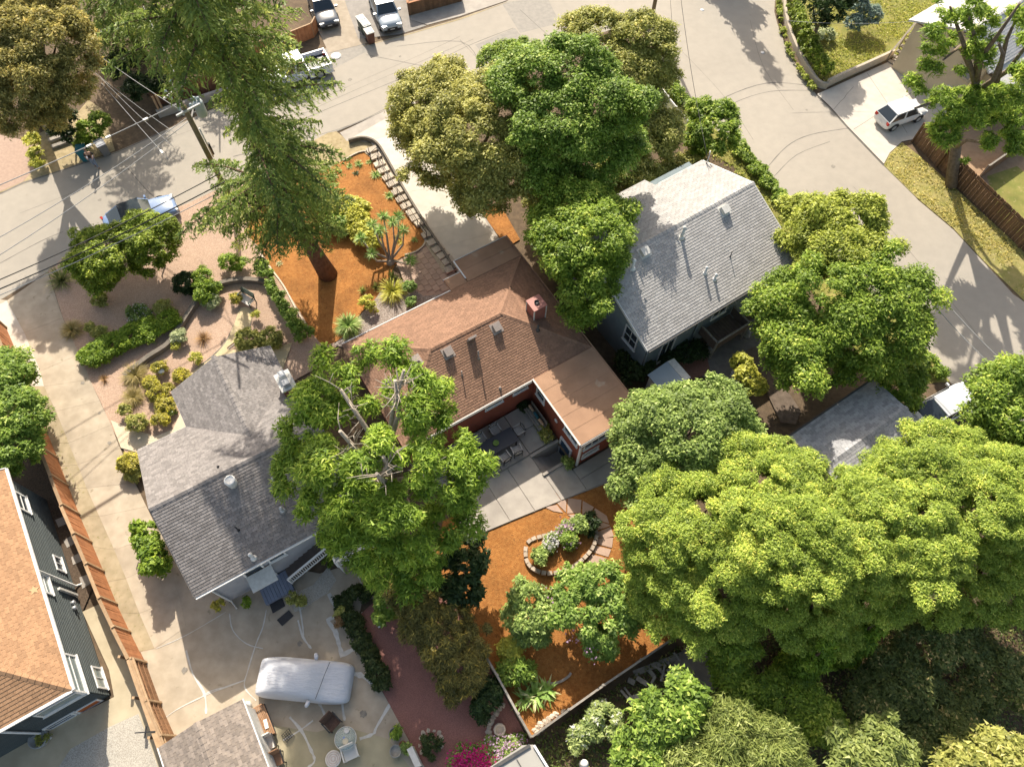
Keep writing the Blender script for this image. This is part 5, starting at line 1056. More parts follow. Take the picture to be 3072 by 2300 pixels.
def wire(a, b, label, r=.02, sag=.25, m=None, n=10, name='power_line', boxes=()):
    A_, B_ = at(*a), at(*b); pts = []
    for i in range(n + 1):
        t = i / n; p = A_.lerp(B_, t); p.z -= sag * 4 * t * (1 - t); pts.append(p)
    o = tag(MB().tube(pts, r, 5).build(name, m or M_WIRE), label, 'cable')
    for t in boxes: p = pts[int(t * n)]; d = (B_ - A_).normalized(); MB().bar(p - d * .14, p + d * .14, .12, .1).build('splice_box', M_METAL, o)
E6 = 8.2
wire((-40, 856, E6), (660, 520, E6), 'black cable over the street, uppermost of the three thick ones at the left', .028, .2, M_WIRED); wire((-40, 884, E6 - .3), (675, 545, E6 - .3), 'black cable over the street, middle of the three thick ones at the left', .034, .2, M_WIRED); wire((-40, 902, E6 - .5), (680, 566, E6 - .5), 'grey cable over the street, lowest of the three thick ones at the left', .022, .2)
wire((-60, 802, 8.1), (576, 356, 8.1), 'thin pale wire from the left street up to the transformer, lower of the pair'); wire((-60, 745, 8.3), (590, 333, 8.3), 'thin pale wire from the left street up to the transformer, upper of the pair')
wire((-40, 572, 8.5), (545, 306, 8.5), 'grey cable with splice boxes passing over the bins', .026, .1, boxes=(.55, .6, .82)); wire((240, 125, 7.7), (574, 350, 7.8), 'pale service wire from the top left garden to the lower insulator'); wire((250, 190, 7.0), (530, 402, 6.4), 'pale drop wire below the service wire at the top left', .015); wire((300, 232, 7.0), (520, 440, 6.2), 'second pale drop wire across the shaded strip', .015); wire((305, 250, 7.0), (505, 478, 5.9), 'drop wire ending in a small weight over the street shadow', .02, .1, boxes=(.99,)); wire((430, 20, 9.5), (550, 275, 8.8), 'pale wire running up to the top edge from the pole', .02, .1)
wire((2036, -60, 7.5), (2124, 478, 5.5), 'thin service cable crossing the junction to the blue grey roof', .018, .4, M_WIRED); wire((2010, -20, 7.5), (2050, 330, 5), 'second thin cable crossing the junction', .012, .4, M_WIRED)
wire((2780, 838, 5.5), (3110, 1176, 5.5), 'pale wire over the pine shadow, upper of the two'); wire((2795, 905, 5.5), (3110, 1215, 5.5), 'pale wire over the pine shadow, lower of the two'); wire((2355, 62, 4), (2780, 62, 4.2), 'pale cable over the front lawn at the top right', .012, .25)

# ------------------------------------------------------------------ patio furniture
TZ = .15 + pz
tb = empty('patio_table', FR(-3.15, 3.22, TZ), 'long black rectangular patio table beside the red wall', 'table', None, FR.a)
def lbox(name, c, d, m, par, rz=0.0, mm=None): mb = MB(); mb.box(c, d, rz, mm); return place(mb.mesh(name), name, m, par, world=False)
MTB = mat('black_table', (.026, .03, .04), (.034, .038, .048), 3, .45)
lbox('tabletop', (0, 0, .73), (2.35, .95, .05), MTB, tb)
for x in (-1.05, 1.05):
    for y in (-.38, .38): lbox('leg', (x, y, .35), (.07, .07, .7), MTB, tb)
c = FR(-3.2, 3.25, TZ + .755); bw_ = MB().lathe(c, [(.06, 0), (.16, .03), (.18, .08), (.15, .08), (.05, .03)], 14).build('fruit_bowl', mat('green_bowl', (.12, .2, .03), (.16, .24, .04), 9, .5)); tag(bw_, 'small green bowl in the middle of the black patio table', 'bowl')
def slat_chair(name, label, loc, rz, ms, mf, grp, round_back=True):
    c = empty(name, loc, label, 'chair', grp, rz)
    for k in range(5): lbox('seat_slat', (-.2 + k * .1, 0, .44), (.075, .48, .025), ms, c)
    for x in (-.24, .24):
        for y in (-.24, .24): lbox('leg', (x, y, .22 if x > 0 else .42), (.035, .035, .44 if x > 0 else .84), mf, c)
    for y in (-.27, .27): lbox('armrest', (0, y, .64), (.5, .06, .03), ms, c); lbox('arm_post', (.22, y, .54), (.03, .03, .2), mf, c)
    if round_back:
        mb = MB(); mb.tube([(-.27, .25 * math.cos(a_), .62 + .25 * math.sin(a_)) for a_ in np.linspace(0, 2 * PI, 17)], .035, 6, False); place(mb.mesh('back_ring'), 'back_ring', mf, c, world=False)
    for k in range(5): lbox('back_slat', (-.26, -.2 + k * .1, .68), (.02, .06, .44), ms, c)
    return c
CG = 'slatted chairs round the black patio table'; MSL = mat('bleached_slat', (.46, .43, .40), (.38, .355, .33), 7, .8)
ch0 = slat_chair('patio_chair', 'pale slatted chair with a black round back, left of the two by the red wall', FR(-3.75, 4.05, TZ), FR.a - PI / 2, MSL, M_METD, CG)
for (u_, v_, r_, lb) in ((-2.75, 4.08, -PI / 2, 'pale slatted chair with a black round back, right of the two by the red wall'), (-1.6, 3.35, PI, 'pale slatted chair at the right end of the black patio table'), (-4.75, 3.2, 0, 'pale slatted chair at the left end of the black patio table'),
                         (-3.9, 2.42, PI / 2, 'pale slatted chair on the open side of the table, nearest the big tree'), (-3.15, 2.38, PI / 2 + .1, 'pale slatted chair on the open side of the table, middle of the three'), (-2.35, 2.4, PI / 2 - .15, 'pale slatted chair on the open side of the table, nearest the stairwell')):
    copy_thing(ch0, FR(u_, v_, TZ), FR.a + r_, lb)
bn = empty('wall_bench', FR(-.42, 3.55, TZ), 'weathered bench with cushions against the red wing wall', 'bench', None, FR.a + PI / 2)
for k in range(4): lbox('seat_slat', (0, .18 - k * .13, .42), (1.6, .11, .03), M_OLDW, bn)
lbox('backrest', (0, -.3, .68), (1.6, .04, .5), M_OLDW, bn)
for x in (-.75, .75): lbox('leg', (x, 0, .21), (.06, .5, .42), M_OLDW, bn)
for x, m_, lb in ((.52, mat('tan_cushion', (.42, .31, .2), (.36, .26, .17), 6, .9), 'tan cushion at the house corner end of the wall bench'), (0, mat('teal_cushion', (.03, .12, .15), (.025, .1, .13), 6, .9), 'teal cushion in the middle of the wall bench'), (-.5, mat('peach_cushion', (.5, .33, .22), (.45, .3, .2), 6, .9), 'peach cushion at the stairwell end of the wall bench')):
    mb = MB(); mb.box((0, 0, 0), (.44, .14, .42)); o = place(mb.mesh('cushion'), 'cushion', m_, None, bn.location + Matrix.Rotation(FR.a + PI / 2, 3, 'Z') @ Vector((x, -.12, .64)), (R(-20), 0, FR.a + PI / 2)); o.modifiers.new('b', 'BEVEL').width = .05; tag(o, lb, 'cushion')
c = FR(.2, 2.4, 1.75); mb = MB()
for k in range(6): a_ = k * PI / 3; mb.box(c + FR.v * .09 * math.cos(a_) + Vector((0, 0, .11 * math.sin(a_))), (.04, .09, .1), FR.a)
mb.box(c + FR.u * -.02, (.05, .08, .08), FR.a); tag(mb.build('wall_flower', M_WHITE), 'white flower shaped ornament on the red wing wall', 'ornament')

# ------------------------------------------------------------------ court furniture
def arm_chair(name, label, p, rz, ms, mf, grp=None, tilt=.2, w=.62):
    c = empty(name, at(*p), label, 'chair', grp, rz)
    lbox('seat', (0, 0, .42), (.55, w, .06), ms, c); lbox('backrest', (-.3, 0, .72), (.05, w, .6), ms, c, 0, Matrix.Rotation(-tilt, 3, 'Y'))
    for y in (-w / 2 - .03, w / 2 + .03): lbox('armrest', (-.02, y, .64), (.6, .06, .04), mf, c)
    for x in (-.26, .26):
        for y in (-w / 2, w / 2): lbox('leg', (x, y, .3), (.04, .04, .62), mf, c)
    return c
MWK = mat('teak', (.36, .205, .115), (.29, .16, .085), 5, .7, isl=.1); MPC = mat('white_plastic', (.66, .63, .58), (.62, .59, .54), 3, .5); MTN = mat('tan_sling', (.36, .2, .12), (.31, .17, .1), 5, .8)
gl = empty('teak_bench', at(788, 2170), 'brown teak slatted bench with a white towel beside the court garage', 'bench', None, R(-58))
for k in range(7): lbox('seat_slat', (0, -.02 + k * .075, .42), (1.45, .055, .03), MWK, gl)
for k in range(5): lbox('back_slat', (0, -.22 - k * .035, .52 + k * .11), (1.45, .03, .08), MWK, gl)
for x in (-.72, .72): lbox('armrest', (x, .1, .62), (.06, .62, .04), MWK, gl); lbox('leg', (x, .4, .31), (.05, .05, .6), MWK, gl); lbox('leg', (x, -.2, .45), (.05, .05, .9), MWK, gl)
lbox('frame_rail', (0, .47, .36), (1.45, .03, .08), M_METD, gl)
o = MB().box((0, 0, 0), (.16, .42, .03)).mesh('towel'); tag(place(o, 'towel', M_WHITE, None, at(798, 2170, .47) , (0, 0, R(25))), 'white folded towel on the teak bench', 'towel')
arm_chair('folding_chair', 'white folding chair between the teak bench and the tan chair', (812, 2230), R(-60), MPC, M_METD); arm_chair('sling_chair', 'tan sling chair at the lower garage edge', (836, 2278), R(-62), MTN, M_METD)
arm_chair('plastic_chair', 'white plastic armchair below the round glass table', (1056, 2258), R(-65), MPC, MPC); arm_chair('wicker_chair', 'dark brown wicker chair above the round glass table', (1002, 2168), R(-40), mat('brown_wicker', (.12, .07, .05), (.08, .045, .032), 12, .8, .5, 40), M_METD, tilt=.3)
gt = empty('glass_table', at(1045, 2215), 'round glass patio table in the court', 'table'); cgt = at(1045, 2215)
gm_ = bpy.data.materials.new('clear_table_glass'); gm_.use_nodes = True; b_ = gm_.node_tree.nodes['Principled BSDF']; b_.inputs['Base Color'].default_value = (.8, .9, .9, 1); b_.inputs['Roughness'].default_value = .05; b_.inputs['Transmission Weight'].default_value = .75; b_.inputs['IOR'].default_value = 1.1
MB().lathe(cgt + Vector((0, 0, .7)), [(.5, 0), (.5, .012)], 28).build('tabletop', gm_, gt)
MB().tube([cgt + Vector((.5 * math.cos(a_), .5 * math.sin(a_), .71)) for a_ in np.linspace(0, 2 * PI, 29)], .018, 6, False).build('rim', M_WHITEG, gt)
for k in range(4): a_ = k * PI / 2 + .4; MB().tube([cgt + Vector((.3 * math.cos(a_), .3 * math.sin(a_), 0)), cgt + Vector((.44 * math.cos(a_), .44 * math.sin(a_), .7))], .018, 6).build('leg', M_WHITEG, gt)
for p, m_, lb, r_ in (((1040, 2190), M_WHITEG, 'white plate on the glass table, far side', .13), ((1036, 2222), mat('cream_dish', (.6, .55, .42), None, rough=.4), 'cream dish on the glass table, near side', .14), ((1032, 2212), mat('blue_cup', (.2, .3, .6), None, rough=.3), 'blue cup at the left of the glass table', .05)):
    c = at(*p, .72); tag(MB().lathe(c, [(r_ * .6, 0), (r_, .03), (r_ * .9, .035), (r_ * .5, .015)], 14).build('dish', m_), lb, 'dish')
sd = empty('side_table', at(1006, 2275), 'small round white patterned side table', 'table'); c = at(1006, 2275)
MB().lathe(c + Vector((0, 0, .46)), [(.36, 0), (.37, .03), (.33, .035)], 26).build('tabletop', M_WHITEG, sd)
for r_ in (.1, .2, .29): MB().tube([c + Vector((r_ * math.cos(a_), r_ * math.sin(a_), .5)) for a_ in np.linspace(0, 2 * PI, 25)], .014, 5, False).build('inlay_ring', mat('pink_inlay', (.5, .38, .34), None, rough=.6), sd)
for k in range(3): a_ = k * 2.1; MB().tube([c + Vector((.3 * math.cos(a_), .3 * math.sin(a_), 0)), c + Vector((.22 * math.cos(a_), .22 * math.sin(a_), .46))], .02, 6).build('leg', M_METD, sd)
dg = empty('drain_grate', at(866, 2205), 'square black lattice stand on the mossy concrete', 'plant stand', None, R(45))
for k in range(5): lbox('bar', (-.2 + k * .1, 0, .22), (.02, .42, .02), M_METD, dg); lbox('bar', (0, -.2 + k * .1, .2), (.42, .02, .02), M_METD, dg)
for x in (-.2, .2):
    for y in (-.2, .2): lbox('leg', (x, y, .1), (.02, .02, .2), M_METD, dg)
def pot(px, py, r, h, m, label, soil=True):
    c = at(px, py); p = empty('plant_pot', c, label, 'pot'); MB().lathe(c, [(r * .7, 0), (r, h * .9), (r * 1.08, h * .92), (r * 1.08, h), (r * .88, h), (r * .86, h * .85)], 14).build('pot_body', m, p); return c
MPT = mat('grey_pot_glaze', (.28, .27, .24), (.22, .21, .19), 6, .7); MTER = mat('terracotta', (.36, .16, .085), (.3, .13, .07), 6, .8)
pot(1186, 2200, .26, .4, MPT, 'grey round pot with a small plant, upper one by the court edge'); pot(1190, 2252, .27, .42, MPT, 'grey round pot holding pebbles, lower one by the court edge'); pot(1210, 2232, .16, .3, MTER, 'small terracotta pot between the two grey pots')
wp = tag(MB().box(at(1245, 2270, .5), (.9, .28, 1.0), R(-58)).build('utility_box', M_WHITEG), 'tall pale utility box at the edge of the red gravel', 'utility box')
c = at(744, 2118); sh_ = empty('white_figure', c, 'white lumpy garden figure at the garage corner', 'figure'); MB().lathe(c, [(.16, 0), (.24, .15), (.2, .35), (.12, .5), (.17, .62), (.1, .76), (.02, .8)], 10).build('figure_body', M_WHITE, sh_)
# pink stand beside the bench and stool
# little stuff in the gardens
for p, lb in (((1139, 1872), 'small white figurine lying on the red gravel'),):
    c = at(*p); g_ = empty('garden_figurine', c, lb, 'figurine'); MB().box(c + Vector((0, 0, .12)), (.2, .34, .2), .4).build('figure_body', M_WHITE, g_); MB().lathe(c + Vector((.05, .1, .22)), [(.06, 0), (.09, .06), (.05, .13)], 8).build('figure_head', mat('pale_blue', (.4, .48, .62), None), g_)
c = at(492, 1122); lt = empty('garden_lantern', c, 'white garden spot lamp standing in the pinkish gravel', 'lamp'); MB().tube([c, c + Vector((0, 0, .3))], .03, 6).build('stake', M_METD, lt); MB().lathe(c + Vector((0, 0, .28)), [(.1, 0), (.2, .08), (.2, .18), (.1, .24)], 12).build('lamp_head', M_WHITE, lt)
c = at(640, 1202); 
# garden bench at the head of the granite path
gb = empty('garden_bench', at(743, 908), 'dark slatted garden bench at the head of the granite path', 'bench', None, R(60))
for k in range(6): lbox('seat_slat', (-.25 + k * .09, 0, .42), (.07, 1.05, .03), M_WHITEG, gb)
for k in range(5): lbox('back_slat', (.3 + k * .02, 0, .5 + k * .1), (.03, 1.05, .07), mat('green_bench', (.05, .075, .06), (.07, .1, .08), 8, .7), gb)
for y in (-.5, .5): lbox('armrest', (.05, y, .62), (.6, .06, .04), MC['green_bench'], gb); lbox('leg', (-.22, y, .3), (.05, .05, .6), MC['green_bench'], gb); lbox('leg', (.28, y, .45), (.05, .05, .9), MC['green_bench'], gb)
# stone bowl, stones of the little ring, fence corner stones
def boulders(pts, label, cat, grp, m=M_STONE, r=(.12, .2)):
    bms = []
    for k in range(4):
        mb = MB(); vs = []; fs = []
        for i in range(5):
            for j in range(7):
                t = PI * i / 4; ph = 2 * PI * j / 7; f = rnd.uniform(.8, 1.15); vs.append((f * math.sin(t) * math.cos(ph), f * math.sin(t) * math.sin(ph) * .8, .55 * math.cos(t) * f))
        for i in range(4):
            for j in range(7): fs.append((i * 7 + j, i * 7 + (j + 1) % 7, (i + 1) * 7 + (j + 1) % 7, (i + 1) * 7 + j))
        mb.add(vs, fs); bms.append(mb.mesh('stone'))
    for i, p in enumerate(pts):
        c = at(*p); s = rnd.uniform(*r); tag(place(bms[i % 4], 'stone', m, None, (c.x, c.y, s * .3), (0, 0, rnd.uniform(0, 6)), (s, s, s)), label % ORD[i], cat, grp)
boulders([(1262, 2212), (1270, 2198), (1285, 2190), (1303, 2190), (1318, 2198), (1324, 2212), (1258, 2235), (1265, 2255), (1325, 2235)], '%s pale stone of the ring round the small bush, from its left end', 'stone', 'stones round the small bush')
boulders([(1510, 2115), (1500, 2125), (1490, 2137), (1481, 2150), (1473, 2165), (1468, 2180), (1466, 2195), (1470, 2208)], '%s grey stone from the top of the curved row by the fence', 'stone', 'curved row of stones by the fence', r=(.16, .22))
boulders([(1092, 1848), (1098, 1862), (1094, 1885), (1108, 1912), (1118, 1945), (1128, 1975), (1140, 1998), (1154, 2020), (1164, 2045), (1088, 1838), (1101, 1898), (1113, 1928), (1134, 1986)], '%s small white stone edging the court ivy', 'stone', 'white stones edging the ivy', M_WHITEG, (.05, .09))
boulders([(1604, 2190), (1612, 2180), (1622, 2172), (1633, 2166), (1645, 2158), (1656, 2148), (1668, 2142), (1690, 2135), (1612, 2196), (1626, 2186)], '%s pale flat stone from the left at the rear fence corner', 'stone', 'pale stones at the rear fence corner', r=(.14, .22))
c = at(1499, 2188); sb = empty('stone_basin', c, 'small stone basin beside the curved row of grey stones', 'basin'); MB().lathe(c, [(.2, 0), (.28, .25), (.3, .3), (.2, .3), (.17, .16)], 10).build('bowl', M_STONE, sb)
edging([(1640, 2045), (1660, 2050), (1685, 2042), (1705, 2028), (1712, 2018)], .12, 0, .18, M_OLDW, 'short curved grey timber edging in the rear mulch')
# deck and the heap of weathered boards behind the back fence
q = [at(2060, 1930), at(2100, 1882), at(2180, 1985), at(2175, 2035), at(2112, 2082), at(2075, 2050), at(2010, 2000)]
dk = empty('timber_deck', sum(q, Vector()) / 7, 'worn grey plywood deck behind the back fence', 'deck'); MB().prism(q, .3, .38).build('deck_sheet', mat('grey_ply', (.24, .20, .165), (.17, .14, .115), 1.5, .9, .3, 20, big=.2), dk)
for p in q[::2]: MB().box(p.lerp(dk.location, .15) + Vector((0, 0, .15)), (.15, .15, .3)).build('deck_post', M_OLDW, dk)
dz = .08
for (a, b, w_) in (((1900, 2020), (2050, 1962), .28), ((2000, 2018), (2064, 2060), .2), ((1970, 2000), (1995, 2030), .15), ((2010, 1985), (2050, 2020), .16), ((1995, 2012), (2030, 2005), .12), ((2040, 2030), (2062, 2045), .2), ((1945, 2012), (1962, 2032), .2), ((1860, 2070), (1895, 2115), .12), ((1870, 2062), (1900, 2105), .1), ((1935, 2080), (1950, 2055), .14), ((1950, 2050), (1962, 2030), .12), ((1925, 2078), (1942, 2105), .1), ((1885, 2100), (1930, 2085), .3), ((1880, 2040), (1900, 2050), .25), ((1990, 1995), (1978, 2045), .1), ((2020, 2000), (2045, 2048), .1), ((2015, 1960), (2035, 1985), .1), ((1950, 1998), (1975, 2012), .1), ((1905, 2035), (1935, 2055), .22), ((1995, 1985), (2012, 2030), .09)):
    dz += .022; lift = rnd.uniform(0, .25)
    tag(MB().bar(at(*a) + Vector((0, 0, dz)), at(*b) + Vector((0, 0, dz + lift)), w_, .04).build('old_board', M_OLDW), 'weathered grey board in the heap behind the back fence', 'board', 'heap of weathered boards')

# ------------------------------------------------------------------ foliage
TRI = [0]
def unit(n):
    v = rng.normal(size=(n, 3)); return v / np.linalg.norm(v, axis=1, keepdims=True)
def leaf_quads(P, Nn, D, w, l, jit=.35):
    """rhombic leaves at P, facing Nn, pointing along D"""
    n = len(P); Nn = Nn / np.linalg.norm(Nn, axis=1, keepdims=True)
    D = D - (D * Nn).sum(1, keepdims=True) * Nn; D /= np.maximum(np.linalg.norm(D, axis=1, keepdims=True), 1e-6); S = np.cross(Nn, D)
    sc = rng.uniform(1 - jit, 1 + jit, (n, 1)); a = P - D * l * .5 * sc; b = P + S * w * .5 * sc - D * l * .08 * sc; c = P + D * l * .5 * sc; d = P - S * w * .5 * sc - D * l * .08 * sc
    TRI[0] += 1 * n
    a2 = P - D * l * .5 * sc; return np.stack([a2 + S * w * .5 * sc, c, a2 - S * w * .5 * sc], 1)
def blob_leaves(lobes, cr, w, l, cover=1.15, up=.75, flat=.75, sub=(.75, 1.0), low=-.2, drop=0.0, cl_n=4.3, radial=0.0):
    """leaf quads for a crown made of lobes (centre, r, rz): clumps over each lobe, leaves over each clump; leaves buried in other lobes are left out"""
    C = []; CRr = []; CTint = []
    for (c, r, rz) in lobes:
        k = max(5, int(cl_n * (r / (cr * 1.0)) ** 2)); d = unit(k * 3); d = d[d[:, 2] > low][:k]
        rad = rng.uniform(sub[0], sub[1], (len(d), 1)); q = np.array(c) + d * rad * (np.array([r, r, rz]) - cr * .55 * np.array([1, 1, .8])) + rng.normal(0, cr * .2, (len(d), 3))
        C.append(q); CRr.append(np.full(len(q), cr) * rng.uniform(.7, 1.3, len(q))); CTint.append(rng.normal(0, .13, len(q)))
    C = np.concatenate(C); CRr = np.concatenate(CRr); CT = np.concatenate(CTint)
    keep = np.ones(len(C), bool)
    for (c, r, rz) in lobes:
        e = (C - np.array(c)) / np.array([r, r, rz]); keep &= ~((e ** 2).sum(1) < .36)
    C, CRr, CT = C[keep], CRr[keep] * rng.uniform(.65, 1.35, keep.sum()), CT[keep]
    nl = np.maximum(6, (2 * PI * CRr ** 2 * cover / (w * l * .5)).astype(int)); idx = np.repeat(np.arange(len(C)), nl); n = len(idx)
    d = unit(n); d[:, 2] = np.where(d[:, 2] < -.3, -d[:, 2], d[:, 2]); rr = rng.uniform(.05, 1.0, (n, 1)) ** .36 * rng.uniform(.82, 1.22, (n, 1))
    P = C[idx] + d * rr * CRr[idx][:, None] * np.array([1, 1, flat])
    dk = np.ones(n, bool)
    for (c, r, rz) in lobes:
        e = (P - np.array(c)) / np.array([r, r, rz]); dk &= ~((e ** 2).sum(1) < .34)
    P, d, idx = P[dk], d[dk], idx[dk]; n = len(P)
    Nn = d * .45 + np.array([-.08, .32, up]) + rng.normal(0, .42, (n, 3)); D = d * (1 + radial) + rng.normal(0, .6, (n, 3)) + np.array([0, 0, -drop])
    tint = np.clip(.5 + CT[idx] + rng.normal(0, .24, n), 0, 1)
    return leaf_quads(P, Nn, D, w, l), tint
def put(name, V, tint, m, parent=None, kind=None):
    me = quads_mesh(name, V, tint); return place(me, name, m, parent, kind=kind)
def PL_(lobes):
    """(px, py, z, rpx[, flat]) -> world lobes"""
    out = []
    for q in lobes:
        c = at(*q[:3]); r = pxm(c, q[3]); out.append((c, r, r * (q[4] if len(q) > 4 else .85)))
    return out
def tree(name, label, lobes, m, w=.2, l=.32, cr=.6, cover=1.5, trunk=.18, base=None, cat='tree', bark=None, group=None, limbs=True, **k):
    lb = PL_(lobes); mid = sum((c for c, _, _ in lb), Vector()) / len(lb); b = at(*base) if base else Vector((mid.x, mid.y, 0))
    ex_ = []
    for c, r, rz in lb if len(lb) > 4 else []:
        for _ in range(2):
            a_ = rnd.uniform(0, 2 * PI); q = rnd.uniform(.28, .42); ex_.append((c + Vector((math.cos(a_), math.sin(a_), 0)) * r * rnd.uniform(.8, 1.0) + Vector((0, 0, r * rnd.uniform(-.1, .45))), r * q, r * q * .85))
    root = empty(name, b, label, cat, group); V, t = blob_leaves(lb + ex_, cr, w, l, cover, **k); put('crown', V, t, m, root)
    if trunk:
        mb = MB(); fork = b.lerp(mid, .55); fork.z = mid.z * .5; mb.tube([b, b.lerp(fork, .5) + Vector((rnd.uniform(-.2, .2), rnd.uniform(-.2, .2), 0)), fork], [trunk * 1.25, trunk, trunk * .8], 8)
        if limbs:
            for c, r, rz in lb: mb.tube([fork, fork.lerp(c, .5) + Vector((rnd.uniform(-.25, .25), rnd.uniform(-.25, .25), .1)), c], [trunk * .6, trunk * .4, trunk * .12], 6)
        mb.build('trunk', bark or M_BARKT, root)
    return root
def shrub(name, label, lobes, m, w=.12, l=.2, cr=.28, cover=1.2, cat='shrub', stem=True, **k):
    return tree(name, label, lobes, m, w, l, cr, cover, .05 if stem else 0, cat=cat, **k)

def LF(*a, **k): k.setdefault('gain', 2.5); return leafmat(*a, **k)
L_OLIVE = LF('olive_leaves', (.075, .083, .018), (.215, .215, .058), (.32, .29, .11)); L_OAK = LF('oak_leaves', (.08, .085, .02), (.235, .225, .062), (.34, .31, .12))
L_BRIGHT = LF('bright_leaves', (.038, .068, .010), (.13, .185, .030), (.25, .28, .07)); L_GREEN = LF('green_leaves', (.042, .072, .009), (.135, .185, .024), (.25, .275, .05))
L_LIME = LF('lime_leaves', (.065, .085, .012), (.195, .215, .034), (.30, .31, .07)); L_PALE = LF('pale_green_leaves', (.06, .088, .022), (.165, .22, .055), (.31, .36, .12), gain=2.15)
L_FEATH = LF('feathery_leaves', (.055, .083, .012), (.175, .215, .036), (.30, .31, .06), gain=2.8); L_DARK = LF('dark_leaves', (.016, .032, .009), (.045, .078, .022), (.09, .13, .045), gain=1.3)
L_CEDAR = LF('cedar_needles', (.03, .05, .011), (.13, .165, .036), (.30, .32, .08), gain=2.7); L_INC = LF('incense_cedar_sprays', (.048, .083, .010), (.16, .22, .028), (.28, .33, .055))
L_GOLD = LF('golden_olive_leaves', (.075, .072, .022), (.215, .19, .062), (.31, .25, .09)); L_PINE = LF('pine_needles', (.045, .08, .010), (.155, .21, .03), (.26, .29, .05))
L_HEDGE = LF('hedge_leaves', (.045, .08, .009), (.14, .20, .024), (.24, .28, .04)); L_ROUND = LF('clipped_leaves', (.042, .06, .007), (.135, .175, .02), (.24, .26, .04))
L_BROWNG = LF('brown_green_leaves', (.035, .035, .011), (.13, .112, .03), (.27, .20, .04)); L_WILLOW = LF('willow_leaves', (.08, .105, .026), (.20, .23, .065), (.30, .32, .12), gain=1.9)
L_GREYG = LF('grey_green_leaves', (.10, .12, .06), (.24, .26, .14), (.38, .38, .24)); L_YEL = LF('yellow_green_leaves', (.12, .13, .02), (.29, .28, .05), (.40, .33, .06))
L_YFL = LF('yellow_flowering_leaves', (.10, .10, .02), (.24, .21, .04), (.50, .30, .02)); L_STRAP = LF('strap_leaves', (.05, .09, .02), (.15, .21, .055), (.32, .38, .16))
L_YUC = LF('yucca_leaves', (.05, .095, .02), (.15, .22, .06), (.30, .36, .15)); L_GRASS = LF('straw_grass', (.22, .19, .05), (.48, .39, .15), (.66, .55, .30), gain=1.0); L_FLAX = LF('flax_leaves', (.04, .06, .02), (.13, .14, .05), (.24, .22, .1))
L_RUSS = LF('russet_leaves', (.08, .05, .025), (.19, .12, .055), (.3, .2, .09)); L_PINKF = LF('magenta_flowers', (.42, .01, .13), (.62, .02, .22), (.7, .10, .35), gain=1.0); L_LILAC = LF('lilac_flowers', (.45, .25, .42), (.62, .45, .58), (.7, .62, .68), gain=1.0)
L_WHITEF = LF('white_flowers', (.55, .52, .5), (.72, .70, .68), (.78, .74, .72), gain=1.0); L_YELF = LF('yellow_flowers', (.5, .28, .015), (.62, .38, .03), (.68, .45, .1), gain=1.0); L_IVY = LF('ivy_leaves', (.02, .036, .010), (.06, .085, .024), (.11, .14, .05), gain=1.3)
L_LAWN = LF('grass_blades', (.10, .115, .02), (.21, .215, .045), (.32, .29, .09)); L_COVER = LF('ground_cover_leaves', (.05, .09, .009), (.15, .21, .022), (.24, .29, .035), gain=2.1); L_BANANA = LF('broad_leaves', (.05, .095, .02), (.16, .235, .06), (.34, .38, .17))
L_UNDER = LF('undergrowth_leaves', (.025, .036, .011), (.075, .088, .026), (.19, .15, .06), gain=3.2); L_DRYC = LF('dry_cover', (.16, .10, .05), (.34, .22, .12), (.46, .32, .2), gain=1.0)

# --- broad trees
tree('oak_tree', 'olive green oak beside the driveway, frontmost of the crowns in the middle of the top', [(1300, 330, 6.0, 120), (1420, 430, 7.0, 165), (1500, 330, 7.8, 130), (1320, 490, 4.8, 100), (1530, 500, 6.8, 125), (1450, 580, 5.6, 95), (1235, 400, 4.5, 75), (1580, 400, 7.4, 95), (1250, 290, 5.3, 70), (1360, 260, 6.0, 80)], L_OAK, .105, .17, .55, trunk=.3)
tree('broadleaf_tree', 'tall bright green tree behind the olive oak', [(1600, 255, 9.8, 120), (1720, 225, 10.0, 130), (1800, 330, 9.3, 120), (1680, 390, 8.8, 150), (1785, 460, 7.3, 115), (1650, 500, 6.8, 105), (1720, 560, 5.5, 90), (1850, 420, 7.3, 90), (1530, 250, 8.5, 70)], L_BRIGHT, .105, .17, .6, trunk=.3)
tree('olive_tree', 'sparse olive tree at the street corner under the far utility pole', [(1800, 105, 7, 85), (1915, 130, 7, 105), (1965, 205, 6, 80), (1880, 225, 6.2, 100), (1740, 100, 6.4, 55)], L_OLIVE, .105, .17, .5, cover=1.15, trunk=.2)
tree('street_hedge_tree', 'dark green shrubby tree with upright tips at the left of the street corner row', [(1470, 190, 3.5, 45), (1520, 165, 4, 45), (1558, 150, 4.6, 38), (1555, 190, 4, 40), (1600, 180, 4, 50)], L_GREEN, .105, .17, .4)
tree('grey_olive_tree', 'greyish olive tree beside the white picket fence', [(1920, 330, 4.6, 85), (1985, 400, 4, 72), (1890, 420, 4, 90), (1950, 470, 3.4, 70), (1870, 500, 3.2, 80)], L_OLIVE, .105, .17, .45, cover=1.2)
shrub('corner_shrub', 'round green shrub at the kerb of the right street next to the grey roof tip', [(2140, 405, 2.8, 82), (2105, 340, 3.2, 50), (2160, 350, 3.0, 55), (2090, 430, 2.2, 50)], L_GREEN, .13, .24, .35)
tree('gap_tree', 'dense round green tree in the gap between the red and the blue grey house', [(1720, 640, 6.9, 105), (1790, 720, 7.4, 105), (1705, 760, 6.9, 100), (1760, 840, 6.3, 100), (1750, 915, 4.8, 78), (1830, 650, 6.7, 65), (1640, 690, 5.8, 75), (1790, 600, 6.4, 65), (1830, 790, 6.4, 60), (1725, 865, 5.1, 60)], L_GREEN, .105, .17, .5)
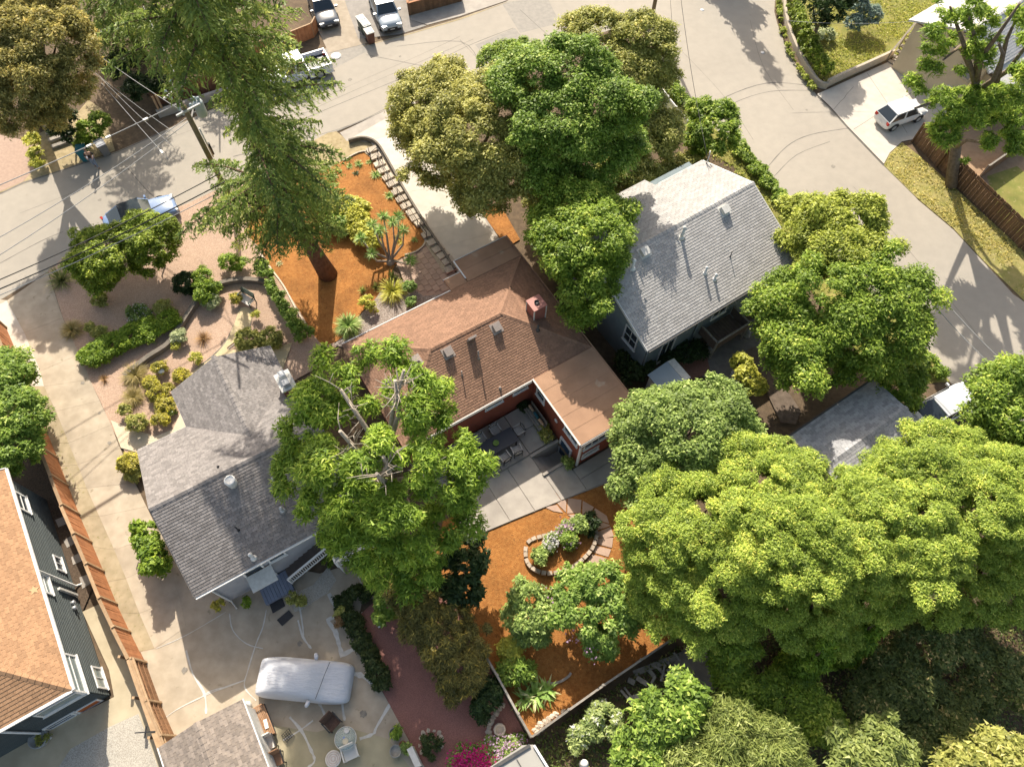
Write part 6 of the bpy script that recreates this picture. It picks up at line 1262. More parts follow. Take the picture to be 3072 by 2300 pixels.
tree('street_side_tree', 'yellowish green tree on the street side of the blue grey house', [(2385, 635, 4, 55), (2480, 670, 6, 95), (2570, 660, 6, 85), (2600, 740, 6, 70), (2510, 760, 6, 95), (2420, 730, 4.7, 70), (2440, 800, 5, 60)], L_LIME, .105, .17, .5)
tree('round_street_tree', 'big round deep green tree between the porch and the right street', [(2350, 930, 4.9, 105), (2460, 890, 5.7, 125), (2590, 880, 5.7, 125), (2690, 905, 5.3, 100), (2390, 1050, 4.5, 125), (2540, 1000, 5.1, 125), (2665, 1010, 4.9, 105), (2610, 1070, 3.9, 85), (2465, 1095, 3.4, 90), (2720, 985, 4.5, 65), (2330, 1010, 3.7, 70)], L_GREEN, .105, .17, .6, trunk=.3)
tree('pale_tree', 'pale green loose leaved tree at the rear corner of the red house', [(2060, 1240, 5, 105), (2150, 1220, 5, 85), (1965, 1265, 5, 105), (2080, 1310, 5.5, 135), (2180, 1290, 5, 90), (1925, 1370, 4, 95), (2020, 1420, 4.5, 110), (1895, 1470, 3.5, 70), (2130, 1400, 5, 95), (1880, 1300, 4, 60), (1960, 1500, 3.5, 75)], L_PALE, .105, .17, .5, cover=1.3, trunk=.22)
tree('edge_tree', 'leafy mid green tree at the right edge below the silver car', [(2985, 1190, 6, 85), (3060, 1150, 6, 100), (2965, 1280, 5, 70), (3040, 1290, 5.5, 100), (3090, 1220, 6, 90), (2980, 1350, 4, 75), (3080, 1370, 4, 80)], L_GREEN, .105, .17, .55)
tree('garden_gold_tree', 'golden olive feathery tree filling the top left corner', [(60, 120, 9.2, 105), (170, 130, 9.2, 110), (235, 215, 8.2, 75), (100, 250, 8.2, 120), (200, 300, 7.2, 85), (55, 330, 7.2, 95), (-30, 220, 8.2, 110), (130, 20, 9.2, 100), (20, 20, 9.2, 90), (140, 355, 6.2, 60), (240, 130, 8.7, 60)], L_GOLD, .08, .19, .5, base=(105, 372), trunk=.3, up=.25)
G1 = dict(m=L_FEATH, w=.055, l=.125, cr=.37, cover=1.3, up=.7, radial=-.3, trunk=.3, bark=M_BARKR, cl_n=3.4, sub=(.66, 1.04), flat=.6)
tree('feathery_tree', 'feathery light green tree touching the shingled garage from below, left of its ridge', [(2320, 1375, 5.9, 75), (2230, 1375, 5.9, 90), (2395, 1410, 6.3, 75), (2290, 1470, 6.6, 120), (2180, 1460, 5.9, 95), (2390, 1500, 6.3, 100)], **G1)
tree('feathery_tree', 'feathery light green tree right below the visible ridge of the shingled garage', [(2660, 1390, 6.0, 70), (2740, 1325, 5.6, 60), (2800, 1320, 6.0, 75), (2880, 1350, 6.0, 75), (2690, 1440, 7.0, 110), (2800, 1430, 7.3, 115), (2575, 1465, 6.4, 85)], **G1)
tree('feathery_tree', 'feathery yellow green tree at the right edge below the leafy mid green tree', [(2930, 1420, 6.6, 95), (3030, 1440, 6.6, 105), (2960, 1540, 7.3, 125), (3080, 1560, 6.9, 120), (2880, 1540, 6.6, 95)], **G1)
tree('feathery_tree', 'feathery tree at the left tip of the grove beside the pale tree', [(2040, 1480, 5.3, 95), (2120, 1530, 5.9, 110), (1990, 1570, 5.3, 105), (2070, 1630, 5.6, 120), (1950, 1660, 4.6, 90), (2170, 1620, 5.9, 95), (1940, 1760, 3.3, 75)], **G1)
tree('feathery_tree', 'feathery tree with bare twigs showing, in the very middle of the grove', [(2300, 1590, 7.3, 120), (2430, 1600, 7.6, 125), (2360, 1690, 7.3, 125), (2240, 1690, 6.6, 105), (2480, 1700, 7.3, 110)], **G1)
tree('feathery_tree', 'yellow tipped feathery tree right of the middle of the grove', [(2600, 1540, 7.6, 115), (2730, 1550, 7.6, 125), (2600, 1650, 7.3, 120), (2730, 1670, 7.3, 125), (2830, 1650, 6.9, 105), (2660, 1760, 4.3, 110), (2780, 1790, 4.1, 95)], **G1)
tree('feathery_tree', 'feathery tree on the right border of the grove with deep shade under it', [(2960, 1680, 4.8, 115), (3070, 1680, 4.8, 105), (2900, 1770, 3.7, 100), (3010, 1790, 3.7, 105), (3090, 1800, 3.5, 90)], **G1)
tree('feathery_tree', 'feathery tree above the heap of weathered boards', [(2050, 1760, 4.5, 105), (2150, 1760, 5.1, 110), (1990, 1830, 3.3, 80), (2090, 1850, 3.6, 95), (2200, 1840, 4.2, 85)], **G1)
tree('feathery_tree', 'shaded feathery tree in the lower middle of the grove above the two slim cypresses', [(2330, 1790, 5.4, 105), (2450, 1800, 5.4, 110), (2560, 1790, 5.4, 95), (2380, 1870, 3.9, 85), (2500, 1880, 3.6, 80)], **G1)
def cone_tree(name, label, b, tip, r, m, w=.1, l=.22, cr=.3, cover=1.6, cat='tree'):
    """slim conifer from base point to tip point"""
    b = Vector(b); tip = Vector(tip); root = empty(name, (b.x, b.y, 0), label, cat); lobes = []; n = 9; H = (tip - b).length
    for i in range(n):
        t = (i + .4) / n; c = b.lerp(tip, t); rr_ = r * (1 - t) ** .75 * (1 if t > .12 else .75) + .12; lobes.append((c, rr_ + .05, max(rr_, H / n * .9)))
    V, t = blob_leaves(lobes, cr, w, l, cover, low=-.8, up=.2); put('crown', V, t, m, root); MB().tube([b - Vector((0, 0, b.z)), tip], [.16, .03], 7).build('trunk', M_BARKR, root); return root
cone_tree('slim_cypress', 'slim bright cypress leaning out of the shade below the grove, lower left of the pair', at(2350, 2030, 0), at(2492, 1936, 5.2), .95, L_HEDGE)
cone_tree('slim_cypress', 'slim bright cypress leaning out of the shade below the grove, upper right of the pair', at(2500, 1950, 0), at(2640, 1862, 5.2), 1.0, L_HEDGE)
b = at(2257, 174) + Vector((-.174, .985, 0)) * 14.5
cone_tree('tall_street_cypress', 'tall cypress beyond the top edge whose pointed shadow lies on the junction', b, b + Vector((0, 0, 12.3)), 2.6, L_DARK, .3, .6, .8)
tree('lower_tree', 'green leafy tree below the heap of weathered boards', [(2020, 2120, 3.5, 100), (1960, 2190, 3.2, 80), (2080, 2190, 3.2, 85), (1990, 2250, 3, 85), (1900, 2260, 2, 70)], L_BRIGHT, .14, .22, .42)
tree('willow_tree', 'pale feathery willow like tree at the lower right of the bottom edge', [(2200, 2210, 4, 105), (2300, 2270, 4, 110), (2110, 2280, 3.5, 90), (2200, 2320, 4, 100), (2380, 2330, 3.5, 80), (2150, 2180, 3.4, 60)], L_WILLOW, .06, .3, .45, cover=1.5, up=.2, radial=1.0)
tree('sunlit_tree', 'small sunlit tree with pale twigs near the bottom right corner', [(2560, 2255, 4, 75), (2640, 2235, 4, 75), (2600, 2310, 4, 80), (2690, 2290, 3.4, 60), (2545, 2200, 3.6, 40)], L_WILLOW, .12, .24, .42)
tree('corner_tree', 'dim tree at the very bottom right corner', [(2900, 2310, 4, 90), (3010, 2290, 4, 90), (2960, 2250, 3, 60)], L_OLIVE, .13, .24, .45, cover=1.2)
for i, (q, lb) in enumerate(([(2700, 2050, 1.8, 110), (2620, 2110, 1.6, 90), (2780, 2120, 1.5, 90)], 'shaded dark thicket in the hollow right of the slim cypresses'), ([(2400, 2130, 2, 85), (2330, 2090, 2, 70), (2470, 2170, 1.8, 70)], 'shaded green thicket right above the willow like tree'), ([(2980, 2010, 2, 100), (3060, 2060, 2, 90), (2920, 2080, 1.6, 80)], 'shaded thicket with dry pinkish tips at the right edge'), ([(2780, 1930, 2.5, 90), (2860, 1900, 2.5, 80)], 'dark thicket under the right border of the grove'), ([(2190, 2010, 2.2, 70), (2240, 2080, 2, 70), (2200, 1940, 3, 80)], 'dark thicket right of the worn plywood deck'), ([(2850, 2210, 1.5, 90), (2760, 2230, 1.5, 70)], 'dark low thicket between the sunlit tree and the right edge'))[:6] if False else enumerate([]):
    pass
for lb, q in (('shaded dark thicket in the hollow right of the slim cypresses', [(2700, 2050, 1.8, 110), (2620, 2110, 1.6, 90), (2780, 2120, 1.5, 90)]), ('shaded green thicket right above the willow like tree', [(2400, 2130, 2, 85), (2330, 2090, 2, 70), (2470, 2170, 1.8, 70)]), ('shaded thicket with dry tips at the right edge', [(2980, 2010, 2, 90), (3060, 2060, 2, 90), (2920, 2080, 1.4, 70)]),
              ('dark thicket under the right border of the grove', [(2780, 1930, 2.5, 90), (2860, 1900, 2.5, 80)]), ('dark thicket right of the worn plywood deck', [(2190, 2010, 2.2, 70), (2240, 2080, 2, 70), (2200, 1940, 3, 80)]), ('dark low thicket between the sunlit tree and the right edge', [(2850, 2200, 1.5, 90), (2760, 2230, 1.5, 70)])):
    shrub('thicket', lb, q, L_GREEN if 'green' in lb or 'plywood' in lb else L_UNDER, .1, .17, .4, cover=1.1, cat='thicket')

# --- deodar cedar
def deodar(label, keys, H, Lz, Ll, r0, z0, main=False, dens=.055):
    """drooping cedar: boughs in tiers round a trunk through keys, each bough with hanging side twigs"""
    K = [at(*k) for k in keys]
    if len(K) == 1: K.append(K[0] + Vector((0, 0, H * .5)))
    while K[-1].z < H: K.append(K[-1] + Vector((-.06 if main else 0, 0, 2.2)))
    root = empty('deodar_cedar', K[0], label, 'tree')
    rad = [max(.05, r0 * (1 - p.z / (H + 2))) for p in K]; rad[0] = r0 * 1.25; MB().tube(K, rad, 12).build('trunk', M_BARKR, root)
    def axis(z):
        for a, b in zip(K[:-1], K[1:]):
            if a.z <= z <= b.z: return a.lerp(b, (z - a.z) / (b.z - a.z))
        return K[-1].copy()
    br = MB(); Ps = []; Ns = []; Ds = []; Ts = []; z = z0; ang = rnd.random()
    while z < H - .3:
        Lm = np.interp(z, Lz, Ll)
        for k in range(7):
            ang += 2 * PI / 7 + rnd.uniform(-.35, .35); hx, hy = math.cos(ang), math.sin(ang); L = Lm * rnd.uniform(.55, 1.2)
            if main:
                if hy > .15 and z < 9: L = min(L, max(.5, (1.3 * z - 5.4) / hy))
                if z < 5.5 and hx > .2: L *= .6
                if hx < -.1 and 5.2 < z < 8.8: L *= 1.25
                if hx < .1 and 8.8 < z < 16.6: L = min(L, rnd.uniform(.7, 1.5))
                if hx > .3: L = min(L, 3.6 if z < 9.5 else 5.0)
            c = axis(min(z + rnd.uniform(-.2, .2), H - .2)); hd = Vector((hx, hy, 0)); side = Vector((-hy, hx, 0)); rise = rnd.uniform(.02, .22); n = 12; pts = []
            bend = rnd.uniform(-.16, .16)
            for i in range(n + 1):
                s = i / n; pts.append(c + hd * L * s + side * bend * L * s * s + Vector((0, 0, L * (rise * s - (.34 if z < 13 else .26) * s ** 2.3))))
            br.tube(pts, [max(.012, .075 * L / 5 * (1 - i / n * .9)) for i in range(n + 1)], 5, False); bt = rng.normal(0, .14)
            ns = int(L / .17)
            for i in range(ns):
                s = .16 + .84 * (i + rnd.random()) / ns; j = min(int(s * n), n - 1); p = pts[j].lerp(pts[j + 1], s * n - j); tl = (1.1 * math.sin(PI * min(1, .25 + s * .72)) + .15) * rnd.uniform(.5, 1.15) * min(1, L / 3.5)
                for sg in (-1, 1):
                    dd = (side * sg + hd * rnd.uniform(.3, .9)).normalized(); m_ = max(3, int(tl / dens))
                    u = (np.arange(m_) + rng.uniform(0, 1, m_)) / m_; Q = np.array(p) + np.outer(u * tl, np.array(dd)); Q[:, 2] -= (u ** 1.8) * tl * .55 + .02; Q += rng.normal(0, .03, (m_, 3))
                    Ps.append(Q); Ds.append(np.array(dd) * .55 + np.array([0, 0, -.6]) + rng.normal(0, .28, (m_, 3))); Ns.append(np.array([0, 0, .8]) + np.array(hd) * .2 + rng.normal(0, .45, (m_, 3))); Ts.append(np.clip(.26 + bt + .48 * u + rng.normal(0, .16, m_), 0, 1))
        ang += .45; z += .95 if z < 20 else .75
    br.build('branches', M_BARKR, root); V = leaf_quads(np.concatenate(Ps), np.concatenate(Ns), np.concatenate(Ds), .08, .26); put('foliage', V, np.concatenate(Ts), L_CEDAR, root)
deodar('very tall drooping deodar cedar standing in the orange mulch bed', [(985, 825, 0), (930, 735, 3.0), (868, 625, 6.3), (790, 470, 10.2), (722, 318, 13.4), (665, 160, 16.3)], 27.0, [3, 6, 10, 14, 17, 21, 25, 27], [3.0, 4.4, 4.8, 5.0, 4.6, 3.6, 2.2, .5], .50, 5.0, True)
deodar('drooping cedar on the hillside behind the utility pole at the top left', [(430, 168, 0)], 14.0, [1, 4, 8, 12, 14], [3.0, 4.0, 3.4, 1.8, .4], .3, 1.6, dens=.07)
deodar('short drooping cedar behind the reddish brown fence near the white pickup', [(655, 178, 0)], 6.6, [1, 3, 6], [3.0, 3.4, 1.2], .22, 1.2, dens=.07)

# --- topped incense cedar with bare grey limbs
def incense():
    b = at(1262, 1640); root = empty('topped_cedar', b, 'big topped cedar with bare grey limbs between the charcoal roof and the red patio', 'tree')
    lobes = PL_([(972, 1208, 8.5, 75), (918, 1292, 8, 70), (890, 1420, 7, 72), (975, 1390, 8.5, 85), (945, 1500, 6.8, 75), (1050, 1520, 7.8, 85), (1030, 1610, 6.2, 75), (1110, 1640, 6.2, 80), (1180, 1530, 8, 90), (1250, 1620, 6, 80), (1330, 1585, 5.6, 75), (1390, 1500, 6, 72), (1415, 1420, 6.2, 65), (1360, 1340, 7, 68),
                (1292, 1290, 7.6, 70), (1245, 1390, 9, 72), (1330, 1430, 7.6, 80), (1210, 1250, 9.6, 68), (1225, 1168, 9.8, 62), (1180, 1085, 9.6, 55), (1290, 1180, 8.4, 60), (1345, 1210, 7.2, 45), (1028, 1150, 9.2, 62), (965, 1090, 8.2, 55), (1085, 1060, 9.2, 55), (1140, 1330, 9.6, 62), (1100, 1420, 9.4, 55), (1155, 1705, 3.8, 75), (1250, 1720, 3.6, 75), (1320, 1690, 3.8, 65), (1085, 1210, 9, 45), (900, 1350, 7.4, 45), (1400, 1560, 5, 45)])
    V, t = blob_leaves(lobes, .5, .085, .27, 1.7, up=.5, radial=.35, cl_n=3.2); put('crown', V, t, L_INC, root)
    tk = MB(); f1 = at(1175, 1440, 7.2); f0 = b.lerp(f1, .45); f0.z = 3.2
    tk.tube([b, f0, f1], [.5, .42, .32], 10); tk.tube([f0, at(1165, 1330, 8.6), at(1158, 1322, 10)], [.3, .24, .2], 8); tk.build('trunk', M_BARKT, root)
    lm = MB(); ends = []
    for (px, py, z), r_ in (((1022, 1168, 10.8), .14), ((1185, 1140, 11.2), .15), ((1020, 1292, 10.2), .15), ((1130, 1420, 10.8), .13), ((1290, 1378, 9.4), .11), ((1212, 1110, 11.4), .12), ((1150, 1370, 10.4), .14)):
        e = at(px, py, z); s = f1 if z < 10.9 else at(1165, 1330, 8.6); m_ = s.lerp(e, .5) + Vector((rnd.uniform(-.3, .3), rnd.uniform(-.3, .3), -.3)); lm.tube([s, m_, e], [r_ * 1.1, r_ * .85, r_ * .55], 7); ends.append((e, m_))
    for e, m_ in ends:
        for k in range(9):
            a_ = k * 2.4 + rnd.random(); o = e.lerp(m_, rnd.random() * .7); L = rnd.uniform(.5, 1.25); d = Vector((math.cos(a_), math.sin(a_), rnd.uniform(-.1, .5))); q = o + d * L * .5 + Vector((0, 0, .1)); lm.tube([o, q, o + d * L + Vector((rnd.uniform(-.2, .2), rnd.uniform(-.2, .2), .3))], [.034, .024, .009], 5)
            lm.tube([q, q + Vector((d.y, -d.x, .4)) * L * .4], [.022, .008], 4)
    lm.build('bare_limbs', M_BARKP, root)
incense()

# --- crooked pine at the right
def pine():
    B = at(2852, 560); root = empty('crooked_pine', B, 'crooked pine with bare leaning trunks and needle pads at the right edge', 'tree'); tr = MB()
    P = lambda *q: at(*q)
    stem = [B, P(2868, 440, 2.46), P(2880, 370, 4.10), P(2905, 290, 6.28), P(2930, 240, 8.20)]
    tr.tube(stem, [.42, .34, .31, .28, .24], 10)
    limbs = [[(2930, 240, 8.20), (2945, 170, 10.25), (2990, 110, 12.30), (3060, 10, 14.35)], [(2905, 290, 6.28), (2980, 240, 8.88), (3010, 165, 10.93), (2995, 130, 12.30)], [(2990, 245, 8.61), (3020, 120, 11.48), (3045, 65, 12.85)], [(2905, 290, 6.28), (3020, 215, 8.47), (3070, 150, 10.11), (3110, 100, 10.93)],
             [(2930, 240, 8.20), (2930, 130, 10.93), (2905, 50, 12.98)], [(2925, 250, 7.93), (2890, 130, 10.93), (2850, 20, 12.98)], [(2890, 330, 5.20), (2840, 285, 6.83), (2790, 310, 7.65), (2745, 325, 8.20)], [(2930, 240, 8.20), (2880, 140, 10.11), (2830, 180, 10.38)], [(2880, 370, 4.10), (2960, 330, 6.01), (3040, 300, 7.10)], [(2868, 440, 2.46), (2900, 420, 4.37), (2960, 430, 5.47)]]
    for L in limbs: tr.tube([P(*q) for q in L], [.2, .15, .11, .06][:len(L)] if len(L) > 3 else [.18, .12, .06], 7)
    tr.build('trunk', M_BARKT, root)
    pads = PL_([(2790, 20, 12.85, 42, .5), (2820, 110, 10.93, 48, .55), (2800, 160, 10.11, 34, .5), (2870, 70, 12.30, 44, .5), (2915, 30, 13.12, 40, .5), (2960, 60, 12.30, 30, .5), (2930, 160, 10.38, 46, .55), (2960, 110, 11.48, 30, .5), (2745, 275, 8.33, 36, .55), (2830, 330, 7.38, 60, .55), (2830, 400, 6.28, 50, .55), (2900, 350, 6.83, 55, .55), (2950, 300, 7.38, 60, .55), (3010, 290, 7.65, 55, .55),
                (2990, 370, 6.01, 50, .5), (3050, 350, 6.28, 45, .55), (2970, 430, 5.73, 36, .5), (3040, 430, 5.47, 50, .55), (3060, 240, 9.02, 50, .55), (3050, 60, 12.85, 36, .55), (3090, 140, 10.93, 40, .55), (2880, 290, 7.65, 30, .5), (2890, 470, 3.55, 26, .5), (2860, 210, 9.30, 30, .5), (2780, 200, 9.30, 24, .5)])
    V, t = blob_leaves(pads, .42, .09, .34, 1.5, up=.3, radial=.9, cl_n=4.0, low=-.2); put('needle_pads', V, t, L_PINE, root)
pine()
for lb, q in (('olive bush in the shade between the olive oak and the dense round tree', [(1640, 590, 3, 70), (1720, 610, 2.4, 60), (1600, 540, 3, 60)]), ('dim bush at the back wall of the blue grey house, left part', [(1830, 540, 2.2, 60), (1780, 580, 2, 50)]), ('yellowish bush between the grey olive tree and the blue grey house', [(1950, 545, 1.8, 50), (2010, 520, 1.6, 48), (1900, 560, 1.6, 40)]), ('small bush beside the service mast of the blue grey house', [(2060, 500, 1.6, 42), (2090, 480, 1.4, 36)])):
    shrub('understory_bush', lb, q, L_OLIVE, .1, .17, .35, cat='bush')
# spiky dark tree and shrubs on the front lawn
tree('monkey_puzzle_tree', 'dark spiky branched tree on the front lawn at the top right', [(2440, 10, 3.5, 40), (2490, 30, 4, 45), (2460, 60, 2.6, 30), (2520, -10, 4, 50)], L_DARK, .12, .4, .35, cover=1.0, up=.1, radial=1.5)
shrub('blue_shrub', 'blue grey shrub on the front lawn right of the dark spiky tree', [(2570, 20, 1.6, 40), (2610, 50, 1.2, 35), (2560, 70, 1.0, 30)], LF('blue_grey_leaves', (.05, .075, .06), (.13, .17, .14), (.25, .28, .26)), .1, .2, .25)
shrub('silver_groundcover', 'low silvery plant patch left of the blue grey shrub', [(2440, 110, .4, 28), (2480, 105, .4, 25)], L_GREYG, .1, .16, .2)
def hedge(name, label, pts, r, z, m, w=.11, l=.18, cr=.26, cat='hedge', step=None, flat=1.0, **k):
    P = [at(*p) for p in smooth(pts, 6)]; lobes = []; acc = 9
    for i, p in enumerate(P):
        acc += (p - P[i - 1]).length if i else 0
        if acc > (step or r * .75): lobes.append((Vector((p.x, p.y, z)), r * rnd.uniform(.88, 1.1), max(.12, z * flat))); acc = 0
    root = empty(name, P[0], label, cat); V, t = blob_leaves(lobes, cr, w, l, 1.9, **k); put('foliage', V, t, m, root)
    mb = MB()
    for c, _, _ in lobes: mb.tube([Vector((c.x, c.y, 0)), c], [.04, .02], 5)
    mb.build('stems', M_BARKT, root)
hedge('wall_hedge', 'dark clipped hedge along the curved concrete wall of the front lawn', [(2368, -20), (2372, 60), (2400, 140), (2435, 210), (2465, 245)], .55, .9, L_ROUND)
hedge('kerb_ivy', 'yellowish green strip between the right street and the curved concrete wall', [(2334, 10), (2340, 80), (2366, 160), (2400, 225), (2440, 275)], .22, .2, L_LIME, .1, .16, .18)
hedge('corner_ground_cover', 'green ground cover along the right street beside the picket fence', [(1995, 225), (2020, 285), (2050, 320), (2085, 360)], .5, .35, L_GREEN, .1, .18, .25)
hedge('kerb_ground_cover', 'green ground cover between the grey roof tip and the right street', [(2215, 450), (2260, 510), (2300, 560), (2340, 610)], .55, .3, L_GREEN, .1, .18, .25)
hedge('lower_kerb_cover', 'green verge plants at the foot of the round street tree', [(2730, 1060), (2770, 1090), (2820, 1140)], .5, .35, L_GREEN, .11, .2, .25)
# --- left front garden
shrub('round_shrub', 'round clipped shrub nearest the driveway, left of the two behind the blue car', [(270, 740, 2.4, 55), (330, 725, 2.7, 60), (310, 790, 2.7, 75), (265, 800, 2.4, 50), (310, 840, 1.7, 60)], L_ROUND, .09, .15, .3)
shrub('round_shrub', 'round clipped shrub right in front of the blue car, right of the two', [(420, 690, 2.8, 62), (480, 695, 2.8, 62), (455, 735, 2.8, 70), (500, 735, 2.2, 45), (400, 735, 2.2, 45), (450, 780, 1.5, 65)], L_ROUND, .09, .15, .3)
def spiky(name, label, px, py, n, L, w, m, cat='plant', spread=1.0, droop=.5, rise=1.0, h0=0.0, parent=None, seg=3):
    """rosette of arching strap leaves"""
    c = np.array(at(px, py)) + np.array([0, 0, h0]); root = parent or empty(name, Vector(c), label, cat); V = []; T = []
    for i in range(n):
        a = rng.uniform(0, 2 * PI); el = rng.uniform(.15, 1.35) * spread; d = np.array([math.cos(a), math.sin(a), 0]); s_ = np.array([-d[1], d[0], 0]); l = L * rng.uniform(.7, 1.1); t0 = np.clip(rng.normal(.5, .2), 0, 1); pr = c.copy(); pts = [pr]
        for k in range(seg):
            e = el - droop * k / seg * 1.6; e = min(e, 1.45); pr = pr + (d * math.cos(e) + np.array([0, 0, math.sin(e) * rise])) * l / seg; pts.append(pr)
        for k in range(seg):
            w0 = w * (1 - (k / seg) ** 1.5) * .5 + .002; w1 = w * (1 - ((k + 1) / seg) ** 1.5) * .5 + .001; V.append([pts[k] - s_ * w0, pts[k] + s_ * w0, pts[k + 1] + s_ * w1, pts[k + 1] - s_ * w1]); T.append(t0 + .12 * k)
    TRI[0] += 2 * len(V); put('leaves', np.array(V), np.clip(np.array(T), 0, 1), m, root); return root
spiky('flax_plant', 'dark upright flax clump at the left end of the front garden', 188, 845, 150, 1.15, .07, L_FLAX, rise=1.1, droop=.25)
for i, (px, py, s, lb) in enumerate(((222, 995, .95, 'straw coloured feather grass clump at the driveway edge above the ground cover'), (412, 1132, 1.15, 'big straw coloured feather grass clump below the ground cover'), (406, 1196, .95, 'straw coloured feather grass clump nearest the cream walk'))):
    spiky('feather_grass', lb, px, py, 520, s, .028, L_GRASS, 'ornamental grass', 1.0, .85, .9)
hedge('ground_cover_mound', 'bright green spreading ground cover mound along the terrace wall', [(285, 1080), (340, 1050), (400, 1020), (450, 1000), (510, 975)], .85, .42, L_COVER, .07, .13, .22, 'ground cover', step=.45); 
shrub('upright_shrub', 'bright green narrow shrub at the end of the terrace wall', [(605, 830, .8, 28), (615, 860, .8, 32), (610, 890, .7, 30), (640, 870, .6, 22)], L_COVER, .08, .14, .22)
shrub('small_green_shrub', 'small bright green shrub below the drooping cedar branches', [(690, 790, .6, 32), (715, 795, .5, 24)], L_COVER, .08, .14, .2)
shrub('grey_santolina', 'pale grey green mound beside the terrace wall', [(636, 905, .4, 27)], L_GREYG, .06, .14, .16)
shrub('grey_lavender', 'pale grey green mound in the pinkish gravel left of the granite path', [(540, 1012, .4, 25)], L_GREYG, .06, .14, .16)
spiky('russet_grass', 'russet grass clump left of the granite path', 612, 1020, 160, .7, .03, L_RUSS, 'ornamental grass')
spiky('small_russet_grass', 'small russet grass clump near the driveway below the mound', 316, 1140, 90, .45, .03, L_RUSS, 'ornamental grass')
for px, py, s, m_, lb in ((432, 985, 20, L_YFL, 'yellow flowering plant on the upper side of the ground cover mound'), (300, 1000, 22, L_OLIVE, 'brownish green plant between the feather grass and the mound'), (270, 985, 18, L_OLIVE, 'low brownish plant right of the upper feather grass'), (455, 1150, 26, L_YFL, 'yellow flowering plant right of the big feather grass'), (480, 1105, 22, L_YFL, 'yellow green plant above the garden spot lamp'), (545, 1128, 26, L_YFL, 'orange yellow flowering plant beside the lower granite path'), (470, 1180, 26, L_YFL, 'yellow flowering plant left of the slate gable corner'), (505, 1165, 18, L_YFL, 'small yellow plant between two flowering plants at the gable'), (495, 1215, 28, L_YFL, 'orange flowering plant at the gable corner'), (480, 1260, 26, L_YFL, 'yellow flowering plant above the cream walk'), (410, 1270, 30, L_OLIVE, 'olive green plant at the left end of the cream walk'), (375, 1230, 18, L_OLIVE, 'low olive plant at the driveway edge above the cream walk'), (590, 1075, 18, L_YEL, 'small yellow green tuft right of the russet grass'), (525, 1035, 13, L_YEL, 'tiny yellow tuft below the grey green mound'), (388, 1390, 34, L_YFL, 'orange flowering shrub at the left corner of the charcoal roof'), (400, 1420, 26, L_OLIVE, 'olive shrub below the orange flowering shrub by the driveway'), (770, 945, 14, L_YEL, 'small yellow green tuft right of the garden bench'), (705, 895, 20, L_YFL, 'yellow plant left of the garden bench'), (745, 1020, 40, L_OLIVE, 'shaded olive shrub between the granite path and the ivy strip'), (810, 1015, 36, L_OLIVE, 'shaded shrub beside the ivy strip'), (490, 925, 26, L_OLIVE, 'shaded shrub under the terrace wall end'), (300, 900, 26, L_OLIVE, 'shaded grassy plant under the round shrubs'), (560, 850, 40, L_DARK, 'dark shaded shrub left of the narrow bright shrub')):
    shrub('garden_plant', lb, [(px, py, .35 if s < 30 else .55, s), (px + s * .5, py + s * .3, .28, s * .7)], m_, .07, .13, .17, cat='plant', stem=False)
def flowers(label, pts, m, n=40, r=.35, z=(.3, .55), s=.07, name='flower_patch'):
    P = []
    for px, py in pts:
        c = np.array(at(px, py)); P.append(c + np.c_[rng.normal(0, r * .5, n), rng.normal(0, r * .5, n), rng.uniform(z[0], z[1], n)])
    P = np.concatenate(P); root = empty(name, at(*pts[0]), label, 'flowers'); N_ = np.tile([0, 0, 1.0], (len(P), 1)) + rng.normal(0, .35, (len(P), 3)); put('blooms', leaf_quads(P, N_, rng.normal(0, 1, (len(P), 3)), s, s), rng.uniform(0, 1, len(P)), m, root, 'stuff')
    V, t = blob_leaves([(Vector(at(px, py)) + Vector((0, 0, z[0] * .6)), r * 1.05, z[0] * .9) for px, py in pts], .16, .07, .12, 1.3); put('foliage', V, t, L_PALE, root)
flowers('white daisies in the shade above the ground cover mound', [(400, 940), (425, 930), (445, 945), (410, 965)], L_WHITEF, 34, .4)
flowers('white flowers among the orange flowering plants at the gable', [(515, 1240), (500, 1225)], L_WHITEF, 22, .25)
hedge('ivy_strip', 'bright ivy strip between the pinkish gravel garden and the orange mulch', [(798, 815), (820, 860), (845, 900), (868, 945), (895, 990), (930, 1020)], .42, .5, L_BRIGHT, .12, .2, .25)
hedge('box_hedge', 'bright green box hedge against the lower left eave of the charcoal roof', [(468, 1618), (480, 1660), (500, 1715)], .68, 1.1, L_COVER, .13, .2, .28)
hedge('court_ivy', 'dark ivy border between the court and the red gravel bed', [(1040, 1830), (1062, 1870), (1088, 1920), (1112, 1970), (1135, 2020), (1152, 2055)], .45, .35, L_IVY, .1, .15, .22)
hedge('upper_court_ivy', 'dark ivy border along the concrete path under the topped cedar', [(1030, 1815), (1070, 1790), (1110, 1778), (1140, 1765)], .42, .35, L_IVY, .1, .15, .22)
tree('left_edge_tree', 'glossy green tree at the left edge overhanging the redwood fence', [(25, 1140, 2.6, 80), (60, 1250, 3, 95), (45, 1340, 2.8, 92), (-20, 1200, 3, 100), (95, 1330, 2.6, 50), (-20, 1380, 2.8, 80), (15, 1090, 2.2, 40)], L_BRIGHT, .105, .17, .35)
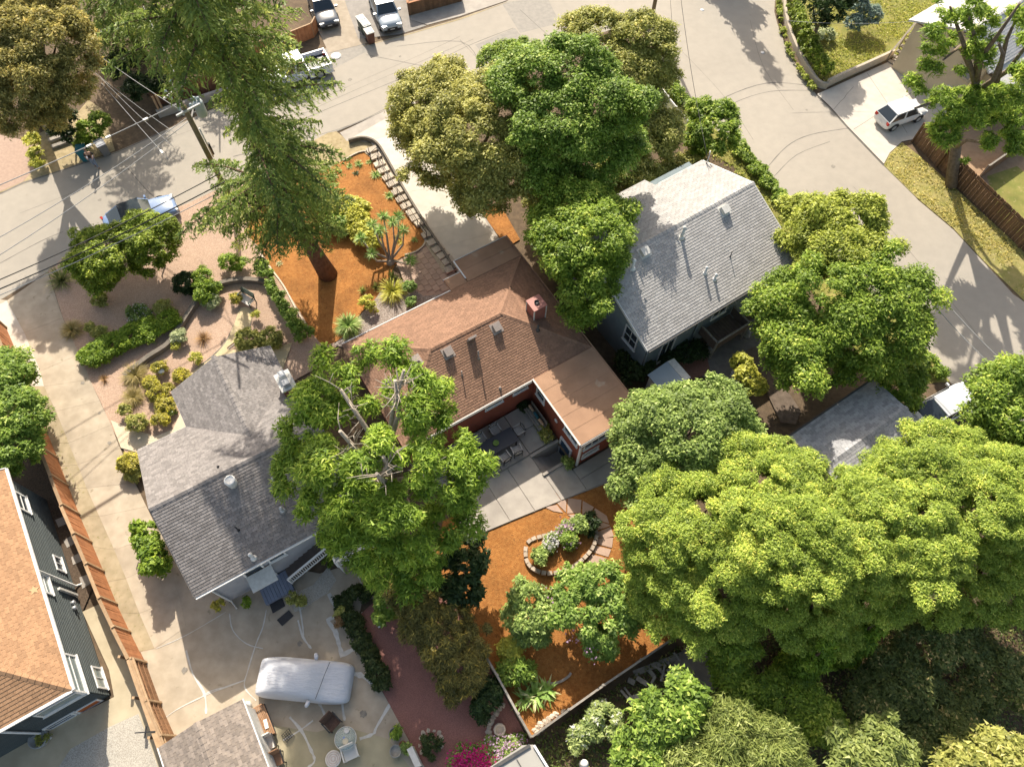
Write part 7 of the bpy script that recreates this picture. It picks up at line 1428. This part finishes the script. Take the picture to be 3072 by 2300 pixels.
# --- mulch bed
hedge('mulch_shrub_band', 'yellow green leafy band across the front mulch bed', [(1030, 640), (1075, 640), (1070, 680), (1100, 720), (1125, 745)], .85, .6, L_YEL, .13, .21, .26, 'shrub', step=.6)
hedge('shaded_shrub_band', 'deep green leafy band under the cedar at the edge of the mulch bed', [(960, 610), (990, 650), (1000, 690), (1040, 690)], .8, .5, L_BRIGHT, .105, .17, .26, 'shrub', step=.6)
for px, py, s, lb in ((1078, 495, .5, 'small bright strap leaved plant, middle of the three at the tip of the mulch bed'), (1050, 502, .38, 'small strap leaved plant, left of the three at the tip of the mulch bed'), (1108, 490, .35, 'small strap leaved plant, right of the three at the tip of the mulch bed'), (998, 535, .62, 'strap leaved plant half way down the left side of the upper mulch bed'), (1128, 528, .6, 'strap leaved plant beside the upper step pads'), (1168, 592, .55, 'strap leaved plant beside the middle step pads'), (1068, 522, .35, 'small dark rosette below the tip of the mulch bed')):
    spiky('strap_plant', lb, px, py, 70, s, .06, L_DARK if 'dark' in lb else L_STRAP, 'plant', .9, .9)
for px, py, s, m_, lb in ((1200, 730, .4, L_YFL, 'low yellow flowering plant beside the right edge of the mulch bed'), (1245, 722, .35, L_STRAP, 'low green plant in the right corner of the mulch bed'), (1205, 648, .5, L_RUSS, 'russet leaved plant above the right yucca heads'), (1232, 790, .45, L_STRAP, 'leafy plant on the edge of the entry paving'), (1195, 715, .45, L_FLAX, 'grassy plant under the right yucca head'), (838, 795, .35, L_GREYG, 'tiny pale succulent near the ivy side of the mulch bed')):
    spiky('bed_plant', lb, px, py, 60, s, .05, m_, 'plant', .9, .8)
spiky('agapanthus_clump', 'large round clump of broad strap leaves at the corner of the red house', 1048, 985, 420, 1.15, .085, L_STRAP, 'plant', 1.0, .9)
spiky('variegated_flax', 'big yellow striped flax at the entry of the red house', 1180, 880, 260, 1.25, .07, L_YEL, 'plant', 1.0, .7)
shrub('lime_shrub', 'lime green shrub beside the river gravel at the red house', [(1105, 908, .5, 24), (1118, 925, .4, 16)], L_YEL, .1, .16, .18)
for px, py, lb in ((1090, 875, 'pale flower stalk clump above the lime green shrub'), (1128, 865, 'pale flower stalk clump right of the lime green shrub'), (1178, 832, 'pale flower stalks rising from the striped flax')): spiky('pale_succulent', lb, px, py, 60, .5, .05, L_WILLOW, 'plant', 1.2, .2, 1.2)
shrub('small_entry_shrub', 'small shrub below the river gravel at the eave of the red house', [(1235, 905, .3, 18)], L_STRAP, .08, .14, .15); shrub('flax_companion', 'small green shrub right of the striped flax', [(1228, 860, .5, 20)], L_STRAP, .08, .14, .17)
def yucca():
    B = at(1172, 790); root = empty('branching_yucca', B, 'many headed yucca with bare grey stems in the front mulch bed', 'plant'); st = MB()
    st.lathe(B, [(.3, 0), (.24, .2), (.16, .4)], 10); hd = [(1212, 690, 2.3), (1178, 668, 2.7), (1140, 690, 2.7), (1118, 675, 2.3), (1150, 650, 2.4), (1082, 715, 2.1), (1115, 762, 1.3), (1232, 780, 1.1), (1195, 650, 2.2)]
    for i, h in enumerate(hd):
        e = at(*h); o = B + Vector((rnd.uniform(-.1, .1), rnd.uniform(-.1, .1), .3)); m_ = o.lerp(e, .5) + (Vector((e.x - B.x, e.y - B.y, 0)) * .28) - Vector((0, 0, .25)); st.tube([o, m_, e], [.085, .065, .055], 7)
        spiky('x', None, 0, 0, 75, .62, .055, L_YUC, None, 1.1, .35, 1, parent=root) if False else None
        c = np.array(e); V = []; T = []
        for k in range(80):
            d = unit(1)[0]; d[2] = abs(d[2]) * 1.1 - .35; d /= np.linalg.norm(d); s_ = np.cross(d, [0, 0, 1.0]); s_ /= np.linalg.norm(s_) + 1e-6; l = rng.uniform(.42, .62); V.append([c + d * .03 - s_ * .02, c + d * l * .4 - s_ * .032 + np.array([0, 0, .02]), c + d * l - np.array([0, 0, .04]), c + d * l * .4 + s_ * .032 + np.array([0, 0, .02])]); T.append(rng.uniform(0, 1))
        put('leaf_head', np.array(V), np.array(T), L_YUC, root)
    st.build('stem', M_BARKP, root)
yucca()
# --- planter, rear yard
for px, py, s, m_, lb in ((1622, 1668, 26, L_PALE, 'pale green bush at the left end of the planter ring'), (1740, 1575, 28, L_PALE, 'pale green bush at the upper end of the planter ring'), (1705, 1620, 28, L_BRIGHT, 'green bush with pink flowers in the middle of the planter ring')): shrub('planter_bush', lb, [(px, py, .6, s), (px - s * .4, py - s * .3, .5, s * .7)], m_, .09, .15, .18)
flowers('white and pale pink roses in the planter ring', [(1655, 1625), (1648, 1645)], L_WHITEF, 80, .36, (.55, .9), .10); flowers('lilac flowers in the upper planter ring', [(1700, 1590), (1685, 1605), (1710, 1635)], L_LILAC, 70, .36, (.6, .95), .10)
shrub('shaded_planter_bush', 'dark bush in the shade at the outer edge of the planter ring', [(1775, 1560, .5, 26), (1765, 1585, .4, 20)], L_DARK, .09, .15, .2)
shrub('pale_round_shrub', 'pale green round shrub, left of the two in the rear mulch', [(1585, 1800, 1.7, 58), (1565, 1860, 1.6, 52), (1620, 1850, 1.6, 52), (1600, 1900, 1.3, 45), (1545, 1830, 1.3, 35)], L_PALE, .11, .17, .28, trunk=.06) if False else shrub('pale_round_shrub', 'pale green round shrub, left of the two in the rear mulch', [(1585, 1800, 1.7, 58), (1565, 1860, 1.6, 52), (1620, 1850, 1.6, 52), (1600, 1900, 1.3, 45), (1545, 1830, 1.3, 35)], L_PALE, .11, .17, .28)
shrub('flowering_shrub', 'large green shrub with scattered pale flowers in the rear mulch', [(1710, 1770, 2.2, 62), (1790, 1750, 2.6, 80), (1860, 1800, 2.4, 75), (1740, 1840, 2.3, 75), (1820, 1860, 2.4, 78), (1800, 1930, 1.7, 55), (1890, 1870, 2.0, 45), (1680, 1800, 1.8, 40)], LF('camellia_leaves', (.042, .075, .012), (.125, .18, .035), (.27, .31, .10)), .11, .18, .3)
c_ = [at(px, py, 2.4) for px, py in ((1660, 1790), (1680, 1830), (1700, 1870), (1720, 1905), (1710, 1750), (1760, 1790), (1830, 1760), (1780, 1960), (1815, 1850), (1700, 1810))]
P = np.concatenate([np.array(c) + rng.normal(0, .22, (14, 3)) for c in c_]); fl = empty('shrub_blooms', c_[0], 'pale pink blooms on the left side of the large flowering shrub', 'flowers'); put('blooms', leaf_quads(P, np.tile([0, 0, 1.], (len(P), 1)) + rng.normal(0, .3, (len(P), 3)), rng.normal(0, 1, (len(P), 3)), .09, .09), rng.uniform(0, 1, len(P)), L_LILAC, fl, 'stuff')
shrub('yellow_small_shrub', 'yellow green small shrub by the left rear fence', [(1530, 1940, .9, 34), (1545, 1965, .8, 28), (1520, 1960, .7, 26)], L_YEL, .1, .16, .2)
shrub('fence_shrub', 'deep green shrub below the yellow green small shrub', [(1545, 2005, .8, 38), (1515, 2020, .7, 30), (1580, 2020, .6, 30)], L_BRIGHT, .12, .2, .25)
spiky('broad_leaf_plant', 'plant with long broad shiny leaves at the lower fence corner', 1605, 2085, 46, 1.15, .2, L_BANANA, 'plant', 1.0, .9); spiky('broad_leaf_plant', 'broad leaved plant nearest the curved timber edging', 1640, 2070, 34, .95, .18, L_BANANA, 'plant', 1.0, .9); spiky('broad_leaf_plant', 'broad leaved plant nearest the left rear fence', 1570, 2095, 30, .9, .16, L_BANANA, 'plant', 1.0, .9)
shrub('glossy_dark_shrub', 'dark glossy large leaved shrub between the topped cedar and the rear mulch', [(1400, 1700, 2.6, 62), (1380, 1760, 2.2, 62), (1430, 1650, 2.6, 40), (1350, 1720, 2.4, 55), (1390, 1650, 2.8, 45)], L_DARK, .16, .3, .35)
shrub('brown_hedge', 'long brownish green hedge between the red gravel and the left rear fence', [(1235, 1795, 2.0, 62), (1270, 1840, 2.1, 70), (1300, 1890, 2.1, 74), (1335, 1935, 2.1, 76), (1370, 1985, 2.0, 72), (1385, 2030, 1.7, 62), (1330, 1800, 1.8, 55), (1360, 1860, 1.9, 60), (1400, 1930, 1.9, 58), (1420, 1985, 1.7, 48), (1370, 2070, 1.2, 42)], L_BROWNG, .06, .2, .3, radial=.8, cat='hedge')
shrub('bright_bush', 'bright green bush at the left foot of the brown hedge', [(1165, 1800, 1.0, 42), (1155, 1850, .8, 32), (1170, 1770, 1.2, 35)], L_BRIGHT, .13, .2, .25)
shrub('ring_bush', 'small dark bush inside the ring of round stones', [(1292, 2225, .5, 26), (1295, 2248, .4, 22)], L_IVY, .09, .15, .2)
shrub('dark_fence_bush', 'dark green bush at the left rear fence above the curved stones', [(1455, 2100, .9, 42), (1480, 2070, .9, 38), (1440, 2130, .6, 30)], L_DARK, .1, .17, .25)
flowers('magenta bougainvillea at the bottom edge', [(1390, 2270), (1420, 2290), (1440, 2265), (1375, 2295), (1460, 2300)], L_PINKF, 170, .5, (.4, .9), .09); flowers('pale pink flowers beside the flat roofed shed', [(1480, 2240), (1510, 2250), (1525, 2235), (1555, 2230), (1500, 2275)], L_LILAC, 60, .45, (.3, .7), .08)
shrub('rose_bush', 'sunlit bush with cream flowers below the back fence', [(1800, 2140, .9, 40), (1830, 2160, .9, 38), (1780, 2180, .8, 38), (1740, 2190, .7, 34), (1735, 2220, .6, 26)], LF('rose_leaves', (.07, .10, .03), (.2, .23, .08), (.5, .45, .3)), .11, .17, .22)
c = at(1748, 2290); fg = empty('pale_stone_figure', c, 'pale stone figure on the lawn at the bottom edge', 'figure'); MB().lathe(c, [(.18, 0), (.22, .3), (.15, .6), (.2, .8), (.1, 1.0)], 10).build('figure_body', M_WHITE, fg)
for px, py, m_, lb in ((1185, 2195, L_GREEN, 'small plant growing in the upper grey pot'), (655, 1812, L_YFL, 'yellowish potted plant below the lilac wall downspout'), (740, 1805, L_COVER, 'small bright plant right of the downspout planter'), (875, 1790, L_OLIVE, 'olive plant at the end of the white gravel'), (900, 1800, L_OLIVE, 'second olive plant in the white gravel'), (1025, 1838, L_OLIVE, 'yellowish tuft at the tip of the court ivy'), (1015, 1865, L_RUSS, 'russet tuft at the tip of the court ivy'), (130, 2212, L_OLIVE, 'dry plant in the grey barrel planter'), (985, 1685, L_GREEN, 'bushy plant between the two white stair railings'), (1640, 1305, L_OLIVE, 'dark potted bush against the red wing wall'), (1625, 1280, L_OLIVE, 'small potted bush beside the cushions'), (1700, 1390, L_PALE, 'pale flowering plant at the white corner board of the red house'), (1572, 1218, L_DARK, 'dark potted plant in the patio corner'), (1218, 2240, L_PALE, 'small plant beside the terracotta pot')):
    shrub('small_plant', lb, [(px, py, .45, 17 if px < 1500 else 20), (px + 6, py + 5, .35, 13)], m_, .08, .14, .14, cat='plant', stem=False)
# --- behind the blue grey house and right side
tree('yellow_tree', 'small yellow green tree on the terrace behind the blue grey house', [(2225, 1100, 1.8, 36), (2240, 1130, 1.8, 36), (2265, 1160, 1.6, 32), (2205, 1085, 1.5, 20)], L_YEL, .15, .22, .25)
shrub('terrace_shrub', 'dark shrub at the rear wall of the blue grey house', [(2060, 1060, .8, 36), (2090, 1050, .7, 30), (2010, 1075, .8, 30)], L_DARK, .11, .18, .25); shrub('foot_shrub', 'green shrub at the dark corner between the two houses', [(1900, 1120, .9, 40), (1935, 1100, .8, 36), (1870, 1085, .8, 34)], L_IVY, .12, .2, .25)
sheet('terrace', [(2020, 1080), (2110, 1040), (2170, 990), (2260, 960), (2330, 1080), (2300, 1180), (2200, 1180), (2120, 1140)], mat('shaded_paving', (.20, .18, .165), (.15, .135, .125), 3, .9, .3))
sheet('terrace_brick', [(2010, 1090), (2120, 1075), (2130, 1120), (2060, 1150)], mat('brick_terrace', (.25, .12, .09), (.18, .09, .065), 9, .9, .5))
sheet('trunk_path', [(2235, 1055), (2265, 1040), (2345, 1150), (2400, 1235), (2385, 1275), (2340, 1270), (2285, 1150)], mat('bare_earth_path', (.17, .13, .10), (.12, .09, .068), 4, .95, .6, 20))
for px, py, lb in ((2125, 1058, 'small pale stone ornament on the dark terrace'), (2220, 1000, 'pale shaggy ornament beside the brown porch'), (2238, 1010, 'pale round stone beside the shaggy ornament')):
    c = at(px, py); g_ = empty('garden_ornament', c, lb, 'ornament'); MB().lathe(c, [(.15, 0), (.22, .2), (.12, .4), (.16, .55), (.04, .65)], 8).build('ornament_body', mat('pale_ornament', (.4, .4, .38), (.25, .25, .24), 14, .9), g_)
wc = arm_chair('white_garden_chair', 'white slatted garden chair beside the small yellow green tree', (2208, 1138), R(30), M_WHITE, M_WHITE)
tree('right_bush', 'mid green bush between the right street and the shingled garage', [(2680, 1150, 2.4, 60), (2730, 1130, 2.4, 55), (2700, 1200, 2, 55), (2640, 1190, 2, 50)], L_GREEN, .13, .22, .3, trunk=.08)
tree('pole_side_tree', 'shaded bushy plant column at the foot of the left garden steps', [(180, 350, 2.4, 45), (190, 400, 1.8, 40)], L_DARK, .13, .24, .3, trunk=.08); shrub('verge_shrub', 'sunlit green shrub right of the dark bushy column', [(270, 400, 1.0, 42), (300, 370, 1.2, 38), (255, 430, .7, 30)], L_GREEN, .13, .22, .25); shrub('drive_shrub', 'yellowish grassy shrub between the pink paving and the garden steps', [(110, 460, .7, 24), (98, 420, .8, 26), (115, 490, .5, 20)], L_YEL, .1, .2, .2)
tree('hill_bush', 'dark green bushy growth on the slope behind the utility pole', [(420, 270, 1.6, 45), (360, 200, 1.6, 50), (480, 250, 1.2, 40)], L_DARK, .1, .2, .35, cat='bush', trunk=.06)
shrub('fence_top_shrub', 'sunlit yellow green shrub above the reddish brown fence', [(565, 215, 1.4, 36), (600, 200, 1.4, 32), (520, 220, 1.2, 28)], L_LIME, .12, .2, .25)
# garden steps in the top left shade
gst = empty('timber_garden_steps', at(165, 400), 'dark timber garden steps in the shade at the top left', 'steps')
for k in range(7): a_, b_ = at(122 + k * 6, 350 + k * 16), at(188 + k * 6, 326 + k * 16); MB().bar(a_ + Vector((0, 0, .85 - k * .12)), b_ + Vector((0, 0, .85 - k * .12)), .3, .16).build('tread', M_OLDW, gst)

# --- stuff nobody could count
def inpoly(P, poly):
    x, y = P[:, 0], P[:, 1]; ins_ = np.zeros(len(P), bool); n = len(poly)
    for i in range(n):
        (xa, ya), (xb, yb) = poly[i - 1], poly[i]; c = ((ya > y) != (yb > y)); t = (xb - xa) * (y - ya) / (yb - ya + 1e-12) + xa; ins_ ^= c & (x < t)
    return ins_
def scatter(name, pts, dens, w, l, m, z=.03, up=.9, tilt=.5, avoid=(), dvar=None):
    poly = [(at(*p).x, at(*p).y) for p in pts]; xs = [p[0] for p in poly]; ys = [p[1] for p in poly]; A_ = (max(xs) - min(xs)) * (max(ys) - min(ys)); n = int(A_ * dens)
    P = np.c_[rng.uniform(min(xs), max(xs), n), rng.uniform(min(ys), max(ys), n)]; P = P[inpoly(P, poly)]
    for av in avoid: P = P[~inpoly(P, [(at(*p).x, at(*p).y) for p in av])]
    if dvar is not None:
        f = sum(np.sin(P[:, 0] * a + b_) * np.sin(P[:, 1] * c_ + d_) for a, b_, c_, d_ in ((1.1, .3, 1.3, 1), (2.3, 2, 1.9, .4), (.5, 1, .6, 3))); P = P[rng.uniform(-dvar, dvar, len(P)) < f]
    n = len(P); P3 = np.c_[P, np.full(n, z) + rng.uniform(0, z, n)]
    V = leaf_quads(P3, np.tile([0, 0, up], (n, 1)) + rng.normal(0, tilt, (n, 3)), rng.normal(0, 1, (n, 3)) + np.array([0, 0, .8]) * (1 - up), w, l); put(name, V, rng.uniform(0, 1, n), m, None, 'stuff')
scatter('lawn_grass', [(2355, 0), (2372, 135), (2440, 228), (2472, 264), (2690, 166), (2790, 60), (2820, 0)], 130, .08, .16, L_LAWN, .07, .5, .6, dvar=1.5)
scatter('verge_grass', [(2653, 495), (2670, 465), (2705, 432), (2760, 475), (2860, 565), (3000, 695), (3100, 800), (3072, 900), (2960, 790), (2859, 684), (2754, 596)], 130, .07, .16, LF('dry_grass_blades', (.14, .13, .03), (.32, .27, .09), (.42, .35, .16)), .06, .5, .6, dvar=1.5)
scatter('corner_grass', [(1990, 265), (2076, 340), (2243, 462), (2345, 582), (2560, 822), (2786, 1070), (2650, 1150), (2300, 700), (2200, 520), (1900, 330)], 60, .09, .18, L_LAWN, .07, .5, .6, dvar=1.8)
gb_ = [(0, 1), (0, 2)]
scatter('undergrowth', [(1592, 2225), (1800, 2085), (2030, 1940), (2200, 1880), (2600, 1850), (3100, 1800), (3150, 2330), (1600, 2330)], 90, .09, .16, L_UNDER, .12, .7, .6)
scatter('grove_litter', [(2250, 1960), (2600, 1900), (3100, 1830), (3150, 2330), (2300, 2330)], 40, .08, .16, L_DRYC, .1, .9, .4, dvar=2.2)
scatter('rear_lawn', [(1640, 2200), (1830, 2100), (1900, 2130), (1900, 2300), (1700, 2320), (1600, 2300)], 90, .07, .15, L_GREEN, .06, .6, .6, dvar=1.4)
scatter('mulch_chips', [(775, 750), (800, 620), (900, 545), (967, 518), (1092, 460), (1134, 491), (1214, 621), (1272, 705), (1270, 735), (1190, 788), (1112, 912), (1040, 998), (960, 1030), (851, 858)], 90, .06, .2, LF('mulch_shreds', (.17, .06, .014), (.32, .13, .03), (.46, .21, .06), 0, gain=1.0), .012, 1.2, .28)
scatter('rear_mulch_chips', [(1400, 1560), (1560, 1495), (1665, 1482), (1850, 1430), (2022, 1914), (1592, 2212), (1375, 1825), (1330, 1700)], 90, .06, .2, MC['mulch_shreds'], .012, 1.2, .28)
scatter('garden_gravel', [(150, 840), (560, 620), (790, 600), (830, 720), (1005, 1035), (780, 1200), (600, 1290), (345, 1300), (190, 953)], 120, .07, .11, LF('pink_chips', (.17, .10, .07), (.36, .25, .185), (.52, .42, .33), 0, gain=1.4), .012, 1.2, .3)
scatter('white_pebbles', [(872, 1800), (940, 1755), (985, 1700), (1010, 1740), (985, 1778), (905, 1830)], 260, .08, .11, LF('pebble_white', (.22, .21, .2), (.52, .5, .47), (.66, .65, .62), 0, gain=1.0), .02, 1.2, .35)
scatter('red_gravel_chips', [(1088, 1842), (1142, 2058), (1168, 2108), (1233, 2227), (1320, 2330), (1500, 2330), (1584, 2218), (1371, 1828), (1290, 1765)], 120, .05, .08, LF('red_chips', (.10, .04, .035), (.22, .085, .07), (.38, .22, .19), 0, gain=1.35), .012, 1.2, .3)
scatter('bark_yard_chips', [(20, 1390), (140, 1295), (203, 1460), (275, 1630), (305, 1705), (250, 1835), (120, 1600)], 130, .06, .1, LF('bark_chips', (.05, .035, .025), (.13, .09, .065), (.24, .18, .13), 0, gain=1.0), .015, 1.2, .35)
scatter('river_stones', [(1112, 920), (1160, 856), (1210, 846), (1335, 862), (1330, 888), (1040, 1042), (1088, 940)], 200, .08, .12, LF('river_chips', (.12, .095, .08), (.33, .28, .25), (.56, .52, .48), 0, gain=1.0), .015, 1.2, .35)
print('leaf triangles', TRI[0])
